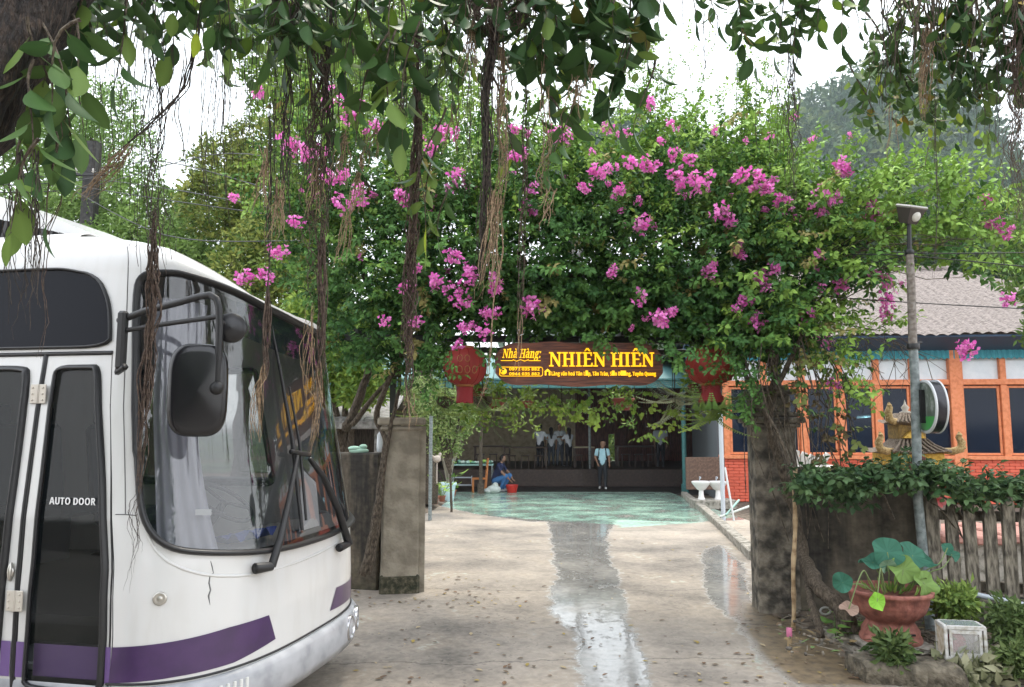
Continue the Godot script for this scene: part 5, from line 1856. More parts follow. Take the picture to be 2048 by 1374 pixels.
func make_shrine() -> void:
	var c := at(1812, 850, 9.6)
	c.y = .0
	var o := thing("spirit_house", "small yellow shrine with two upturned tiled roofs behind the wall", "shrine", c)
	var yel := mottled([lin(.42, .24, .03), lin(.55, .33, .05), lin(.60, .40, .09)], 3, .8)
	var horn := mottled([lin(.16, .10, .04), lin(.36, .24, .09), lin(.45, .36, .2)], 6, .85)
	var tile := mottled([lin(.08, .06, .045), lin(.20, .15, .11), lin(.30, .25, .19)], 7, .9, 1.5)
	var mb := MB.new()
	mb.cbox(Vector3(0, .6, 0), Vector3(.5, 1.2, .45), .02)
	part("pedestal", mb.mesh(), M.kerb, o)
	mb = MB.new()
	mb.cbox(Vector3(0, 1.38, 0), Vector3(.66, .36, .5), .015)
	part("body", mb.mesh(), yel, o)
	mb = MB.new()
	mb.lathe(Vector3(0, 1.40, .245), [Vector2(.001, .012), Vector2(.10, .012), Vector2(.13, .02), Vector2(.13, .0)], 20, 1, 1, Basis(Vector3.RIGHT, PI / 2))
	part("opening", mb.mesh(), mat(lin(.12, .015, .02), .6), o)
	for lv in [[1.56, .46, .36, .17, "lower_roof"], [1.92, .29, .24, .13, "upper_roof"]]:
		mb = MB.new()
		var y: float = lv[0]
		var w: float = lv[1]
		var dp: float = lv[2]
		mb.grid(16, 6, func(i, j):
			var a: float = TAU * i / 16.0
			var v: float = j / 6.0
			var sx: float = signf(cos(a)) * pow(absf(cos(a)), .45)
			var sz: float = signf(sin(a)) * pow(absf(sin(a)), .45)
			var corner: float = pow(absf(sin(2 * a)), 2.0)
			var r: float = lerpf(1.0, .42, pow(v, .7))
			return Vector3(sx * w * r, y + lv[3] * pow(v, 1.4) + .05 * corner * (1 - v) * (1 - v), sz * dp * r))
		mb.grid(16, 1, func(i, j):
			var a: float = TAU * i / 16.0
			var sx: float = signf(cos(a)) * pow(absf(cos(a)), .45)
			var sz: float = signf(sin(a)) * pow(absf(sin(a)), .45)
			return Vector3(sx * w * (1.0 - j * .5), y - .03 + (.03 + .05 * pow(absf(sin(2 * a)), 2.0)) * (1 - j), sz * dp * (1.0 - j * .5)))
		var rp := part(lv[4], mb.mesh(), tile, o)
		for s in [-1, 1]: # corner horns curling upwards
			mb = MB.new()
			var x: float = s * w
			mb.tube([Vector3(x * .62, y + .03, dp * .62), Vector3(x * .86, y + .02, dp * .8), Vector3(x * 1.06, y + .05, dp * .86), Vector3(x * 1.10, y + .13, dp * .86), Vector3(x * 1.02, y + .20, dp * .86), Vector3(x * 1.05, y + .26, dp * .86)], [.03, .045, .05, .046, .036, .01], 8)
			for t in 4: mb.ball(Vector3(x * (1.13 - t * .03), y + .07 + t * .05, dp * .9), Vector3(.032, .024, .03), 7, 5)
			part("horn", mb.mesh(), horn, rp)
		for t in 9:
			mb = MB.new()
			var hx: float = lerpf(-w * .7, w * .7, t / 8.0)
			mb.tube([Vector3(hx * 1.1, y + .015, dp * .97), Vector3(hx * .7, y + lv[3] * .55, dp * .62), Vector3(hx * .5, y + lv[3] * .97, dp * .45)], .016, 6)
			part("roof_tile", mb.mesh(), tile, rp)
	mb = MB.new()
	mb.cbox(Vector3(0, 1.82, 0), Vector3(.34, .22, .28), .01)
	part("upper_body", mb.mesh(), mottled([lin(.16, .10, .03), lin(.30, .19, .05)], 4, .8), o)
	mb = MB.new()
	mb.hexa([Vector3(-.14, 1.74, .14), Vector3(.14, 1.74, .14), Vector3(.14, 1.74, .2), Vector3(-.14, 1.74, .2), Vector3(-.004, 1.86, .14), Vector3(.004, 1.86, .14), Vector3(.004, 1.86, .2), Vector3(-.004, 1.86, .2)])
	part("pediment", mb.mesh(), yel, o)
	mb = MB.new()
	mb.lathe(Vector3(0, 2.03, 0), [Vector2(.06, 0), Vector2(.07, .03), Vector2(.03, .05), Vector2(.05, .09), Vector2(.015, .13), Vector2(.001, .19)], 10)
	part("finial", mb.mesh(), mat(lin(.42, .38, .32), .8), o)
	# red flowers of a shrub behind the fence
	for q in [[1876, 1000, "lowest large red flower behind the picket fence"], [1907, 972, "upper red flower behind the picket fence"], [1943, 985, "right hand pinkish red flower behind the picket fence"]]:
		var f := thing("red_flower", q[2], "flower", at(q[0], q[1], 7.6))
		mb = MB.new()
		for i in 7:
			var a := TAU * i / 7 + .3
			var z := Vector3(cos(a), sin(a), .45).normalized()
			var x := z.cross(Vector3(0, 0, 1)).normalized()
			mb.leaf(Transform3D(Basis(x, x.cross(z) * -1.0, z), Vector3.ZERO), .09, .06, .2, .3, 4)
		part("petal", mb.mesh(), leafy(lin(.55, .05, .05), .5), f).material_override.vertex_color_use_as_albedo = false
		mb = MB.new()
		mb.tube([Vector3(0, 0, -.02), Vector3(.02, -.4, -.1), Vector3(0, -.9, -.1)], .006, 5)
		part("stem", mb.mesh(), M.bark, f)

func make_lotus() -> void:
	var c := at(1781, 1268, 6.5)
	c.y = .13
	var o := thing("lotus_bowl", "wide terracotta bowl on a waisted foot with lotus plants growing in it", "flower pot", c)
	var clay := mottled([lin(.13, .045, .032), lin(.25, .085, .06), lin(.34, .14, .105)], 2.2, .75, .4)
	var mb := MB.new()
	var pr := []
	for q in [[.245, 0], [.255, .025], [.245, .05], [.235, .06], [.235, .10], [.222, .115], [.20, .15], [.19, .165], [.20, .185], [.235, .205], [.285, .25], [.315, .32], [.325, .385], [.355, .395], [.358, .425], [.33, .43], [.31, .39], [.001, .385]]:
		pr.append(Vector2(q[0] * .95, q[1] * .98))
	mb.lathe(Vector3.ZERO, pr, 40)
	part("bowl", mb.mesh(), clay, o)
	mb = MB.new()
	mb.cbox(Vector3(0, -.02, 0), Vector3(.54, .05, .5), .01)
	part("stone_base", mb.mesh(), M.kerb, o)
	mb = MB.new()
	mb.box(Vector3(.03, .10, .226), Vector3(.12, .014, .012))
	part("slot", mb.mesh(), M.black, o)
	# leaves: centre in the photograph, radius px, facing, colour
	var teal := Color(.045, .145, .095)
	var lime := Color(.17, .27, .075)
	var k := 0
	for q in [[1776, 1103, 27, Vector3(-.15, .5, 1), teal, .05], [1828, 1108, 27, Vector3(.3, .75, .8), teal, .0], [1852, 1116, 22, Vector3(.5, .9, .6), teal * .9, -.1], [1745, 1121, 24, Vector3(-.2, 1, .25), teal, .0], [1776, 1132, 14, Vector3(.1, -.5, 1), Color(.17, .27, .18), .1], [1808, 1138, 24, Vector3(-.1, .35, 1), lime, .12], [1852, 1168, 23, Vector3(.35, .3, 1), lime, .15], [1828, 1150, 20, Vector3(.2, 1, .3), Color(.2, .25, .08), .05], [1684, 1165, 17, Vector3(-.75, .2, .8), teal, .3], [1756, 1203, 15, Vector3(.2, .3, 1), Color(.22, .45, .05), .36], [1698, 1216, 15, Vector3(0, .8, .5), Color(.32, .22, .17), .3], [1905, 1108, 14, Vector3(.3, .6, .7), teal, -.1], [1895, 1095, 10, Vector3(-.3, .6, .7), teal, -.1]]:
		var w := at(q[0], q[1], 6.5 - q[5]) - c
		var r: float = q[2] * 6.2 / FOC * 1.15
		var n: Vector3 = q[3].normalized()
		var x := n.cross(Vector3(.3, 1, .1)).normalized()
		var y := n.cross(x)
		mb = MB.new()
		mb.col = q[4]
		var m := mb.p(w - n * r * .16)
		var seg := 48
		for ring in [.35, .7, 1.0]:
			for i in seg:
				var a := TAU * i / seg
				var wav: float = (.15 * sin(a * 3 + k) + .09 * sin(a * 5 + k * 2) + .16 * cos(2 * a + k)) * ring * ring
				mb.col = (q[4] as Color) * ((1.04 if i % 4 else .86) - .10 * (1.0 - ring)) * rf(.94, 1.06)
				mb.p(w + (x * cos(a) + y * sin(a)) * r * ring * (1 - .05 * sin(a * 4 + k)) + n * r * (wav - .16 + .14 * ring * ring))
		for i in seg:
			mb.t(m, m + 1 + i, m + 1 + (i + 1) % seg)
			for rr in 2:
				var a := m + 1 + rr * seg + i
				var b := m + 1 + rr * seg + (i + 1) % seg
				mb.t(a, a + seg, b + seg); mb.t(a, b + seg, b)
		var lf := part("leaf", mb.mesh(), M.leaf, o)
		mb = MB.new()
		var foot := Vector3(w.x * .3, .40, w.z * .3)
		mb.col = Color(.14, .19, .07)
		var mid := foot.lerp(w, .5) + Vector3(0, .16 if w.y > .45 else .22, 0)
		if w.y > .5: mid = foot.lerp(w, .55) + Vector3(w.x * .12, .03, .03)
		limb(mb, [foot, foot.lerp(mid, .55) + Vector3(0, .03, 0), mid, w - n * r * .16], .0068, .005, 0.0, 5, 6)
		part("stalk", mb.mesh(), M.tint, lf)
		k += 1
	mb = MB.new()
	for i in 60:
		mb.col = Color(.10, .20, .04).lerp(Color(.25, .38, .09), rf(0, 1))
		var a := rf(0, TAU)
		var d := Vector3(cos(a), rf(.3, 1.2), sin(a)).normalized()
		var x := d.cross(Vector3(0, 1, .3)).normalized()
		mb.leaf(Transform3D(Basis(x, x.cross(d) * -1.0, d), Vector3(cos(a), 0, sin(a)) * rf(0, .22) + Vector3(.04, .39, 0)), rf(.05, .13), .02, .2, .3, 3)
	part("water_plants", mb.mesh(), M.leaf, o).set_meta("kind", "stuff")

func make_case() -> void:
	var c := at(1924, 1312, 5.95)
	c.y = .155
	var o := thing("display_case", "small white framed glass case with pinkish contents standing on the ledge", "display case", c, -.18)
	o.scale = Vector3(.66, .80, .52)
	var alu := mottled([lin(.30, .275, .22), lin(.46, .455, .43), lin(.54, .54, .53)], 3, .55)
	var w := .205
	var h := .31
	var d := .17
	var mb := MB.new()
	for x in [-w, w]:
		for z in [-d, d]:
			mb = MB.new()
			mb.cbox(Vector3(x, h / 2, z), Vector3(.035, h, .035), .005)
			part("post", mb.mesh(), alu, o)
	for y in [.018, h - .012]:
		for k in [[0, -d], [0, d], [-w, 0], [w, 0]]:
			mb = MB.new()
			mb.cbox(Vector3(k[0], y, k[1]), Vector3(2 * w - .03, .037, .037) if k[0] == 0 else Vector3(.037, .037, 2 * d - .03), .005)
			part("rail", mb.mesh(), alu, o)
	mb = MB.new()
	mb.box(Vector3(-w - .004, h / 2, 0), Vector3(.008, h - .06, 2 * d - .03))
	part("side_panel", mb.mesh(), mottled([lin(.35, .28, .19), lin(.55, .5, .42)], 3, .7), o)
	mb = MB.new()
	mb.box(Vector3(0, h + .004, 0), Vector3(2 * w - .03, .006, 2 * d - .03))
	part("pane", mb.mesh(), glass(lin(.3, .35, .36), .5), o)
	mb = MB.new()
	for k in [[-.155, 0], [.155, 0]]: mb.box(Vector3(k[0], h / 2, d + .012), Vector3(.03, h - .06, .012))
	for y in [.055, h - .05]: mb.box(Vector3(0, y, d + .0115), Vector3(.28, .03, .012))
	part("door_frame", mb.mesh(), alu, o)
	mb = MB.new()
	mb.box(Vector3(0, h / 2, d + .004), Vector3(.30, h - .08, .006))
	part("pane", mb.mesh(), glass(lin(.5, .5, .5), .25), o)
	mb = MB.new()
	mb.cbox(Vector3(-.05, .12, 0), Vector3(.16, .18, .2), .03)
	part("pink_contents", mb.mesh(), mottled([lin(.25, .05, .05), lin(.45, .16, .15)], 9, .7), o)
	mb = MB.new()
	mb.box(Vector3(0, .02, 0), Vector3(2 * w, .012, 2 * d))
	mb.box(Vector3(0, h / 2, -d - .002), Vector3(2 * w - .03, h - .05, .008))
	part("back_panel", mb.mesh(), mat(lin(.35, .34, .32), .7), o)

# ---------------------------------------------------------------- the minibus
# Its skin is a surface over (s, h): s runs along the plan outline from the right front corner (s < 0 back along the side with
# the door, 0..bus_len across the rounded front), h runs up the body.
const BUS_W := 2.393
const BUS_B := 0.707
const BUS_N := 2.888
var bus_al := PackedFloat32Array()
var bus_lat := PackedFloat32Array()
var bus_fwd := PackedFloat32Array()
var bus_len := 0.0
var bus_frame: Transform3D

func steps(x: float, xs: Array, ys: Array) -> float:
	if x <= xs[0]: return ys[0]
	for i in range(1, xs.size()):
		if x <= xs[i]: return lerpf(ys[i - 1], ys[i], (x - xs[i - 1]) / (xs[i] - xs[i - 1]))
	return ys[-1]

func bus_outline() -> void:
	var n := 800
	var total := 0.0
	for i in n + 1:
		var a := PI * i / n
		var c := cos(a)
		bus_lat.append(-BUS_W / 2 * signf(c) * pow(absf(c), 2.0 / BUS_N))
		bus_fwd.append(BUS_B * pow(maxf(sin(a), 0.0), 2.0 / BUS_N))
		if i > 0: total += Vector2(bus_lat[i] - bus_lat[i - 1], bus_fwd[i] - bus_fwd[i - 1]).length()
		bus_al.append(total)
	bus_len = total

func bus_squash(s: float) -> float:
	return steps(s, [0.5, 1.2, 1.8, 2.6, bus_len], [1.0, 0.65, 0.55, 0.55, 1.0])
func bus_h(s: float, y: float) -> float: # the h at which the skin stands y metres high
	return y if y < 2.5 else minf(2.5 + (y - 2.5) / bus_squash(s), 2.8)

func skin_raw(s: float, h: float) -> Vector3:
	var q := clampf((h - 2.8) / 0.35, 0.0, 1.0) * PI / 2
	var rise := steps(s, [-0.6, 0.0, 0.3, 0.7, 1.2, 1.8, 2.6, bus_len], [0.32, 0.29, 0.25, 0.17, 0.07, 0.04, 0.05, 0.25])
	var y := h if h < 2.5 else 2.5 + (minf(h, 2.8) - 2.5) * bus_squash(s) + rise * sin(q)
	var inset := 0.32 * (1.0 - cos(q))
	var hm := minf(h, 2.8)
	var zf := steps(hm, [0.3, 0.8, 1.15, 1.6, 2.0, 2.8], [0.02, 0.018, 0.0, -0.07, -0.14, -0.243]) - inset
	var wk := steps(hm, [0.3, 1.0, 1.4, 2.0, 2.8], [0.99, 1.0, 0.985, 0.93, 0.84]) - inset / 1.2
	var sc := clampf(s, 0.0, bus_len)
	var lo := bus_al.bsearch(sc)
	lo = clampi(lo, 1, bus_al.size() - 1)
	var t := (sc - bus_al[lo - 1]) / maxf(bus_al[lo] - bus_al[lo - 1], 1e-9)
	var l := lerpf(bus_lat[lo - 1], bus_lat[lo], t) * wk
	var f := lerpf(bus_fwd[lo - 1], bus_fwd[lo], t) - BUS_B
	var out := s if s < 0.0 else (bus_len - s if s > bus_len else 0.0)
	f += zf * (1.0 - smoothstep(0.0, 0.6, -out)) + out
	return Vector3(l, y, f)

func skin(s: float, h: float, off := 0.0) -> Vector3:
	var p := skin_raw(s, h)
	if off == 0.0: return p
	return p + skin_normal(s, h) * off
func skin_normal(s: float, h: float) -> Vector3:
	var a := skin_raw(s + 0.012, h) - skin_raw(s - 0.012, h)
	var b := skin_raw(s, h + 0.012) - skin_raw(s, h - 0.012)
	return b.cross(a).normalized() * -1.0 if b.cross(a).dot(Vector3(skin_raw(s, h).x, 0, skin_raw(s, h).z + 1.2)) < 0.0 else b.cross(a).normalized()

# the place on the skin that is seen at that pixel of the photograph, as (s, h)
func on_bus(px: float, py: float) -> Vector2:
	var best := Vector2.ZERO
	var lo := Vector2(-1.6, 0.25)
	var hi := Vector2(2.42, 3.0)
	for pass_ in 4:
		var dist := 1e9
		var pick := Vector2.ZERO
		for i in 31:
			for j in 31:
				var q := Vector2(lerpf(lo.x, hi.x, i / 30.0), lerpf(lo.y, hi.y, j / 30.0))
				var d := shot(bus_frame * skin_raw(q.x, q.y)).distance_to(Vector2(px, py))
				if d < dist:
					dist = d; pick = q
		best = pick
		var span := (hi - lo) / 12.0
		lo = best - span; hi = best + span
	return best
func shot(w: Vector3) -> Vector2:
	var y := w.y - EYE
	var f := y * sin(PITCH) - w.z * cos(PITCH)
	var u := y * cos(PITCH) + w.z * sin(PITCH)
	return Vector2(1024 + FOC * w.x / f, 687 - FOC * u / f)

func rounded(pts: Array, times := 2) -> PackedVector2Array:
	var p := PackedVector2Array(pts)
	for n in times:
		var o := PackedVector2Array()
		for i in p.size():
			var a := p[i]
			var b := p[(i + 1) % p.size()]
			o.append(a.lerp(b, 0.25)); o.append(a.lerp(b, 0.75))
		p = o
	return p
func dense(p: PackedVector2Array, step: float) -> PackedVector2Array:
	var o := PackedVector2Array()
	for i in p.size():
		var a := p[i]
		var b := p[(i + 1) % p.size()]
		var n := maxi(1, int(ceil(a.distance_to(b) / step)))
		for k in n: o.append(a.lerp(b, float(k) / n))
	return o
func skin_panel(poly: PackedVector2Array, step: float, off: float) -> ArrayMesh:
	var pts := dense(poly, step)
	var lo := Vector2(1e9, 1e9)
	var hi := -lo
	for q in poly:
		lo = lo.min(q); hi = hi.max(q)
	var x := lo.x + step * .5
	var jit := 0.0
	while x < hi.x:
		var y := lo.y + step * .5 + jit
		jit = step * 0.3 - jit
		while y < hi.y:
			var q := Vector2(x, y)
			if Geometry2D.is_point_in_polygon(q, poly):
				var ok := true
				for e in pts:
					if e.distance_squared_to(q) < step * step * 0.2: ok = false; break
				if ok: pts.append(q)
			y += step
		x += step
	var tri := Geometry2D.triangulate_delaunay(pts)
	var mb := MB.new()
	for q in pts: mb.p(skin(q.x, q.y, off), q)
	for i in range(0, tri.size(), 3):
		var m := (pts[tri[i]] + pts[tri[i + 1]] + pts[tri[i + 2]]) / 3.0
		if Geometry2D.is_point_in_polygon(m, poly):
			var a := mb.v[tri[i]]
			var nn := (mb.v[tri[i + 2]] - a).cross(mb.v[tri[i + 1]] - a)
			if nn.dot(skin_normal(m.x, m.y)) > 0: mb.t(tri[i], tri[i + 1], tri[i + 2])
			else: mb.t(tri[i], tri[i + 2], tri[i + 1])
	return mb.mesh()
func skin_cells(ss: Array, hs: Array, keep: Callable, off: float) -> ArrayMesh:
	var mb := MB.new()
	for s in ss:
		for h in hs: mb.p(skin(s, h, off), Vector2(s, h))
	var n := hs.size()
	for i in ss.size() - 1:
		for j in n - 1:
			if (keep as Callable).call((ss[i] + ss[i + 1]) / 2, (hs[j] + hs[j + 1]) / 2):
				var a := i * n + j
				mb.t(a, a + n + 1, a + n); mb.t(a, a + 1, a + n + 1)
	return mb.mesh()
func skin_trim(poly: PackedVector2Array, r: float, off: float, closed := true, flat := 0.5) -> ArrayMesh:
	var path := []
	for q in (dense(poly, 0.05) if closed else poly): path.append(skin(q.x, q.y, off))
	var mb := MB.new()
	mb.tube(path, r, 8, closed, flat)
	return mb.mesh()
func spread(a: float, b: float, n: int) -> Array:
	var o := []
	for i in n + 1: o.append(lerpf(a, b, float(i) / n))
	return o

func make_bus() -> void:
	bus_outline()
	var o := thing("minibus", "white minibus with a purple stripe and black folding door parked at the left", "bus", Vector3(-1.332, 0, -5.205), PI / 2 - 0.198)
	bus_frame = o.transform
	var inv := bus_frame.affine_inverse()
	var L := bus_len
	var paint := mottled([lin(.575, .57, .55), lin(.60, .597, .583), lin(.605, .602, .59)], 1.1, 0.3, 0.0, 0.02, 6, Vector3(1.4, .35, 1.4))
	paint.clearcoat_enabled = true
	paint.clearcoat = 0.6
	paint.clearcoat_roughness = 0.08
	var purple := mottled([lin(.030, .008, .058), lin(.042, .011, .078), lin(.05, .016, .088)], 0.9, 0.28)
	purple.clearcoat_enabled = true
	purple.clearcoat = 0.7
	var lilac := mat(lin(.13, .07, .22), 0.3)
	var silver := mottled([lin(.22, .23, .25), lin(.34, .35, .37), lin(.40, .41, .43)], 0.7, 0.35)
	var wsp := []
	for q in [[.285, 1.55], [.285, 2.1], [.27, 2.66], [.30, 2.77], [.42, 2.79], [.70, 2.76], [1.21, 2.675], [1.79, 2.615], [2.3, 2.58], [2.75, 2.60], [2.86, 2.5], [2.9, 2.0], [2.9, 1.45], [2.75, 1.20], [2.5, 1.16], [2.11, 1.145], [1.71, 1.13], [1.3, 1.135], [1.0, 1.15], [.59, 1.20], [.42, 1.24], [.32, 1.35]]:
		wsp.append(Vector2(q[0], bus_h(q[0], q[1])))
	var ws := rounded(wsp)
	var dtop := 2.31
	var dbot := 0.36
	var d1 := PackedVector2Array([Vector2(-.44, dbot), Vector2(.115, dbot), Vector2(.135, 1.3), Vector2(.145, dtop), Vector2(-.44, dtop)])
	var d0 := PackedVector2Array([Vector2(-1.05, dbot), Vector2(-.462, dbot), Vector2(-.462, dtop), Vector2(-1.05, dtop)])
	var g1 := rounded([Vector2(-.375, .52), Vector2(-.375, .6), Vector2(-.325, 2.15), Vector2(-.30, 2.23), Vector2(0, 2.23), Vector2(.05, 2.23), Vector2(.065, 2.1), Vector2(.095, 1.45), Vector2(.085, .6), Vector2(.08, .52), Vector2(0, .50), Vector2(-.3, .50)])
	var g0 := rounded([Vector2(-.98, .55), Vector2(-.98, 2.2), Vector2(-.9, 2.23), Vector2(-.62, 2.23), Vector2(-.565, 2.2), Vector2(-.535, 1.5), Vector2(-.545, .6), Vector2(-.6, .5), Vector2(-.9, .5)])
	var far_win := rounded([Vector2(L + .22, 1.50), Vector2(L + .22, 1.42), Vector2(L + .32, 1.42), Vector2(L + 1.4, 1.42), Vector2(L + 1.5, 1.42), Vector2(L + 1.5, 1.52), Vector2(L + 1.5, 2.26), Vector2(L + 1.5, 2.36), Vector2(L + 1.4, 2.36), Vector2(L + .38, 2.36), Vector2(L + .27, 2.36), Vector2(L + .26, 2.25)], 2)
	part("side_window", skin_panel(far_win, .12, .002), glass(lin(.012, .02, .018), .62), o)
	part("gasket", skin_trim(far_win, .05, .0), M.rubber, o)
	var whole := func(s, h):
		var q := Vector2(s, h)
		if inside(q, ws): return false
		if inside(q, far_win): return false
		return not (s > -1.05 and s < .14 and h > dbot and h < dtop)
	var ss: Array = spread(-6.4, -1.4, 10) + spread(-1.35, -1.07, 3) + spread(-1.05, .14, 32) + spread(.165, 2.95, 100) + spread(3.0, L + .15, 8) + spread(L + .2, L + 1.6, 36) + spread(L + 2.0, L + 6.4, 8)
	var hs: Array = [.30, .33, dbot] + spread(.4, 2.29, 64) + [dtop] + spread(2.34, 2.8, 20) + spread(2.82, 3.15, 10)
	part("body", skin_cells(ss, hs, whole, 0.0), paint, o)
	var mb := MB.new() # roof
	mb.grid(ss.size() - 1, 8, func(i, j):
		var p := skin(ss[i], 3.15)
		var v: float = j / 8.0
		var end := Vector3(0, 0, minf(p.z, -1.5))
		var q := p.lerp(Vector3(end.x, p.y, end.z), v)
		q.y = lerpf(p.y, 3.12, sin(v * PI / 2))
		return q, true)
	part("roof", mb.mesh(), paint, o)
	mb = MB.new() # tail and floor
	mb.box(Vector3(0, 1.65, -7.11), Vector3(2.36, 2.7, 0.03))
	part("tail_panel", mb.mesh(), paint, o)
	mb = MB.new()
	mb.box(Vector3(.12, .78, -3.9), Vector3(2.05, .05, 6.3))
	mb.box(Vector3(-1.035, .78, -4.4), Vector3(.26, .05, 5.3))
	mb.box(Vector3(-.95, .55, -1.73), Vector3(.5, .46, .03))
	part("floor", mb.mesh(), mat(lin(.03, .03, .032), .8), o)
	mb = MB.new()
	mb.box(Vector3(0, .335, -3.6), Vector3(2.2, .02, 6.9))
	mb.box(Vector3(-.68, .55, -1.1), Vector3(.02, .45, 1.2))
	part("underfloor", mb.mesh(), mat(lin(.02, .02, .02), .8), o)
	var steelgrey := mat(lin(.09, .095, .10), .5)
	for st in [[.36, -.3], [.56, .0]]:
		mb = MB.new()
		mb.cbox(Vector3(-.93 + st[1] * .6 + .1, st[0], -.98), Vector3(.44, .05, .95), .01)
		mb.cbox(Vector3(-.72 + st[1] * .6 + .1, st[0] + .1, -.98), Vector3(.02, .2, .95), .005)
		part("step", mb.mesh(), steelgrey, o)
	# windscreen with its gasket, shade band and the dashboard behind it
	var gm := glass(lin(.010, .013, .016), .46)
	gm.metallic_specular = 0.707
	gm.clearcoat_enabled = true
	gm.clearcoat = 1.0
	gm.clearcoat_roughness = 0.02
	part("windscreen", skin_panel(ws, .085, .004), gm, o)
	part("windscreen_gasket", skin_trim(ws, .036, .006), M.rubber, o)
	part("windscreen_bead", skin_trim(ws, .008, .022), mat(lin(.10, .10, .105), .3), o)
	var band := PackedVector2Array()
	for q in [[.95, 2.68], [1.3, 2.66], [1.79, 2.61], [2.3, 2.57], [2.8, 2.55], [2.85, 2.36], [2.2, 2.34], [1.5, 2.38], [.95, 2.46]]:
		band.append(Vector2(q[0], bus_h(q[0], q[1])))
	part("shade_band", skin_panel(band, .09, -.02), mat(lin(.008, .010, .016), .3), o)
	mb = MB.new()
	mb.grid(24, 4, func(i, j):
		var s: float = lerpf(.33, 2.85, i / 24.0)
		var p := skin(s, 1.17, -.05)
		return Vector3(p.x * (1.0 - j * .03), p.y + [0, .02, .05, .03, -.35][j], p.z - [0, .16, .34, .46, .5][j] * sin(PI * clampf(i / 24.0, .08, .92))))
	part("dashboard", mb.mesh(), mat(lin(.11, .115, .12), .6), o)
	mb = MB.new()
	mb.grid(18, 3, func(i, j):
		var s: float = lerpf(.85, 1.35, i / 18.0)
		var p := skin(s, 1.2, -.12 - j * .07)
		return p + Vector3(0, .05 + .03 * sin(i * 1.1 + j) , 0))
	part("blue_cloth", mb.mesh(), mat(lin(.02, .05, .25), .9), o)
	mb = MB.new()
	var pw := []
	for q in [[1.62, 1.2], [1.95, 1.2], [1.98, 1.5], [1.75, 1.62]]: pw.append(skin(q[0], q[1], -.10))
	mb.face(pw, pw[0] + Vector3(0, 0, -3))
	part("white_paper", mb.mesh(), mat(lin(.65, .66, .68), .8), o)
	mb = MB.new()
	var cardp := []
	for q in [[392, 1018], [425, 1018], [425, 1030], [392, 1030]]:
		var sh := on_bus(q[0], q[1])
		cardp.append(skin(sh.x, sh.y, -.012))
	mb.face(cardp, Vector3(0, 1.3, -2))
	part("sticker", mb.mesh(), mat(lin(.6, .62, .62), .7), o)
	mb = MB.new() # pale sheet added behind the near windscreen corner, standing in for a bright reflection
	mb.grid(40, 8, func(i, j):
		var s: float = lerpf(.36, .74, i / 40.0) - .10 * sin(PI * j / 8.0) * (i / 40.0)
		return skin(s, lerpf(1.19, 2.66, j / 8.0), -.07 - .009 * sin(i * .7)))
	part("reflection_sheet", mb.mesh(), mat(lin(.40, .41, .47), .9), o)
	mb = MB.new() # pressed lip below the windscreen
	var lip := []
	for q in [[284, 1015], [292, 1060], [312, 1100], [345, 1128], [395, 1146], [450, 1152], [520, 1146], [600, 1122], [660, 1094], [692, 1070]]:
		var e := on_bus(q[0], q[1])
		lip.append(skin(e.x, e.y, -.002))
	limb(mb, lip, .009, .009, 0.0, 8, 4)
	part("pressed_lip", mb.mesh(), paint, o)
	# steering wheel, seats
	var wc := Vector3(.45, 1.32, -.95)
	var wb := Basis(Vector3.RIGHT, .6)
	mb = MB.new()
	var ring := []
	for i in 28: ring.append(wc + wb * Vector3(cos(TAU * i / 28) * .23, 0, sin(TAU * i / 28) * .23))
	mb.tube(ring, .017, 8, true)
	for a in 3: mb.tube([wc, wc + wb * Vector3(cos(a * TAU / 3 + .5) * .22, 0, sin(a * TAU / 3 + .5) * .22)], .014, 6)
	mb.tube([wc, wc + wb * Vector3(0, -.55, 0)], .03, 8)
	part("steering_wheel", mb.mesh(), mat(lin(.05, .05, .052), .5), o)
	var cloth := mat(lin(.025, .03, .045), .85)
	for q in [[.5, -1.75, 1], [-.62, -2.6, 1], [.62, -2.7, 1], [-.62, -3.5, 1], [.62, -3.6, 1]]:
		mb = MB.new()
		for dx in ([0.0] if q[1] > -2 else [-.22, .22]):
			mb.cbox(Vector3(q[0] + dx, 1.2, q[1]), Vector3(.42, .13, .44), .04)
			mb.cbox(Vector3(q[0] + dx, 1.56, q[1] - .24), Vector3(.42, .7, .12), .04, Basis(Vector3.RIGHT, -.12))
			mb.cbox(Vector3(q[0] + dx, 1.98, q[1] - .29), Vector3(.26, .18, .09), .03)
		mb.box(Vector3(q[0], .98, q[1]), Vector3(.3, .35, .3))
		part("seat", mb.mesh(), cloth, o)
	# folding door: two leaves with tall gasketed panes
	var dg := glass(lin(.008, .012, .012), .36)
	dg.metallic_specular = 0.33
	for k in 2:
		var gp: PackedVector2Array = [g1, g0][k]
		var dp: PackedVector2Array = [d1, d0][k]
		var sa: float = dp[0].x + (.006 if k == 0 else 0.0)
		var keep := func(s, h): return not inside(Vector2(s, h), gp)
		var frame := skin_cells(spread(sa, .132 if k == 0 else -.468, 28), spread(dbot + .01, dtop - .012, 90), keep, -.004)
		var d := part("door", frame, paint, o)
		part("pane", skin_panel(gp, .09, -.002), dg, d)
		part("gasket", skin_trim(gp, .026, .004), M.rubber, d)
		mb = MB.new()
	for q in [-.451, .138]:
		mb = MB.new()
		var path := []
		for i in 24:
			var h := lerpf(dbot, dtop, i / 23.0)
			path.append(skin(q if q < 0 else lerpf(.113, .145, i / 23.0), h, -.006))
		mb.tube(path, .016 if q < 0 else .006, 6)
		part("door_seal", mb.mesh(), M.rubber, o)
	mb = MB.new()
	var tp := []
	for i in 14: tp.append(skin(lerpf(-1.05, .14, i / 13.0), dtop, 0.0))
	mb.tube(tp, .012, 6)
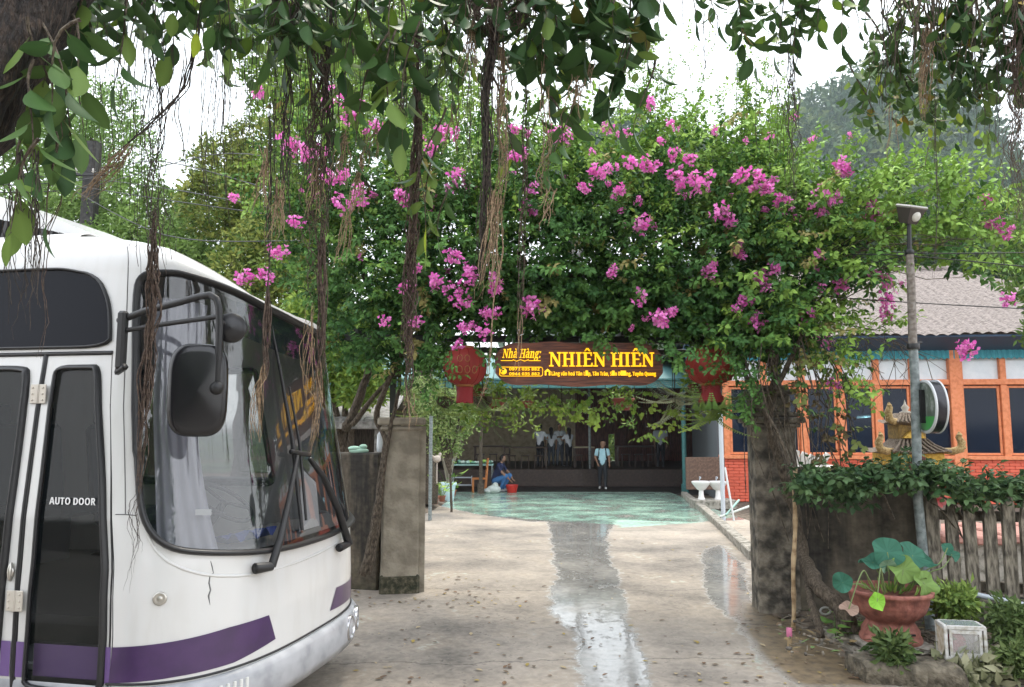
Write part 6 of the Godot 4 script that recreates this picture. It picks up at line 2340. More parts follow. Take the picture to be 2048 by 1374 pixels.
	part("door_seal", mb.mesh(), M.rubber, o)
	var sans := SystemFont.new()
	sans.font_names = PackedStringArray(["Droid Sans"])
	sans.font_weight = 700
	var a0 := skin(-.268, 1.485, .006)
	var a1 := skin(.045, 1.485, .006)
	var lm := lettering("AUTO DOOR", sans, .038, .002)
	var tx := (a1 - a0).normalized()
	var wt := part("letters", lm, mat(lin(.75, .75, .75), .5), o)
	wt.transform = Transform3D(Basis(tx * (a1.distance_to(a0) / lm.get_aabb().size.x), Vector3.UP, tx.cross(Vector3.UP)), a0 - Vector3(0, lm.get_aabb().get_center().y, 0))
	# hinges and handle
	var chrome := mat(lin(.5, .48, .44), .3, .85)
	for q in [[-.45, 2.075], [-.45, .95]]:
		mb = MB.new()
		var p := skin(q[0], q[1], .012)
		var t := (skin(q[0] + .05, q[1]) - skin(q[0] - .05, q[1])).normalized()
		var b := Basis(t, Vector3.UP, t.cross(Vector3.UP))
		for s in [-1, 1]: mb.cbox(p + t * s * .030, Vector3(.045, .11, .008), .003, b)
		mb.tube([p + Vector3(0, -.055, 0), p + Vector3(0, .055, 0)], .010, 8)
		for s in [-1, 1]:
			for y in [-.035, 0, .035]: mb.ball(p + t * s * .034 + Vector3(0, y, 0) + b.z * .005, Vector3(.006, .006, .006), 6, 4)
		part("hinge", mb.mesh(), mat(lin(.52, .48, .42), .4, .3), o)
	mb = MB.new()
	var hp := skin(-.492, 1.10, .008)
	mb.ball(hp, Vector3(.022, .052, .014), 12, 8)
	mb.ball(hp + Vector3(0, .0, .006), Vector3(.012, .028, .016), 10, 7)
	part("handle", mb.mesh(), chrome, o)
	# dark destination window above the door
	var darkglass := mat(lin(.006, .007, .011), .08)
	darkglass.metallic_specular = 0.22
	var dest := rounded([Vector2(-3.0, 2.35), Vector2(-3.0, 2.82), Vector2(-.6, 2.82), Vector2(-.2, 2.81), Vector2(.02, 2.78), Vector2(.11, 2.62), Vector2(.125, 2.45), Vector2(.125, 2.345), Vector2(-.3, 2.345)], 2)
	part("destination_window", skin_panel(dest, .10, .005), darkglass, o)
	part("gasket", skin_trim(dest, .018, .006), M.rubber, o)
	# stripe, bumper, lamps
	var sp := PackedVector2Array([Vector2(.14, .735), Vector2(.46, .755), Vector2(.75, .775), Vector2(1.06, .775), Vector2(1.13, .62), Vector2(.79, .575), Vector2(.46, .57), Vector2(.125, .553)])
	part("purple_stripe", skin_panel(sp, .06, .003), purple, o)
	var sp2 := PackedVector2Array([Vector2(1.97, .75), Vector2(2.3, .735), Vector2(2.95, .735), Vector2(2.95, .59), Vector2(2.15, .60), Vector2(1.86, .615)])
	part("purple_stripe", skin_panel(sp2, .06, .003), purple, o)
	part("purple_stripe", skin_panel(PackedVector2Array([Vector2(-6.3, .55), Vector2(-1.06, .55), Vector2(-1.06, .735), Vector2(-6.3, .735)]), .12, .003), lilac, o)
	for q in [[-1.04, -1.0], [-.53, -.47], [-.435, -.38], [.10, .13]]:
		part("purple_stripe", skin_panel(PackedVector2Array([Vector2(q[0], .55), Vector2(q[1], .55), Vector2(q[1], .735), Vector2(q[0], .735)]), .04, .002), lilac, o)
	part("purple_stripe", skin_panel(PackedVector2Array([Vector2(-.36, .55), Vector2(.075, .55), Vector2(.075, .72), Vector2(-.36, .72)]), .08, -.035), lilac, o)
	var bs: Array = spread(-6.3, -1.2, 6) + spread(-1.1, .1, 10) + spread(.12, L + .1, 90)
	mb = MB.new()
	mb.grid(bs.size() - 1, 6, func(i, j):
		var front: float = smoothstep(.0, .35, bs[i])
		return skin(bs[i], [.535, .525, .50, .44, .36, .30, .285][j], [.004, .03, .045, .05, .045, .03, -.06][j] * (front + .12)), true)
	part("bumper", mb.mesh(), silver, o)
	part("bumper_seam", skin_trim(PackedVector2Array(spread(.11, 2.95, 60).map(func(s): return Vector2(s, .548))), .007, .003, false, 1.0), M.black, o)
	for q in [[2.16, .43], [2.40, .44]]:
		mb = MB.new()
		var c := skin(q[0], q[1], .03)
		var nn := skin_normal(q[0], q[1])
		var b := Basis(nn.cross(Vector3.UP).normalized(), nn, nn.cross(Vector3.UP).normalized().cross(nn))
		mb.lathe(c, [Vector2(.085, -.02), Vector2(.09, .03), Vector2(.078, .035), Vector2(.07, .01), Vector2(.001, .004)], 24, 1, 1, b)
		var hl := part("headlight", mb.mesh(), mat(lin(.6, .6, .62), .2, .8), o)
		mb = MB.new()
		mb.lathe(c, [Vector2(.072, .016), Vector2(.05, .03), Vector2(.001, .034)], 20, 1, 1, b)
		part("lens", mb.mesh(), glass(lin(.6, .62, .65), .3), hl)
	for r in 7:
		mb = MB.new()
		mb.tube([skin(.60 + r * .04, .36, .052), skin(.60 + r * .04, .49, .05)], .012, 6)
		part("lens_rib", mb.mesh(), mat(lin(.62, .62, .60), .25), o)
	var sh := on_bus(320, 1197)
	mb = MB.new()
	var nn := skin_normal(sh.x, sh.y)
	var lb := Basis(nn.cross(Vector3.UP).normalized(), nn, nn.cross(Vector3.UP).normalized().cross(nn))
	mb.lathe(skin(sh.x, sh.y), [Vector2(.036, -.005), Vector2(.036, .008), Vector2(.028, .014), Vector2(.02, .008), Vector2(.012, .012), Vector2(.001, .014)], 20, 1, 1, lb)
	part("key_lock", mb.mesh(), chrome, o)
	mb = MB.new() # panel seam and a scratch in the paint
	var seam := []
	for i in 30: seam.append(skin(.215, lerpf(1.42, 2.95, i / 29.0), .001))
	mb.tube(seam, .003, 4)
	mb.tube([skin(.16, 1.42, .001), skin(.215, 1.42, .001), skin(.27, 1.415, .001)], .003, 4)
	part("panel_seam", mb.mesh(), mat(lin(.15, .15, .15), .7), o)
	mb = MB.new()
	var sc := []
	for q in [[421, 1122], [424, 1132], [427, 1146], [420, 1152], [418, 1166], [421, 1180], [417, 1192], [420, 1210]]:
		var e := on_bus(q[0], q[1])
		sc.append(skin(e.x, e.y, .001))
	mb.tube(sc, [.001, .003, .002, .003, .004, .004, .005, .001], 4)
	part("scratch", mb.mesh(), mat(lin(.16, .16, .16), .8), o)
	# roof fairing with dark slats
	var t0: Vector3 = inv * at(196, 468, 5.0)
	mb = MB.new()
	mb.hexa([Vector3(t0.x, t0.y - .12, t0.z), Vector3(t0.x + 1.3, t0.y - .12, t0.z), Vector3(t0.x + 1.3, t0.y - .12, t0.z - 2.4), Vector3(t0.x, t0.y - .12, t0.z - 2.4), Vector3(t0.x + .04, t0.y - .015, t0.z), Vector3(t0.x + 1.25, t0.y - .015, t0.z), Vector3(t0.x + 1.25, t0.y + .36, t0.z - .95), Vector3(t0.x + .06, t0.y + .36, t0.z - .95)])
	var fa := part("roof_fairing", mb.mesh(), paint, o)
	for i in 11:
		mb = MB.new()
		var z := t0.z - .14 - i * .075
		var hgt := .03 + i * .017
		mb.box(Vector3(t0.x + .012, t0.y - .045 + hgt * .55, z), Vector3(.05, hgt, .026), Basis(Vector3.RIGHT, .25))
		part("slat", mb.mesh(), M.black, fa)
	# mirrors on their bracket
	var W := func(px, py, d): return inv * at(px, py, d)
	mb = MB.new()
	mb.cbox((W as Callable).call(244, 680, 4.13), Vector3(.05, .32, .05), .012)
	var arm := [[238, 642, 4.16], [290, 622, 4.10], [350, 607, 4.05], [400, 593, 4.0], [420, 590, 3.99], [433, 598, 3.98], [438, 615, 3.98], [439, 650, 3.98], [437, 720, 3.98], [434, 775, 3.98]]
	mb.tube(arm.map(func(q): return (W as Callable).call(q[0], q[1], q[2])), .019, 10)
	mb.tube([(W as Callable).call(244, 662, 4.14), (W as Callable).call(330, 648, 4.07), (W as Callable).call(438, 633, 3.98)], .014, 8)
	mb.tube([(W as Callable).call(244, 715, 4.14), (W as Callable).call(236, 745, 4.14), (W as Callable).call(250, 733, 4.10)], .02, 6)
	part("mirror_bracket", mb.mesh(), M.black, o)
	mb = MB.new()
	var mc: Vector3 = (W as Callable).call(396, 780, 3.98)
	var mx: Vector3 = (inv.basis * Vector3(.94, 0, -.34)).normalized()
	var mz := mx.cross(Vector3.UP).normalized()
	for i in 9:
		for k in 33:
			var a := TAU * k / 32
			var v := i / 8.0
			var r := sqrt(maxf(1.0 - pow(v, 4.0), 0.0)) + .0001
			var sq := 0.62
			mb.p(mc + mx * signf(cos(a)) * pow(absf(cos(a)), sq) * .148 * pow(r, .6) + Vector3.UP * signf(sin(a)) * pow(absf(sin(a)), sq * .8) * .245 * pow(r, .5) + mz * (v * .075 - .02))
	for i in 8:
		for k in 32:
			var a := i * 33 + k
			mb.t(a, a + 1, a + 34); mb.t(a, a + 34, a + 33)
	var mir := part("mirror", mb.mesh(), mat(lin(.010, .010, .012), .22), o)
	mb = MB.new()
	mb.ball((W as Callable).call(434, 776, 3.96), Vector3(.035, .035, .035), 10, 7)
	part("knuckle", mb.mesh(), M.black, mir)
	mb = MB.new()
	mb.lathe(mc - mz * .021, [Vector2(.001, 0), Vector2(.13, 0)], 24, 1, 1.7, Basis(mx, -mz, Vector3.UP))
	part("mirror_glass", mb.mesh(), mat(lin(.7, .7, .72), .03, 1.0), mir)
	mb = MB.new()
	var rb := Basis(mx, mz, mx.cross(mz))
	mb.lathe((W as Callable).call(462, 656, 4.05), [Vector2(.001, -.02), Vector2(.06, -.02), Vector2(.082, 0), Vector2(.078, .02), Vector2(.04, .035), Vector2(.001, .04)], 24, 1, 1, rb)
	mb.tube([(W as Callable).call(438, 640, 3.98), (W as Callable).call(462, 656, 4.05)], .012, 6)
	part("round_mirror", mb.mesh(), mat(lin(.012, .012, .014), .35), o)
	# wipers
	var on := func(px, py, off):
		var e := on_bus(px, py)
		return skin(e.x, e.y, off)
	mb = MB.new()
	mb.tube([(on as Callable).call(500, 1137, .04), (on as Callable).call(527, 1132, .06)], [.032, .026], 10)
	mb.tube([(on as Callable).call(527, 1132, .06), (on as Callable).call(540, 1080, .075), (on as Callable).call(556, 1010, .075), (on as Callable).call(578, 915, .06)], [.026, .024, .02, .014], 8)
	mb.tube([(on as Callable).call(536, 1095, .06), (on as Callable).call(560, 1000, .06), (on as Callable).call(582, 915, .05)], .008, 6)
	var w1 := part("wiper", mb.mesh(), M.black, o)
	mb = MB.new()
	mb.tube([(on as Callable).call(532, 600, .02), (on as Callable).call(552, 740, .03), (on as Callable).call(575, 880, .035), (on as Callable).call(596, 1062, .03)], [.006, .011, .015, .012], 8)
	part("blade", mb.mesh(), M.black, w1)
	mb = MB.new()
	mb.tube([(on as Callable).call(568, 906, .05), (on as Callable).call(606, 912, .05)], .016, 8)
	part("blade_link", mb.mesh(), M.black, w1)
	mb = MB.new()
	mb.tube([(on as Callable).call(668, 1096, .04), (on as Callable).call(684, 1088, .05)], [.03, .024], 10)
	mb.tube([(on as Callable).call(684, 1088, .05), (on as Callable).call(660, 1020, .06), (on as Callable).call(630, 955, .06), (on as Callable).call(606, 920, .05)], [.03, .026, .022, .016], 8)
	var w2 := part("wiper", mb.mesh(), M.black, o)
	mb = MB.new()
	mb.tube([(on as Callable).call(573, 775, .02), (on as Callable).call(590, 890, .035), (on as Callable).call(604, 1042, .03)], [.006, .011, .009], 8)
	part("blade", mb.mesh(), M.black, w2)
	# wheels
	for f in [-2.35, -5.6]:
		for s in [-1, 1]:
			mb = MB.new()
			var wbx := Basis(Vector3(0, 0, 1), -PI / 2 * s)
			mb.lathe(Vector3(s * 1.02, .42, f), [Vector2(.25, -.12), Vector2(.40, -.11), Vector2(.42, -.06), Vector2(.42, .06), Vector2(.40, .11), Vector2(.25, .12)], 28, 1, 1, wbx)
			var wh := part("wheel", mb.mesh(), M.rubber, o)
			mb = MB.new()
			mb.lathe(Vector3(s * 1.02, .42, f), [Vector2(.26, .10), Vector2(.22, .06), Vector2(.08, .05), Vector2(.06, .11), Vector2(.001, .11)], 20, 1, 1, wbx)
			part("rim", mb.mesh(), silver, wh)
	# blue bag on the entrance steps
	mb = MB.new()
	mb.grid(14, 10, func(i, j):
		var a: float = TAU * i / 14.0
		var v: float = j / 10.0
		var r: float = .15 * pow(sin(PI * minf(v * .85 + .12, 1.0)), .7) * (1.0 + .13 * sin(a * 5 + v * 6) + .08 * sin(a * 9))
		return Vector3(cos(a) * r, v * .34 + .02 * sin(a * 4), sin(a) * r))
	var bag := solo("blue_bag", mb.mesh(), mat(lin(.015, .06, .30), .35), "knotted blue plastic bag inside the folding door of the minibus", "bag")
	bag.position = bus_frame * Vector3(-.62, .83, -.62)

# ---------------------------------------------------------------- bougainvillea over the gate
func sprig(n: int, l: float, stem: float, w := 0.62, droop := 0.35) -> ArrayMesh:
	var mb := MB.new()
	var path := []
	for i in 6:
		var t := i / 5.0
		path.append(Vector3(0.03 * sin(t * 5), -droop * stem * t * t, stem * t))
	mb.col = Color(.55, .5, .35)
	mb.tube(path, .0028, 3)
	for i in n:
		var t := (i + .6) / n
		var b := Vector3(0.03 * sin(t * 5), -droop * stem * t * t, stem * t)
		var a := i * 2.4 + rf(-.5, .5)
		var out := Vector3(cos(a), .55 * sin(a) + .1, rf(.1, .8)).normalized()
		if i == n - 1: out = Vector3(rf(-.3, .3), -.3, 1).normalized()
		var up := Vector3(rf(-.5, .5), 1, rf(-.7, .2))
		var x := out.cross(up).normalized()
		mb.col = Color(1, 1, 1) * rf(.68, 1.2)
		mb.leaf(Transform3D(Basis(x, x.cross(out) * -1.0, out), b + out * l * .12), l * rf(.75, 1.15), l * w * rf(.85, 1.1), rf(.15, .45), rf(.1, .45), 3, .38)
	return mb.mesh()

func aimed(dir: Vector3, roll := 0.0) -> Basis:
	var z := dir.normalized()
	var x := z.cross(Vector3.UP if absf(z.y) < .97 else Vector3.RIGHT).normalized()
	var b := Basis(x, x.cross(z) * -1.0, z)
	return b * Basis(Vector3(0, 0, 1), roll)

func make_bougainvillea() -> void:
	var foot := at(1600, 850, 7.3)
	foot.y = 0.0
	var o := thing("bougainvillea", "huge bougainvillea with magenta blossoms arching over the gate", "bougainvillea", foot)
	# climbing trunks
	var P := func(l): return l.map(func(q): return at(q[0], q[1], q[2]) - foot)
	var tr := [
		[[[1712, 1270, 6.72], [1690, 1232, 6.78], [1664, 1200, 6.9], [1632, 1165, 7.1], [1602, 1100, 7.5], [1586, 1010, 7.7], [1556, 905, 7.75], [1536, 830, 7.72], [1548, 760, 7.6], [1540, 700, 7.6], [1500, 640, 7.8], [1420, 560, 8.2]], .078, .04],
		[[[1644, 1275, 6.75], [1626, 1215, 6.95], [1608, 1130, 7.4], [1594, 1020, 7.62]], .036, .026],
		[[[1534, 830, 7.3], [1500, 765, 7.5], [1462, 700, 7.8], [1400, 640, 8.2]], .026, .016],
		[[[1596, 1010, 7.2], [1570, 900, 7.2], [1520, 800, 7.3], [1490, 720, 7.5], [1470, 620, 7.8]], .017, .01],
		[[[1550, 780, 7.45], [1590, 700, 7.5], [1640, 600, 7.6], [1720, 500, 7.6], [1800, 440, 7.6]], .03, .01],
		[[[724, 1150, 8.75], [748, 1060, 8.8], [762, 960, 8.85], [772, 885, 8.85], [752, 830, 8.85], [775, 770, 8.6], [805, 700, 8.7], [840, 600, 8.8]], .05, .026],
		[[[738, 1150, 8.75], [757, 1050, 8.8], [765, 960, 8.8], [780, 860, 8.8], [800, 760, 8.75], [790, 660, 8.7]], .03, .02],
		[[[690, 860, 9.2], [722, 790, 9.2], [748, 700, 9.2], [756, 640, 9.2], [720, 520, 9.0]], .06, .035],
		[[[705, 850, 9.1], [760, 780, 9.0], [830, 720, 9.0], [900, 640, 8.9]], .035, .02],
		[[[830, 600, 8.5], [1000, 560, 8.4], [1200, 550, 8.3], [1420, 560, 8.2]], .03, .03],
		[[[1000, 560, 8.6], [1100, 420, 8.7], [1150, 320, 8.7]], .025, .01], [[[1300, 550, 8.4], [1400, 430, 8.4], [1450, 330, 8.4]], .025, .01], [[[840, 600, 8.6], [760, 420, 8.8], [700, 300, 8.8]], .025, .01]]
	for q in tr:
		var mb := MB.new()
		limb(mb, (P as Callable).call(q[0]), q[1], q[2], .07, 8, 5)
		part("trunk" if q[1] > .04 else "branch", mb.mesh(), M.bark, o)
	# thin bare vines hanging down the right pillar and out over the roof
	var vb := MB.new()
	for i in 26:
		var a := at(rf(1480, 1660), rf(640, 760), rf(7.2, 7.6))
		var b := a + Vector3(rf(-.2, .3), -rf(.6, 1.7), rf(-.05, .1))
		vb.tube([a - foot, a.lerp(b, .35) + Vector3(rf(-.1, .1), 0, .05) - foot, a.lerp(b, .7) + Vector3(rf(-.1, .1), 0, 0) - foot, b - foot], rf(.003, .006), 4)
	for i in 30:
		var a := at(rf(1660, 1820), rf(660, 700), rf(7.3, 7.7))
		var b := a + Vector3(rf(-.5, .6), rf(-.7, -.1), rf(-.1, .1))
		vb.tube([a - foot, a.lerp(b, .5) + Vector3(rf(-.15, .15), rf(-.1, .1), .05) - foot, b - foot], rf(.002, .004), 4)
	for i in 14:
		var a := at(rf(1560, 1700), rf(500, 620), rf(7.4, 7.8))
		var b := at(rf(1800, 2050), rf(470, 560), rf(7.2, 7.8))
		vb.tube([a - foot, a.lerp(b, .3) + Vector3(0, rf(0, .25), 0) - foot, a.lerp(b, .7) + Vector3(0, rf(-.1, .2), .05) - foot, b - foot], [.006, .005, .004, .002], 4)
	part("bare_vines", vb.mesh(), M.bark, o).set_meta("kind", "stuff")
	# foliage
	var sp := []
	for i in 5: sp.append(sprig(17, .068, .32, .56))
	var trs := [[], [], [], [], []]
	var cols := [[], [], [], [], []]
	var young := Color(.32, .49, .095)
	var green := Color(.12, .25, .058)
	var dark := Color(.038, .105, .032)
	# px, py, depth, radii in px (x, y), radius in depth (m), how many, youth
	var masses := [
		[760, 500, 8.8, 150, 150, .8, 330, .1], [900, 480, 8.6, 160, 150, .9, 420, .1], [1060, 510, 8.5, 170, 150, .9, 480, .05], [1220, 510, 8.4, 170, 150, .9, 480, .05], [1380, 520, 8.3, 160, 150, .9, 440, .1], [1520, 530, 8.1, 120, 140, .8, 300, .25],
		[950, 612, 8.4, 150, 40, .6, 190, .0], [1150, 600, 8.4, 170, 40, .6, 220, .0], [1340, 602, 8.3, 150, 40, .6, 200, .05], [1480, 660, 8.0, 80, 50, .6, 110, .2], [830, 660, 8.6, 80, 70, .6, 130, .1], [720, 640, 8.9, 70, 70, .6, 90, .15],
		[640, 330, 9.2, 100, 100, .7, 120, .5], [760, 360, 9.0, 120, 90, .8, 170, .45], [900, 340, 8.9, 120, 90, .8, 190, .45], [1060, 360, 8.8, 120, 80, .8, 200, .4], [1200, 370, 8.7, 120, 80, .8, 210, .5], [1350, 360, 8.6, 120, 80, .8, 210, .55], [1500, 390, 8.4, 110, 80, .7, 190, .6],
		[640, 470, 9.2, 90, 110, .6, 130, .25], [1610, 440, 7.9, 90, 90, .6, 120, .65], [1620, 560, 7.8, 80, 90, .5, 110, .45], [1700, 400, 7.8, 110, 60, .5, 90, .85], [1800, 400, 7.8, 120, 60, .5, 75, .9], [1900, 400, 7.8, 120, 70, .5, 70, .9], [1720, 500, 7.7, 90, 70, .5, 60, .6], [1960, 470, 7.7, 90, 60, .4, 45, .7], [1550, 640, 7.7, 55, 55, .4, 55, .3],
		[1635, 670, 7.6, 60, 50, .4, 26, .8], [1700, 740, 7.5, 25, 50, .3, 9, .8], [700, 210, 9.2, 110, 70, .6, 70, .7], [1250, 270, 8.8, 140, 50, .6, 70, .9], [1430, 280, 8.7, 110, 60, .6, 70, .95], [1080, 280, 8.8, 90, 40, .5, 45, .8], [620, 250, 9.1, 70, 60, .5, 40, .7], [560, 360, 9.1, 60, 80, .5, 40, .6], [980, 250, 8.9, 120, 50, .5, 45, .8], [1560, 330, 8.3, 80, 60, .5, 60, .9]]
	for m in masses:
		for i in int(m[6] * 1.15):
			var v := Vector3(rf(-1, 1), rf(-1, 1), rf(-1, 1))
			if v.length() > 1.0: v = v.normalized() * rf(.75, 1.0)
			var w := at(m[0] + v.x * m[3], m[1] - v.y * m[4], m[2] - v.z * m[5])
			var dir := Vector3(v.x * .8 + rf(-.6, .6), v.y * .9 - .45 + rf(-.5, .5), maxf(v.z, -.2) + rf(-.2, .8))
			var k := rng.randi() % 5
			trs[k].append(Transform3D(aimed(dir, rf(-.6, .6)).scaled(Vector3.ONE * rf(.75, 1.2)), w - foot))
			var c: Color = dark.lerp(green, rf(0, 1))
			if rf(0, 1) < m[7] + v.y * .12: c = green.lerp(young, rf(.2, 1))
			if rf(0, 1) < .03: c = Color(.30, .27, .10)
			cols[k].append(c)
	# sprays that droop over the lanterns and the sign
	for q in [[895, 692, 7.7, 26, 16, 4], [965, 692, 7.7, 26, 16, 4], [1385, 690, 7.45, 22, 16, 4], [1462, 712, 7.4, 22, 40, 9], [1230, 668, 7.7, 60, 8, 8], [1338, 690, 7.6, 22, 30, 9], [870, 740, 7.9, 30, 40, 14], [1490, 760, 7.4, 25, 50, 16]]:
		for i in q[5]:
			trs[i % 5].append(Transform3D(aimed(Vector3(rf(-.8, .8), rf(-1.4, -.3), rf(-.1, .9)), rf(-.5, .5)).scaled(Vector3.ONE * rf(.6, .95)), at(q[0] + rf(-1, 1) * q[3], q[1] + rf(-1, 1) * q[4], q[2] + rf(-.15, .15)) - foot))
			cols[i % 5].append(dark.lerp(green, rf(.2, 1)))
	# upright young shoots against the sky and long arching canes to the right
	var canes := []
	for i in 24:
		var x := rf(1270, 1570)
		canes.append([[x, 360, 8.6], [x + rf(-15, 15), 260, 8.6], [x + rf(-40, 40), rf(70, 190), 8.6]])
	for q in [[[590, 300, 9.0], [560, 200, 9.0], [510, 130, 9.0]], [[640, 260, 9.1], [660, 170, 9.1], [655, 90, 9.1]], [[1600, 420, 7.8], [1680, 330, 7.7], [1720, 270, 7.6]], [[1640, 430, 7.8], [1780, 350, 7.6], [1900, 330, 7.5]], [[1660, 480, 7.8], [1820, 410, 7.6], [2010, 400, 7.4]], [[1650, 520, 7.8], [1830, 450, 7.5], [2040, 420, 7.3]], [[1700, 420, 7.7], [1850, 330, 7.5], [1870, 230, 7.5]], [[1080, 330, 8.8], [1100, 260, 8.8], [1130, 200, 8.8]], [[1200, 330, 8.8], [1220, 250, 8.8], [1250, 190, 8.8]], [[1560, 640, 7.6], [1680, 700, 7.4], [1725, 800, 7.3]], [[1640, 640, 7.6], [1750, 660, 7.4], [1790, 640, 7.3]]]:
		canes.append(q)
	var cb := MB.new()
	for q in canes:
		var pts: Array = (P as Callable).call(q)
		cb.tube([pts[0], pts[0].lerp(pts[1], .5), pts[1], pts[1].lerp(pts[2], .5), pts[2]], [.007, .006, .005, .004, .002], 4)
		for j in 15:
			var t := j / 14.0
			var w: Vector3 = pts[0].lerp(pts[1], t * 2) if t < .5 else pts[1].lerp(pts[2], t * 2 - 1)
			var d: Vector3 = pts[2] - pts[0]
			trs[j % 5].append(Transform3D(aimed(d.normalized() * .5 + Vector3(rf(-1, 1), rf(-.6, .3), rf(-.6, 1))).scaled(Vector3.ONE * rf(.45, .75)), w))
			cols[j % 5].append(green.lerp(young, rf(.3, 1)))
	part("cane", cb.mesh(), M.bark, o).set_meta("kind", "stuff")
	for k in 5: scatter("foliage" if k == 0 else "foliage_%03d" % k, sp[k], M.leaf, trs[k], cols[k], o)
	# the largest single leaves of the front
	var lv := []
	for i in 6:
		var mb := MB.new()
		mb.col = [dark, green * .8, green, green.lerp(young, .2), dark.lerp(green, .5), dark][i]
		mb.leaf(Transform3D(), .082, .052, .3, .35, 5, .36)
		lv.append(mb.mesh())
	for i in 300:
		var w := at(rf(700, 1640), rf(330, 665), rf(7.6, 7.9))
		piece("leaf", i, lv[rng.randi() % 6], M.leaf, o, Transform3D(aimed(Vector3(rf(-.8, .8), rf(-1.2, -.1), rf(.2, 1)), rf(-.8, .8)).scaled(Vector3.ONE * rf(.7, 1.1)), w - foot))
	# blossoms
	var fm := []
	for i in 6:
		var mb := MB.new()
		for j in [10, 16, 24, 14, 9, 20][i]:
			var d := Vector3(rf(-1, 1), rf(-1, 1), rf(-1, 1)).normalized()
			var c := d * rf(.02, .10) * Vector3(1, 1.15, 1)
			var pink := Color(.66, .10, .45).lerp(Color(.82, .28, .64), rf(0, 1)) * rf(.8, 1.1)
			for k in 3: # three papery bracts round each tiny flower
				var a: float = TAU * k / 3 + j
				var z := (d + Vector3(cos(a), sin(a), .4 * cos(a + 1))).normalized()
				var x := z.cross(d).normalized()
				mb.col = pink
				mb.leaf(Transform3D(Basis(x, x.cross(z) * -1.0, z), c), .047, .038, .25, -.25, 3, .45)
			mb.col = Color(.16, .22, .06)
			mb.tube([Vector3.ZERO, c], .003, 3)
			mb.col = Color(.75, .66, .42)
			mb.tube([c, c + d * .03], .003, 3)
		fm.append(mb.mesh())
	var spots := "517,185 655,208 692,200 702,236 722,214 780,265 590,293 612,306 566,290 640,302 858,296 882,264 906,266 910,345 900,374 655,350 682,350 675,398 716,380 684,414 722,400 590,440 800,394 816,406 557,500 530,553 488,552 1030,260 1110,268 1131,272 1030,316 1044,304 1066,374 1054,418 1196,340 1222,334 1260,330 1292,330 1240,378 1170,374 1300,206 1216,254 1346,306 1381,320 1391,365 1366,371 1350,354 1416,360 1486,354 1502,346 1520,366 1537,376 1452,430 1440,424 1462,442 1475,500 1560,398 1568,412 1630,420 1642,380 1662,392 1655,416 1682,330 1692,342 1286,450 905,518 870,560 896,576 937,542 945,556 925,576 914,596 932,606 990,566 986,580 974,628 986,622 926,656 918,690 938,650 966,664 770,640 826,534 814,572 830,640 1230,545 1280,590 1345,624 1422,540 1542,541 1522,552 1528,574 1552,534 1480,620 1492,608 1510,652 1518,638 1615,634 1640,670 1654,678 1632,520 1640,572 1680,570 1756,553 1776,560 1792,568 1770,602 1776,626 1670,768 1932,692 1942,702 1992,450 2012,466 1970,402 1742,420 1756,430 2014,600 1060,600 1072,620 1320,640 470,398 750,250 670,180"
	var i := 0
	for s in spots.split(" "):
		var xy := s.split(",")
		var px := xy[0].to_float()
		var py := xy[1].to_float()
		var d := 7.55 if py > 470 and px < 1600 else (7.8 if px < 1500 else 7.4)
		if px > 1150 and px < 1620: d = 7.38
		if py < 280: d = 8.0
		piece("flower_cluster", i, fm[rng.randi() % 6], M.petal, o, Transform3D(rbasis().scaled(Vector3.ONE * rf(.6, 1.02)), at(px, py, d) - foot))
		i += 1
	for extra in 75: # small young blossoms between the large clusters
		var px := rf(600, 1700)
		var py := rf(240, 660) if rf(0, 1) < .4 else rf(230, 430)
		piece("flower_cluster", i, fm[rng.randi() % 6], M.petal, o, Transform3D(rbasis().scaled(Vector3.ONE * rf(.28, .55)), at(px, py, 8.2 if px < 1150 else 7.6) - foot))
		i += 1
	# vines with yellow green leaves hanging below the sign, ferns at both sides
	var hang := sprig(9, .10, .26, .72, .5)
	var k := 0
	for q in [[1095, 775, 815, 8.3], [1120, 775, 828, 8.4], [1165, 770, 822, 8.5], [1188, 770, 848, 8.2], [1210, 770, 835, 8.4], [1262, 770, 822, 8.4], [1300, 770, 870, 8.2], [1345, 760, 850, 8.3], [1060, 770, 815, 8.6], [1150, 770, 840, 8.9], [1020, 775, 835, 8.8]]:
		var w := at(q[0], q[1], q[3])
		var h := thing("hanging_vine", ["leafy vine trailing below the sign, third from its left end", "longest leafy vine below the middle of the sign", "short vine just right of the sign's middle", "bright vine reaching down towards the woman in pale blue", "vine hanging beside the wide red basket on its left", "short vine touching the wide red hanging basket", "vine right of the red basket, its lowest leaves lit yellow green", "vine hanging between the sign's right end and the right lantern", "thin vine just right of the tiny orange pot", "vine hanging behind the others in front of the hall's back wall", "vine left of the tiny orange pot, in front of the dark hall"][k], "vine", w)
		var a := MB.new()
		var e := at(q[0] + rf(-12, 12), q[2], q[3]) - w
		a.tube([Vector3(0, .35, 0), e * .5 + Vector3(rf(-.06, .06), 0, 0), e], .004, 4)
		part("stem", a.mesh(), M.bark, h)
		var ht := []
		var hc := []
		for j in 7:
			ht.append(Transform3D(aimed(Vector3(rf(-1, 1), rf(-1.3, -.2), rf(-.4, 1))).scaled(Vector3.ONE * rf(.45, .7)), e * rf(0, 1) + Vector3(rf(-.05, .05), 0, rf(-.05, .05))))
			hc.append(green.lerp(Color(.40, .52, .10), rf(.2, 1)))
		scatter("foliage", hang, M.leaf, ht, hc, h)
		k += 1
	var frond := MB.new()
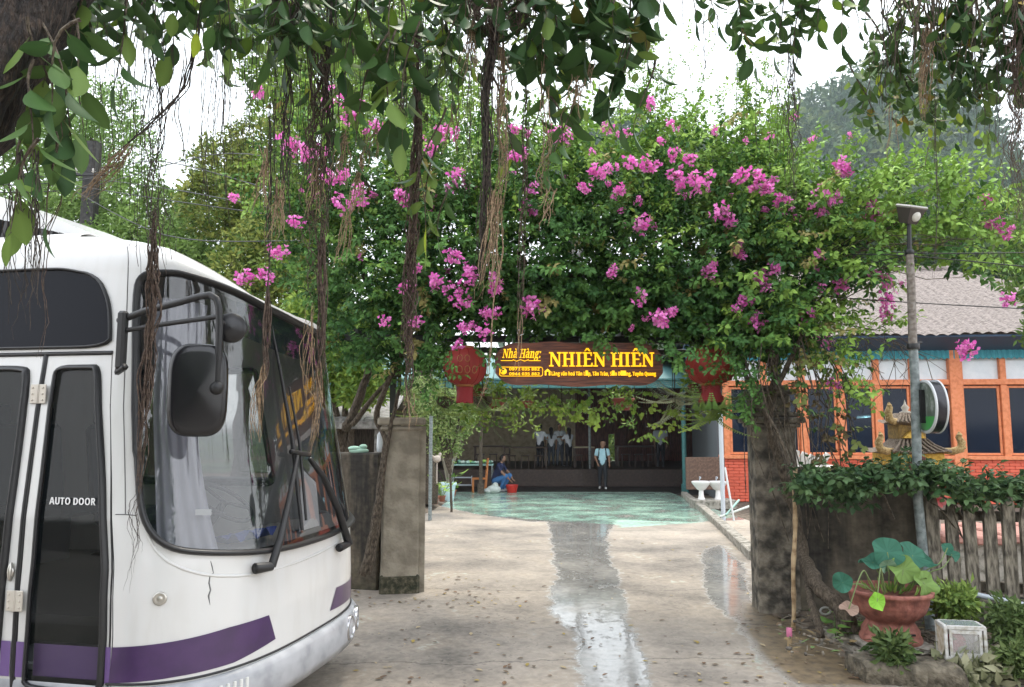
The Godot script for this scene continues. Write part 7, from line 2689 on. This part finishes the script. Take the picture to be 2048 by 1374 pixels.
	for j in 26:
		var t := (j + 1) / 27.0
		for s in [-1, 1]:
			var d := Vector3(s, -.25, .45).normalized()
			var x := d.cross(Vector3.UP).normalized()
			frond.col = Color(1, 1, 1) * rf(.8, 1.15)
			frond.leaf(Transform3D(Basis(x, x.cross(d) * -1.0, d), Vector3(0, -.55 * t * t, .6 * t)), .085 * sin(PI * (t * .8 + .15)), .022, .1, .2, 2, .4)
	var frm := frond.mesh()
	k = 0
	for q in [[1425, 800, 8.0, 36, "dense light green fern cascading under the right lantern"], [1350, 800, 8.4, 18, "pale dry looking fern hanging between the sign and the right lantern"], [965, 800, 8.8, 12, "fern spilling from the brown hanging pot right of the left lantern"], [890, 800, 9.2, 15, "grey green fern hanging left of the hall opening under the left lantern"]]:
		var w := at(q[0], q[1], q[2])
		var h := thing("hanging_fern", q[4], "fern", w)
		var ht := []
		var hc := []
		for j in q[3]:
			ht.append(Transform3D(aimed(Vector3(rf(-1, 1), rf(-.9, .1), rf(-.7, 1))).scaled(Vector3.ONE * rf(.6, 1.05)), Vector3(rf(-.16, .16), rf(-.12, .12), rf(-.1, .1))))
			hc.append(Color(.12, .22, .05).lerp(Color(.32, .42, .11), rf(0, 1)) if k != 1 else Color(.3, .33, .2).lerp(Color(.45, .45, .35), rf(0, 1)))
		scatter("foliage", frm, M.leaf, ht, hc, h)
		var mb := MB.new()
		mb.tube([Vector3(0, .6, 0), Vector3(0, -.05, 0)], .006, 5)
		if k != 1: mb.lathe(Vector3(0, -.1, 0), [Vector2(.02, 0), Vector2(.1, .06), Vector2(.12, .14)], 12)
		part("basket", mb.mesh(), M.bark, h)
		k += 1
	# creeper on the wall and fence to the right, brownish trailing leaves beside the pillar
	var cr := thing("wall_creeper", "glossy dark creeper spilling along the top of the wall and the picket fence", "creeper", at(1750, 960, 7.2))
	var co := cr.position
	var ct := []
	var cc := []
	for j in 360:
		var px := rf(1590, 2120)
		var y := 952.0 + 12 * sin(px * .02) + (px - 1850) * .08 * float(px > 1850)
		var py := y + pow(rf(0, 1), 1.6) * (42 if px < 1860 else 40) - rf(0, 24)
		ct.append(Transform3D(aimed(Vector3(rf(-1, 1), rf(-.9, .5), rf(.1, 1.2)), rf(-.5, .5)).scaled(Vector3.ONE * rf(.55, .95)), at(px, py, rf(6.75, 7.3)) - co))
		cc.append(Color(.03, .07, .03).lerp(Color(.12, .20, .08), rf(0, 1)))
	scatter("foliage", sprig(9, .10, .26, .55, .35), M.shinyleaf, ct, cc, cr)
	for j in 60:
		var mb := MB.new()
		mb.col = Color(.03, .075, .03).lerp(Color(.08, .15, .05), rf(0, 1))
		mb.leaf(Transform3D(), .10, .05, .25, .3, 4, .42)
		piece("leaf", j, mb.mesh(), M.shinyleaf, cr, Transform3D(aimed(Vector3(rf(-1, 1), rf(-.6, .2), rf(.1, .6)), rf(-.4, .4)), at(rf(1600, 2045), rf(935, 985), rf(6.68, 6.8)) - co))
	var cs := MB.new()
	for j in 16:
		var a := at(rf(1600, 2000), rf(960, 990), 7.0)
		var b := a + Vector3(rf(.1, .7), rf(-.5, .05), rf(-.1, .2))
		cs.tube([a - co, a.lerp(b, .5) + Vector3(0, .08, .05) - co, b - co], rf(.004, .009), 5)
	part("stem", cs.mesh(), M.bark, cr).set_meta("kind", "stuff")
	var dr := thing("trailing_branch", "trailing branch of brownish and green leaves in front of the orange windows beside the pillar", "branch", at(1660, 780, 7.5))
	var dor := dr.position
	var mb2 := MB.new()
	for q in [[[1600, 690, 7.5], [1640, 800, 7.4], [1700, 890, 7.3]], [[1590, 720, 7.4], [1610, 820, 7.3], [1650, 900, 7.3]], [[1650, 700, 7.5], [1680, 800, 7.4], [1715, 900, 7.3]], [[1580, 800, 7.3], [1620, 880, 7.3], [1640, 940, 7.3]]]:
		var pts: Array = q.map(func(w): return at(w[0], w[1], w[2]) - dor)
		mb2.tube([pts[0], pts[0].lerp(pts[1], .5) + Vector3(.05, 0, 0), pts[1], pts[1].lerp(pts[2], .5) + Vector3(.04, .02, 0), pts[2]], [.008, .007, .006, .004, .002], 5)
	part("stem", mb2.mesh(), M.bark, dr).set_meta("kind", "stuff")
	ct = []
	cc = []
	for j in 52:
		var t := rf(0, 1)
		ct.append(Transform3D(aimed(Vector3(rf(-.8, .8), rf(-1.3, -.1), rf(-.2, 1))).scaled(Vector3.ONE * rf(.4, .7)), at(lerpf(1600, 1690, t) + rf(-45, 40), lerpf(720, 920, t) + rf(-50, 40), rf(7.15, 7.5)) - dor))
		cc.append([Color(.10, .075, .035), Color(.15, .18, .05), Color(.07, .13, .035), Color(.13, .10, .045)][rng.randi() % 4])
	scatter("foliage", hang, M.leaf, ct, cc, dr)
	# wispy fine leaved tree reaching in at the right edge
	var tb := at(2230, 850, 10)
	tb.y = 0
	tree("fine_leaved_tree", "fine leaved tree reaching in front of the tiled roof at the right edge", tb, [blob(2070, 470, 9.5, 60), blob(2060, 560, 9.5, 52), blob(2110, 640, 9.5, 60), blob(2150, 400, 9.5, 90), blob(2180, 540, 10, 110)], 900, .2, Color(.06, .13, .035), Color(.20, .28, .07))

# ---------------------------------------------------------------- the banyan we stand under
func rope(mb: MB, pts: Array, r: float, n: int, wide: float, sides := 4) -> void:
	# n thin strands that wind loosely round a path
	var span := 0.0
	for k in pts.size() - 1: span += pts[k].distance_to(pts[k + 1])
	for s in n:
		var path := []
		var rad := []
		var ph := rf(0, TAU)
		var from := pow(rf(0, 1), 2.0) * .22
		var sp := rf(.5, 2.2) * span * (1.0 if s % 2 else -1.0)
		var w := wide * rf(.3, 1.1)
		var stop := 1.0 - pow(rf(0, 1), 3.0) * .55
		var m := maxi(pts.size() * 4, int(span / .045))
		var drift := Vector3.ZERO
		var far := rf(.5, 1.6)
		for i in m:
			var t := lerpf(from, stop, float(i) / (m - 1))
			var f := t * (pts.size() - 1)
			var k := mini(int(f), pts.size() - 2)
			var p: Vector3 = pts[k].lerp(pts[k + 1], f - k)
			var ww := w * (.6 + .7 * sin(PI * clampf(t, 0, 1)) + .5 * t)
			drift = drift * .8 + Vector3(rf(-1, 1), rf(-.5, .5), rf(-1, 1)) * w * .35 * far
			path.append(p + Vector3(cos(ph + sp * t * 6) * ww, 0, sin(ph + sp * t * 5) * ww * .8) + drift)
			rad.append(r * rf(.7, 1.2) * (.55 + .5 * far) * lerpf(1.0, .3, pow(t / stop, 3)) * .8 * lerpf(.35, 1.0, smoothstep(from, from + .12, t)))
		mb.tube(path, rad, sides)

func make_banyan() -> void:
	var foot := Vector3(-2.75, 0, -2.35)
	var o := thing("banyan_tree", "old banyan tree at the left edge whose leaves and aerial roots hang into the view", "tree", foot)
	var P := func(l): return l.map(func(q): return at(q[0], q[1], q[2]) - foot)
	var mb := MB.new()
	var tp := [Vector3(0, -.1, 0), Vector3(-.06, 1.0, .0), Vector3(0.25, 2.1, -.1), at(-215, 330, 2.75) - foot, at(-75, 120, 2.85) - foot, at(40, -60, 3.0) - foot, at(170, -260, 3.1) - foot, at(330, -420, 3.3) - foot]
	limb(mb, tp, .36, .2, .04, 16, 7)
	part("trunk", mb.mesh(), M.oldbark, o)
	for q in [[[-90, 330, 2.6], [-20, 200, 2.62], [50, 60, 2.7], [120, -80, 2.8], [170, -250, 3.0]], [[-60, 330, 2.7], [20, 170, 2.75], [90, 40, 2.8], [140, -60, 2.9], [240, -200, 3.0]], [[-120, 420, 2.6], [-50, 260, 2.6], [5, 100, 2.65], [50, -80, 2.75], [90, -250, 2.9]]]:
		mb = MB.new()
		limb(mb, (P as Callable).call(q), .05, .08, .06, 9, 5)
		part("trunk_root", mb.mesh(), M.oldbark, o)
	# limbs over our heads, out of the picture
	for q in [[[300, -350, 3.3], [700, -330, 3.6], [1100, -300, 4.0], [1500, -300, 4.3], [1900, -250, 4.8], [2300, -220, 5.2]], [[250, -330, 3.2], [500, -260, 3.9], [760, -200, 4.6], [980, -170, 5.2]], [[700, -330, 3.6], [1000, -420, 3.0], [1400, -480, 2.6]], [[1100, -300, 4.0], [1350, -220, 4.8], [1560, -160, 5.4]], [[1500, -300, 4.3], [1750, -180, 4.6], [1950, -100, 4.9], [2100, -60, 5.2]], [[150, -280, 3.1], [60, -200, 3.9], [-40, -120, 4.6]]]:
		mb = MB.new()
		limb(mb, (P as Callable).call(q), .13, .035, .05, 9, 6)
		part("branch", mb.mesh(), M.bark, o)
	# leaves: twigs hang from the limbs; the nearest 300 leaves are single, the rest one mass
	var leafm := []
	var seeds := [Color(.040, .085, .028), Color(.055, .11, .035), Color(.032, .068, .024), Color(.075, .135, .04), Color(.13, .20, .05), Color(.045, .09, .035)]
	for i in 6:
		mb = MB.new()
		mb.col = seeds[i]
		mb.leaf(Transform3D(Basis(), Vector3(0, 0, .025)), .165, .098, rf(.05, .4), rf(-.05, .45), 6, .5)
		mb.col = Color(.10, .12, .05)
		mb.tube([Vector3.ZERO, Vector3(0, .004, .05)], .0022, 4)
		leafm.append(mb.mesh())
	var where := [] # [depth, transform, tone]
	var tw := MB.new()
	var twig := func(px, py, d, n, size, tone, length):
		var tip := at(px, py, d)
		var dirx := rf(-.35, .35)
		var a: Vector3 = tip + Vector3(dirx * length, length, rf(-.25, .25) * length)
		var path := []
		for i in 7:
			var t := i / 6.0
			path.append(a.lerp(tip, t) + Vector3(sin(t * 5 + px) * .02, 0.06 * sin(PI * t), cos(t * 4 + py) * .02) - foot)
		tw.tube(path, [.008, .007, .006, .005, .004, .003, .002], 4)
		for i in n:
			var t := 1.0 - pow(float(i) / n, 1.1) * .92
			var f := t * 6
			var k := mini(int(f), 5)
			var p: Vector3 = path[k].lerp(path[k + 1], f - k)
			var ang: float = i * 2.4 + px
			var dir := Vector3(cos(ang) * .75, rf(-1.3, -.3), sin(ang) * .45)
			if i == 0: dir = Vector3(rf(-.2, .2), -1, rf(-.2, .2))
			var sc: float = size * rf(.75, 1.12)
			var tn: int = tone if rf(0, 1) < .6 else rng.randi() % 6
			where.append([-(p + foot).z - (.6 if tone >= 0 and n < 12 else 0.0), Transform3D(aimed(dir, rf(-.7, .7)) * Basis.from_scale(Vector3(sc * rf(.68, 1.1), sc, sc)), p), tn])
	# twigs seen one by one in the photograph
	for q in [[150, 300, 2.75, 7, 1.0, 3, .5], [110, 270, 2.7, 6, 1.0, 4, .4], [170, 250, 2.8, 6, 1.0, 3, .5], [90, 200, 2.6, 5, .9, 4, .3], [60, 330, 2.6, 6, .9, 3, .4], [40, 430, 2.6, 6, .8, 4, .4], [15, 460, 2.5, 4, .8, 4, .3], [95, 440, 2.7, 4, .7, 4, .3],
		[230, 160, 3.2, 7, 1.0, 1, .5], [265, 115, 3.4, 5, .8, 5, .4], [180, 110, 3.2, 8, 1.0, 2, .4], [215, 70, 3.4, 9, 1.0, 0, .4], [320, 60, 3.5, 9, 1.0, 0, .4], [335, 100, 3.6, 6, 1.0, 1, .4], [140, 120, 3.0, 8, .9, 2, .4],
		[470, 90, 3.6, 9, 1.0, 2, .5], [430, 50, 3.5, 8, 1.0, 0, .4], [530, 110, 3.7, 9, 1.0, 1, .5], [570, 130, 3.8, 9, 1.0, 2, .5], [620, 90, 3.8, 8, 1.0, 0, .5], [690, 130, 3.8, 10, 1.1, 1, .6], [745, 150, 3.9, 10, 1.05, 2, .6], [700, 300, 3.9, 6, .95, 1, .6], [650, 300, 4.0, 4, .8, 5, .5], [680, 260, 3.9, 6, .9, 1, .5], [775, 255, 3.8, 8, 1.1, 0, .6], [800, 280, 3.9, 6, 1.05, 5, .6], [830, 180, 4.0, 9, 1.0, 2, .6], [880, 150, 4.0, 10, 1.0, 0, .6], [910, 190, 4.2, 7, .8, 3, .6], [790, 120, 3.9, 10, 1.0, 1, .5],
		[850, 490, 4.2, 7, .95, 4, .6], [845, 450, 4.2, 5, .9, 4, .5], [880, 470, 4.3, 3, .8, 3, .3], [830, 400, 4.2, 4, .8, 3, .5],
		[1050, 365, 4.1, 4, .9, 3, .6], [1105, 330, 4.0, 6, .9, 1, .5], [1130, 320, 4.0, 4, .9, 1, .4], [1060, 270, 4.0, 4, .9, 1, .4], [1070, 120, 4.0, 11, 1.1, 0, .6], [1110, 170, 4.1, 10, 1.1, 2, .6], [1145, 190, 4.1, 8, 1.0, 1, .6], [1190, 190, 4.0, 9, 1.1, 2, .6], [1225, 210, 4.0, 7, 1.1, 2, .6], [1245, 245, 4.0, 5, 1.0, 1, .5], [1275, 250, 4.0, 4, 1.0, 1, .4], [1250, 130, 4.0, 10, 1.1, 2, .6], [1290, 110, 4.1, 6, 1.0, 5, .5], [1180, 100, 3.9, 12, 1.1, 0, .6], [1090, 60, 3.9, 12, 1.1, 2, .5], [1230, 60, 3.9, 12, 1.1, 0, .5], [1320, 40, 4.0, 9, 1.0, 1, .5],
		[1385, 40, 4.4, 6, .8, 5, .4], [1440, 45, 4.5, 5, .8, 5, .4], [1480, 80, 4.6, 9, .9, 1, .5], [1510, 125, 4.6, 7, .95, 1, .5], [1550, 100, 4.6, 9, .9, 3, .5], [1590, 110, 4.6, 8, .8, 1, .5], [1640, 60, 4.6, 7, .9, 1, .5], [1680, 75, 4.5, 4, 1.0, 0, .5], [1600, 40, 4.6, 9, .9, 0, .4], [1720, 60, 4.8, 5, .6, 5, .4], [1740, 30, 4.8, 5, .7, 1, .4],
		[1780, 150, 5.2, 12, .75, 3, .6], [1720, 230, 5.3, 10, .7, 3, .7], [1750, 260, 5.3, 10, .7, 3, .7], [1800, 240, 5.2, 12, .7, 1, .7], [1830, 200, 5.2, 12, .75, 1, .7], [1860, 150, 5.0, 12, .8, 0, .6], [1870, 260, 5.3, 8, .7, 3, .6], [1900, 180, 5.1, 12, .8, 1, .6], [1930, 220, 5.2, 10, .7, 3, .6], [1970, 280, 5.2, 7, .7, 4, .5], [1985, 250, 5.1, 7, .7, 3, .5], [1940, 110, 4.8, 13, .9, 0, .5], [2000, 130, 4.8, 13, .9, 2, .5], [2040, 170, 4.7, 12, .9, 2, .5], [1890, 80, 4.8, 13, .9, 2, .5], [1830, 60, 4.8, 12, .8, 0, .5], [2060, 90, 4.6, 13, 1.0, 2, .5], [1800, 100, 5.0, 12, .8, 1, .5]]:
		(twig as Callable).call(float(q[0]), float(q[1]), q[2], q[3], q[4], q[5], q[6])
	where.sort_custom(func(a, b): return a[0] < b[0])
	var own := mini(300, where.size())
	var more := []
	for j in range(own, where.size()): more.append(where[j])
	where = where.slice(0, own)
	# the crowded crown along the top of the picture and above it
	var before := where.size()
	for j in 300:
		var px := rf(80, 2120)
		var low := steps(px, [100, 400, 520, 900, 1000, 1280, 1330, 1700, 1780, 2100], [90, 60, 90, 120, 110, 120, 5, 15, 90, 130])
		(twig as Callable).call(px, low - pow(rf(0, 1), .7) * 260, rf(3.5, 5.2), 12, rf(.7, .95), [0, 1, 2, 2, 3, 5][rng.randi() % 6], .6)
	for j in 130:
		(twig as Callable).call(rf(1770, 2110), rf(-20, 170), rf(4.6, 5.4), 12, rf(.7, .9), [0, 1, 2, 2, 3, 5][rng.randi() % 6], .5)
	for j in range(before, where.size()): more.append(where[j])
	for q in [[1870, 110, 5.3, 150, 110, .55, 300, 3], [1990, 80, 5.0, 120, 120, .6, 300, 2], [1790, 190, 5.5, 100, 80, .5, 150, 3], [1900, 220, 5.5, 90, 70, .5, 110, 4], [760, 10, 4.3, 220, 80, .75, 190, 2], [560, 20, 4.0, 130, 60, .75, 100, 0], [1130, 40, 4.3, 180, 100, .8, 190, 2], [300, 10, 3.8, 160, 60, .7, 90, 1], [950, 40, 4.6, 150, 120, .7, 130, 3], [700, 120, 4.8, 200, 110, .55, 130, 4], [1130, 120, 4.9, 170, 110, .55, 90, 4], [1560, 10, 4.9, 150, 60, .65, 100, 1], [480, 70, 4.6, 140, 90, .55, 80, 3]]:
		for i in q[6]:
			var v := Vector2(rf(-1, 1), rf(-1, 1))
			if v.length() > 1.0: v = v.normalized() * rf(.5, 1.0)
			var w := at(q[0] + v.x * q[3], q[1] + v.y * q[4], q[2] + rf(-.5, .5)) - foot
			more.append([0.0, Transform3D(aimed(Vector3(rf(-.9, .9), rf(-1.3, -.2), rf(-.6, .6)), rf(-.9, .9)) * Basis.from_scale(Vector3(q[5] * rf(.6, 1.1), q[5], q[5] * rf(.8, 1.15))), w), q[7] if rf(0, 1) < .6 else rng.randi() % 6])
	where.resize(before)
	for j in where.size():
		piece("leaf", j, leafm[where[j][2]], M.shinyleaf, o, where[j][1])
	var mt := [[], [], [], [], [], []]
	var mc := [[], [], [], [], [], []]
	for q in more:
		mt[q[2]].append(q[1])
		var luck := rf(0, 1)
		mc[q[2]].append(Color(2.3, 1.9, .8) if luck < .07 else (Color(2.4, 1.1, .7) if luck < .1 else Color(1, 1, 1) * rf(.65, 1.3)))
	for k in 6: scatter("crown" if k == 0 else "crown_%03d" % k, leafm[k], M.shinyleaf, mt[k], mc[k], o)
	part("twigs", tw.mesh(), M.bark, o).set_meta("kind", "stuff")
	# aerial roots: thick twisted ropes, each a part
	var R := [
		[[[312, -60, 3.7], [316, 120, 3.7], [312, 280, 3.7], [309, 420, 3.68], [310, 520, 3.65]], .0035, 14, .035, "darkroot"],
		[[[309, 410, 3.68], [306, 520, 3.66], [308, 600, 3.65], [296, 720, 3.65], [284, 860, 3.65], [281, 985, 3.65]], .0048, 22, .020, "root"],
		[[[281, 960, 3.65], [268, 1020, 3.66], [272, 1080, 3.67], [262, 1120, 3.68], [250, 1190, 3.69]], .0016, 9, .02, "darkroot"],
		[[[540, 180, 3.9], [541, 380, 3.9], [535, 520, 3.88], [533, 620, 3.86]], .003, 8, .014, "darkroot"],
		[[[536, 560, 3.87], [532, 680, 3.85], [530, 760, 3.85]], .005, 13, .014, "root"],
		[[[531, 720, 3.85], [520, 790, 3.85], [516, 885, 3.85]], .0032, 15, .020, "tanroot"],
		[[[575, -60, 3.9], [576, 150, 3.9], [572, 300, 3.9], [575, 460, 3.9]], .0042, 9, .018, "darkroot"],
		[[[640, -60, 4.0], [636, 200, 4.0], [632, 420, 4.0], [630, 600, 4.0]], .0038, 24, .045, "root"],
		[[[660, -60, 4.0], [658, 150, 4.0], [655, 320, 4.0], [652, 470, 4.0]], .0045, 12, .02, "darkroot"],
		[[[646, 420, 3.98], [645, 560, 3.97], [640, 700, 3.96], [638, 780, 3.95]], .0046, 15, .017, "root"],
		[[[625, 600, 3.96], [622, 690, 3.95], [618, 780, 3.95], [612, 850, 3.95]], .0026, 10, .026, "tanroot"],
		[[[640, 720, 3.95], [636, 800, 3.95], [618, 910, 3.95]], .0030, 10, .022, "tanroot"],
		[[[835, -60, 4.6], [834, 180, 4.6], [828, 400, 4.6], [822, 560, 4.6], [818, 700, 4.6], [815, 838, 4.6]], .0050, 24, .022, "root"],
		[[[800, -60, 4.4], [805, 200, 4.4], [802, 330, 4.4], [800, 400, 4.4]], .003, 8, .02, "root"],
		[[[822, 480, 4.6], [812, 560, 4.6], [806, 700, 4.6]], .004, 10, .02, "root"],
		[[[985, -60, 4.0], [985, 60, 4.0], [975, 180, 4.0], [972, 330, 4.0], [966, 450, 4.0], [962, 560, 4.0]], .0048, 22, .02, "darkroot"],
		[[[1000, -60, 4.0], [1004, 180, 4.0], [1002, 330, 4.0], [1000, 480, 4.0]], .0032, 17, .024, "tanroot"],
		[[[1000, 420, 4.0], [1008, 500, 4.0], [990, 600, 4.0], [984, 690, 4.0], [975, 760, 4.0], [950, 818, 4.0]], .0042, 3, .008, "tanroot"],
		[[[990, 430, 4.0], [975, 540, 4.0], [955, 600, 4.0]], .0034, 7, .03, "tanroot"],
		[[[1055, -60, 4.1], [1050, 200, 4.1], [1048, 400, 4.1], [1044, 560, 4.1], [1040, 690, 4.1]], .0028, 8, .015, "root"],
		[[[1042, 600, 4.1], [1036, 690, 4.1], [1030, 765, 4.1]], .0026, 4, .012, "tanroot"],
		[[[1088, -30, 4.0], [1094, 250, 4.0], [1088, 360, 4.0], [1100, 430, 4.0]], .0028, 7, .02, "tanroot"],
		[[[1590, 30, 4.6], [1583, 150, 4.6], [1584, 260, 4.6], [1586, 330, 4.6], [1585, 425, 4.6]], .0028, 13, .03, "darkroot"],
		[[[1770, -60, 4.9], [1771, 60, 4.9], [1766, 180, 4.9], [1768, 240, 4.9]], .0026, 7, .022, "darkroot"],
		[[[1853, 30, 4.8], [1852, 90, 4.8], [1846, 150, 4.8], [1850, 240, 4.8]], .0048, 20, .028, "tanroot"],
		[[[1868, 150, 4.9], [1870, 300, 4.9], [1878, 400, 4.9], [1866, 560, 4.9]], .0025, 3, .01, "darkroot"],
		[[[2036, -60, 4.6], [2036, 150, 4.6], [2032, 300, 4.6], [2034, 470, 4.6]], .0030, 30, .045, "root"],
		[[[1995, 60, 4.7], [1996, 200, 4.7], [1990, 330, 4.7]], .002, 6, .02, "darkroot"],
		[[[410, -40, 3.6], [395, 80, 3.6], [372, 170, 3.6], [335, 215, 3.6], [290, 260, 3.6], [230, 310, 3.6], [170, 380, 3.6]], .0050, 4, .012, "darkroot"],
		[[[365, 60, 3.6], [370, 130, 3.6], [358, 180, 3.6], [352, 230, 3.6], [368, 290, 3.6], [370, 345, 3.6], [340, 370, 3.6], [312, 390, 3.6]], .0042, 2, .006, "darkroot"],
		[[[262, 285, 3.6], [235, 330, 3.6], [190, 370, 3.6], [160, 400, 3.6]], .003, 16, .03, "tanroot"],
		[[[45, 380, 2.6], [60, 300, 2.6], [62, 430, 2.6], [70, 560, 2.62]], .004, 4, .02, "darkroot"],
		[[[20, 300, 2.6], [32, 420, 2.6], [36, 560, 2.6], [44, 680, 2.6]], .0024, 8, .03, "darkroot"],
		[[[122, 330, 2.8], [124, 400, 2.8], [95, 460, 2.8], [78, 560, 2.8], [90, 640, 2.8], [72, 720, 2.8]], .0024, 3, .014, "root"],
		[[[955, -60, 4.0], [965, 30, 4.0], [975, 90, 4.0]], .0048, 40, .05, "root"],
		[[[1030, -60, 4.0], [1040, 20, 4.0], [1010, 80, 4.0]], .0048, 36, .07, "root"],
		[[[555, -60, 3.8], [565, 20, 3.8], [560, 90, 3.8]], .004, 40, .06, "darkroot"]]
	var n := 0
	for q in R:
		mb = MB.new()
		rope(mb, (P as Callable).call(q[0]), q[1], q[2], q[3])
		piece("aerial_root", n, mb.mesh(), M[q[4]], o, Transform3D())
		n += 1
	# frayed tips and hair roots, one mass
	mb = MB.new()
	for q in [[340, 60, 440, 3.7, 46, 130, 3.6], [430, 60, 330, 3.7, 24, 60, 3.8], [250, 100, 300, 3.7, 14, 60, 3.7], [600, 60, 420, 4.0, 40, 90, 4.0], [210, 60, 400, 3.5, 26, 90, 3.5], [480, 80, 420, 3.9, 26, 90, 3.9], [720, 60, 330, 4.1, 34, 70, 4.0], [900, 60, 300, 4.2, 30, 60, 4.2], [1400, 40, 180, 4.6, 40, 90, 4.6], [1560, 60, 320, 4.7, 22, 60, 4.7], [1700, 40, 220, 4.9, 12, 60, 4.9], [1940, 60, 330, 4.8, 18, 80, 4.8], [40, 430, 640, 2.65, 16, 45, 2.7], [980, 80, 420, 4.0, 30, 50, 4.0], [300, 440, 560, 3.66, 16, 45, 3.66]]:
		for i in q[4]:
			var px: float = q[0] + rf(-1, 1) * q[5]
			var y0: float = q[1] + rf(-60, 60)
			var y1 := lerpf(q[1], q[2], rf(.4, 1.05))
			var d: float = q[3] + rf(-.2, .3)
			var a := at(px, y0 - 60, d)
			var b := at(px + rf(-16, 16), y1, d)
			var path := []
			for k in 8:
				path.append(a.lerp(b, k / 7.0) + Vector3(rf(-.014, .014), 0, rf(-.014, .014)) - foot)
			mb.tube(path, rf(.0008, .0018), 3)
	part("hair_roots", mb.mesh(), M.darkroot, o).set_meta("kind", "stuff")
	mb = MB.new()
	for q in [[690, 290, 360, 4.0, 12], [720, 330, 420, 4.0, 10], [750, 250, 330, 4.0, 8], [640, 330, 430, 4.0, 12], [560, 380, 470, 3.9, 14], [530, 320, 420, 3.9, 10], [990, 400, 560, 4.0, 16], [945, 60, 150, 4.0, 14], [910, 230, 300, 4.2, 6], [700, 420, 520, 4.1, 8], [1100, 400, 440, 4.0, 6], [1150, 170, 220, 4.0, 8], [1180, 150, 210, 4.0, 7], [1790, 230, 300, 5.2, 4], [820, 790, 850, 4.6, 5]]:
		for i in q[4]:
			var a := at(q[0] + rf(-10, 10), q[1] + rf(-30, 10), q[3])
			var b := at(q[0] + rf(-34, 14), q[2] + rf(-30, 20), q[3] - rf(0, .1))
			var path := []
			for k in 7: path.append(a.lerp(b, k / 6.0) + Vector3(rf(-.012, .012), rf(-.006, .006), rf(-.012, .012)) - foot)
			mb.tube(path, [.0032, .003, .003, .0027, .0024, .002, .001], 4)
	part("root_tips", mb.mesh(), M.tanroot, o).set_meta("kind", "stuff")

# ---------------------------------------------------------------- utility pole and wires
func make_wires() -> void:
	var base := at(153, 850, 17.5)
	base.y = 0
	var o := thing("utility_pole", "dark concrete utility pole with cables behind the roof of the bus", "utility pole", base)
	var top := at(153, 285, 17.5)
	var mb := MB.new()
	mb.hexa([Vector3(-.17, 0, -.15), Vector3(.17, 0, -.15), Vector3(.17, 0, .15), Vector3(-.17, 0, .15), Vector3(-.14, top.y, -.12), Vector3(.14, top.y, -.12), Vector3(.14, top.y, .12), Vector3(-.14, top.y, .12)])
	part("pole", mb.mesh(), mottled([lin(.02, .02, .02), lin(.05, .047, .043)], 1.5, .8), o)
	mb = MB.new()
	mb.cbox(Vector3(0, at(153, 352, 17.5).y, .1), Vector3(.75, .07, .07), .01)
	part("cross_arm", mb.mesh(), M.black, o)
	for x in [-.33, .1, .33]:
		mb = MB.new()
		mb.lathe(Vector3(x, at(153, 352, 17.5).y + .03, .1), [Vector2(.02, 0), Vector2(.05, .04), Vector2(.03, .07), Vector2(.045, .1), Vector2(.001, .14)], 10)
		part("insulator", mb.mesh(), mat(lin(.4, .38, .35), .4), o)
	var k := 0
	for q in [[[-60, 352, 17.4], [153, 356, 17.5], [340, 378, 15], [560, 420, 12]], [[-60, 372, 17.4], [153, 362, 17.5], [300, 322, 14], [520, 372, 11.5]], [[153, 372, 17.5], [300, 395, 15], [560, 432, 12.5]], [[-60, 385, 17.4], [153, 378, 17.5], [420, 310, 13], [600, 330, 11]], [[153, 384, 17.5], [330, 470, 14], [600, 482, 11]]]:
		mb = MB.new()
		var pts: Array = q.map(func(w): return at(w[0], w[1], w[2]))
		limb(mb, pts, .011, .009, 0.0, 5, 6)
		solo("cable", mb.mesh(), M.black, ["upper cable running from the utility pole to the arch", "cable that rises from the pole before dipping to the arch", "second cable down from the pole towards the arch", "highest cable crossing the pale sky beside the hanging roots", "lowest slack cable just above the bus roof"][k], "cable")
		k += 1
	k = 0
	for q in [[[1480, 560, 8.6], [1640, 590, 7.5], [1822, 605, 6.95], [2060, 618, 6.6]], [[1500, 505, 8.5], [1680, 508, 7.4], [1820, 512, 6.95], [2070, 535, 6.6]], [[1520, 470, 8.4], [1700, 492, 7.4], [1820, 506, 6.95], [2070, 505, 6.6]], [[1560, 640, 7.9], [1700, 545, 7.3], [1820, 508, 6.95]]]:
		mb = MB.new()
		var pts: Array = q.map(func(w): return at(w[0], w[1], w[2]))
		limb(mb, pts, .005, .005, 0.0, 5, 6)
		solo("wire", mb.mesh(), M.black, ["thin wire passing the lamp post in front of the tiled roof", "middle wire tied to the top of the lamp post", "upper wire tied to the top of the lamp post", "slack wire sloping down from the lamp post into the arch"][k], "wire")
		k += 1
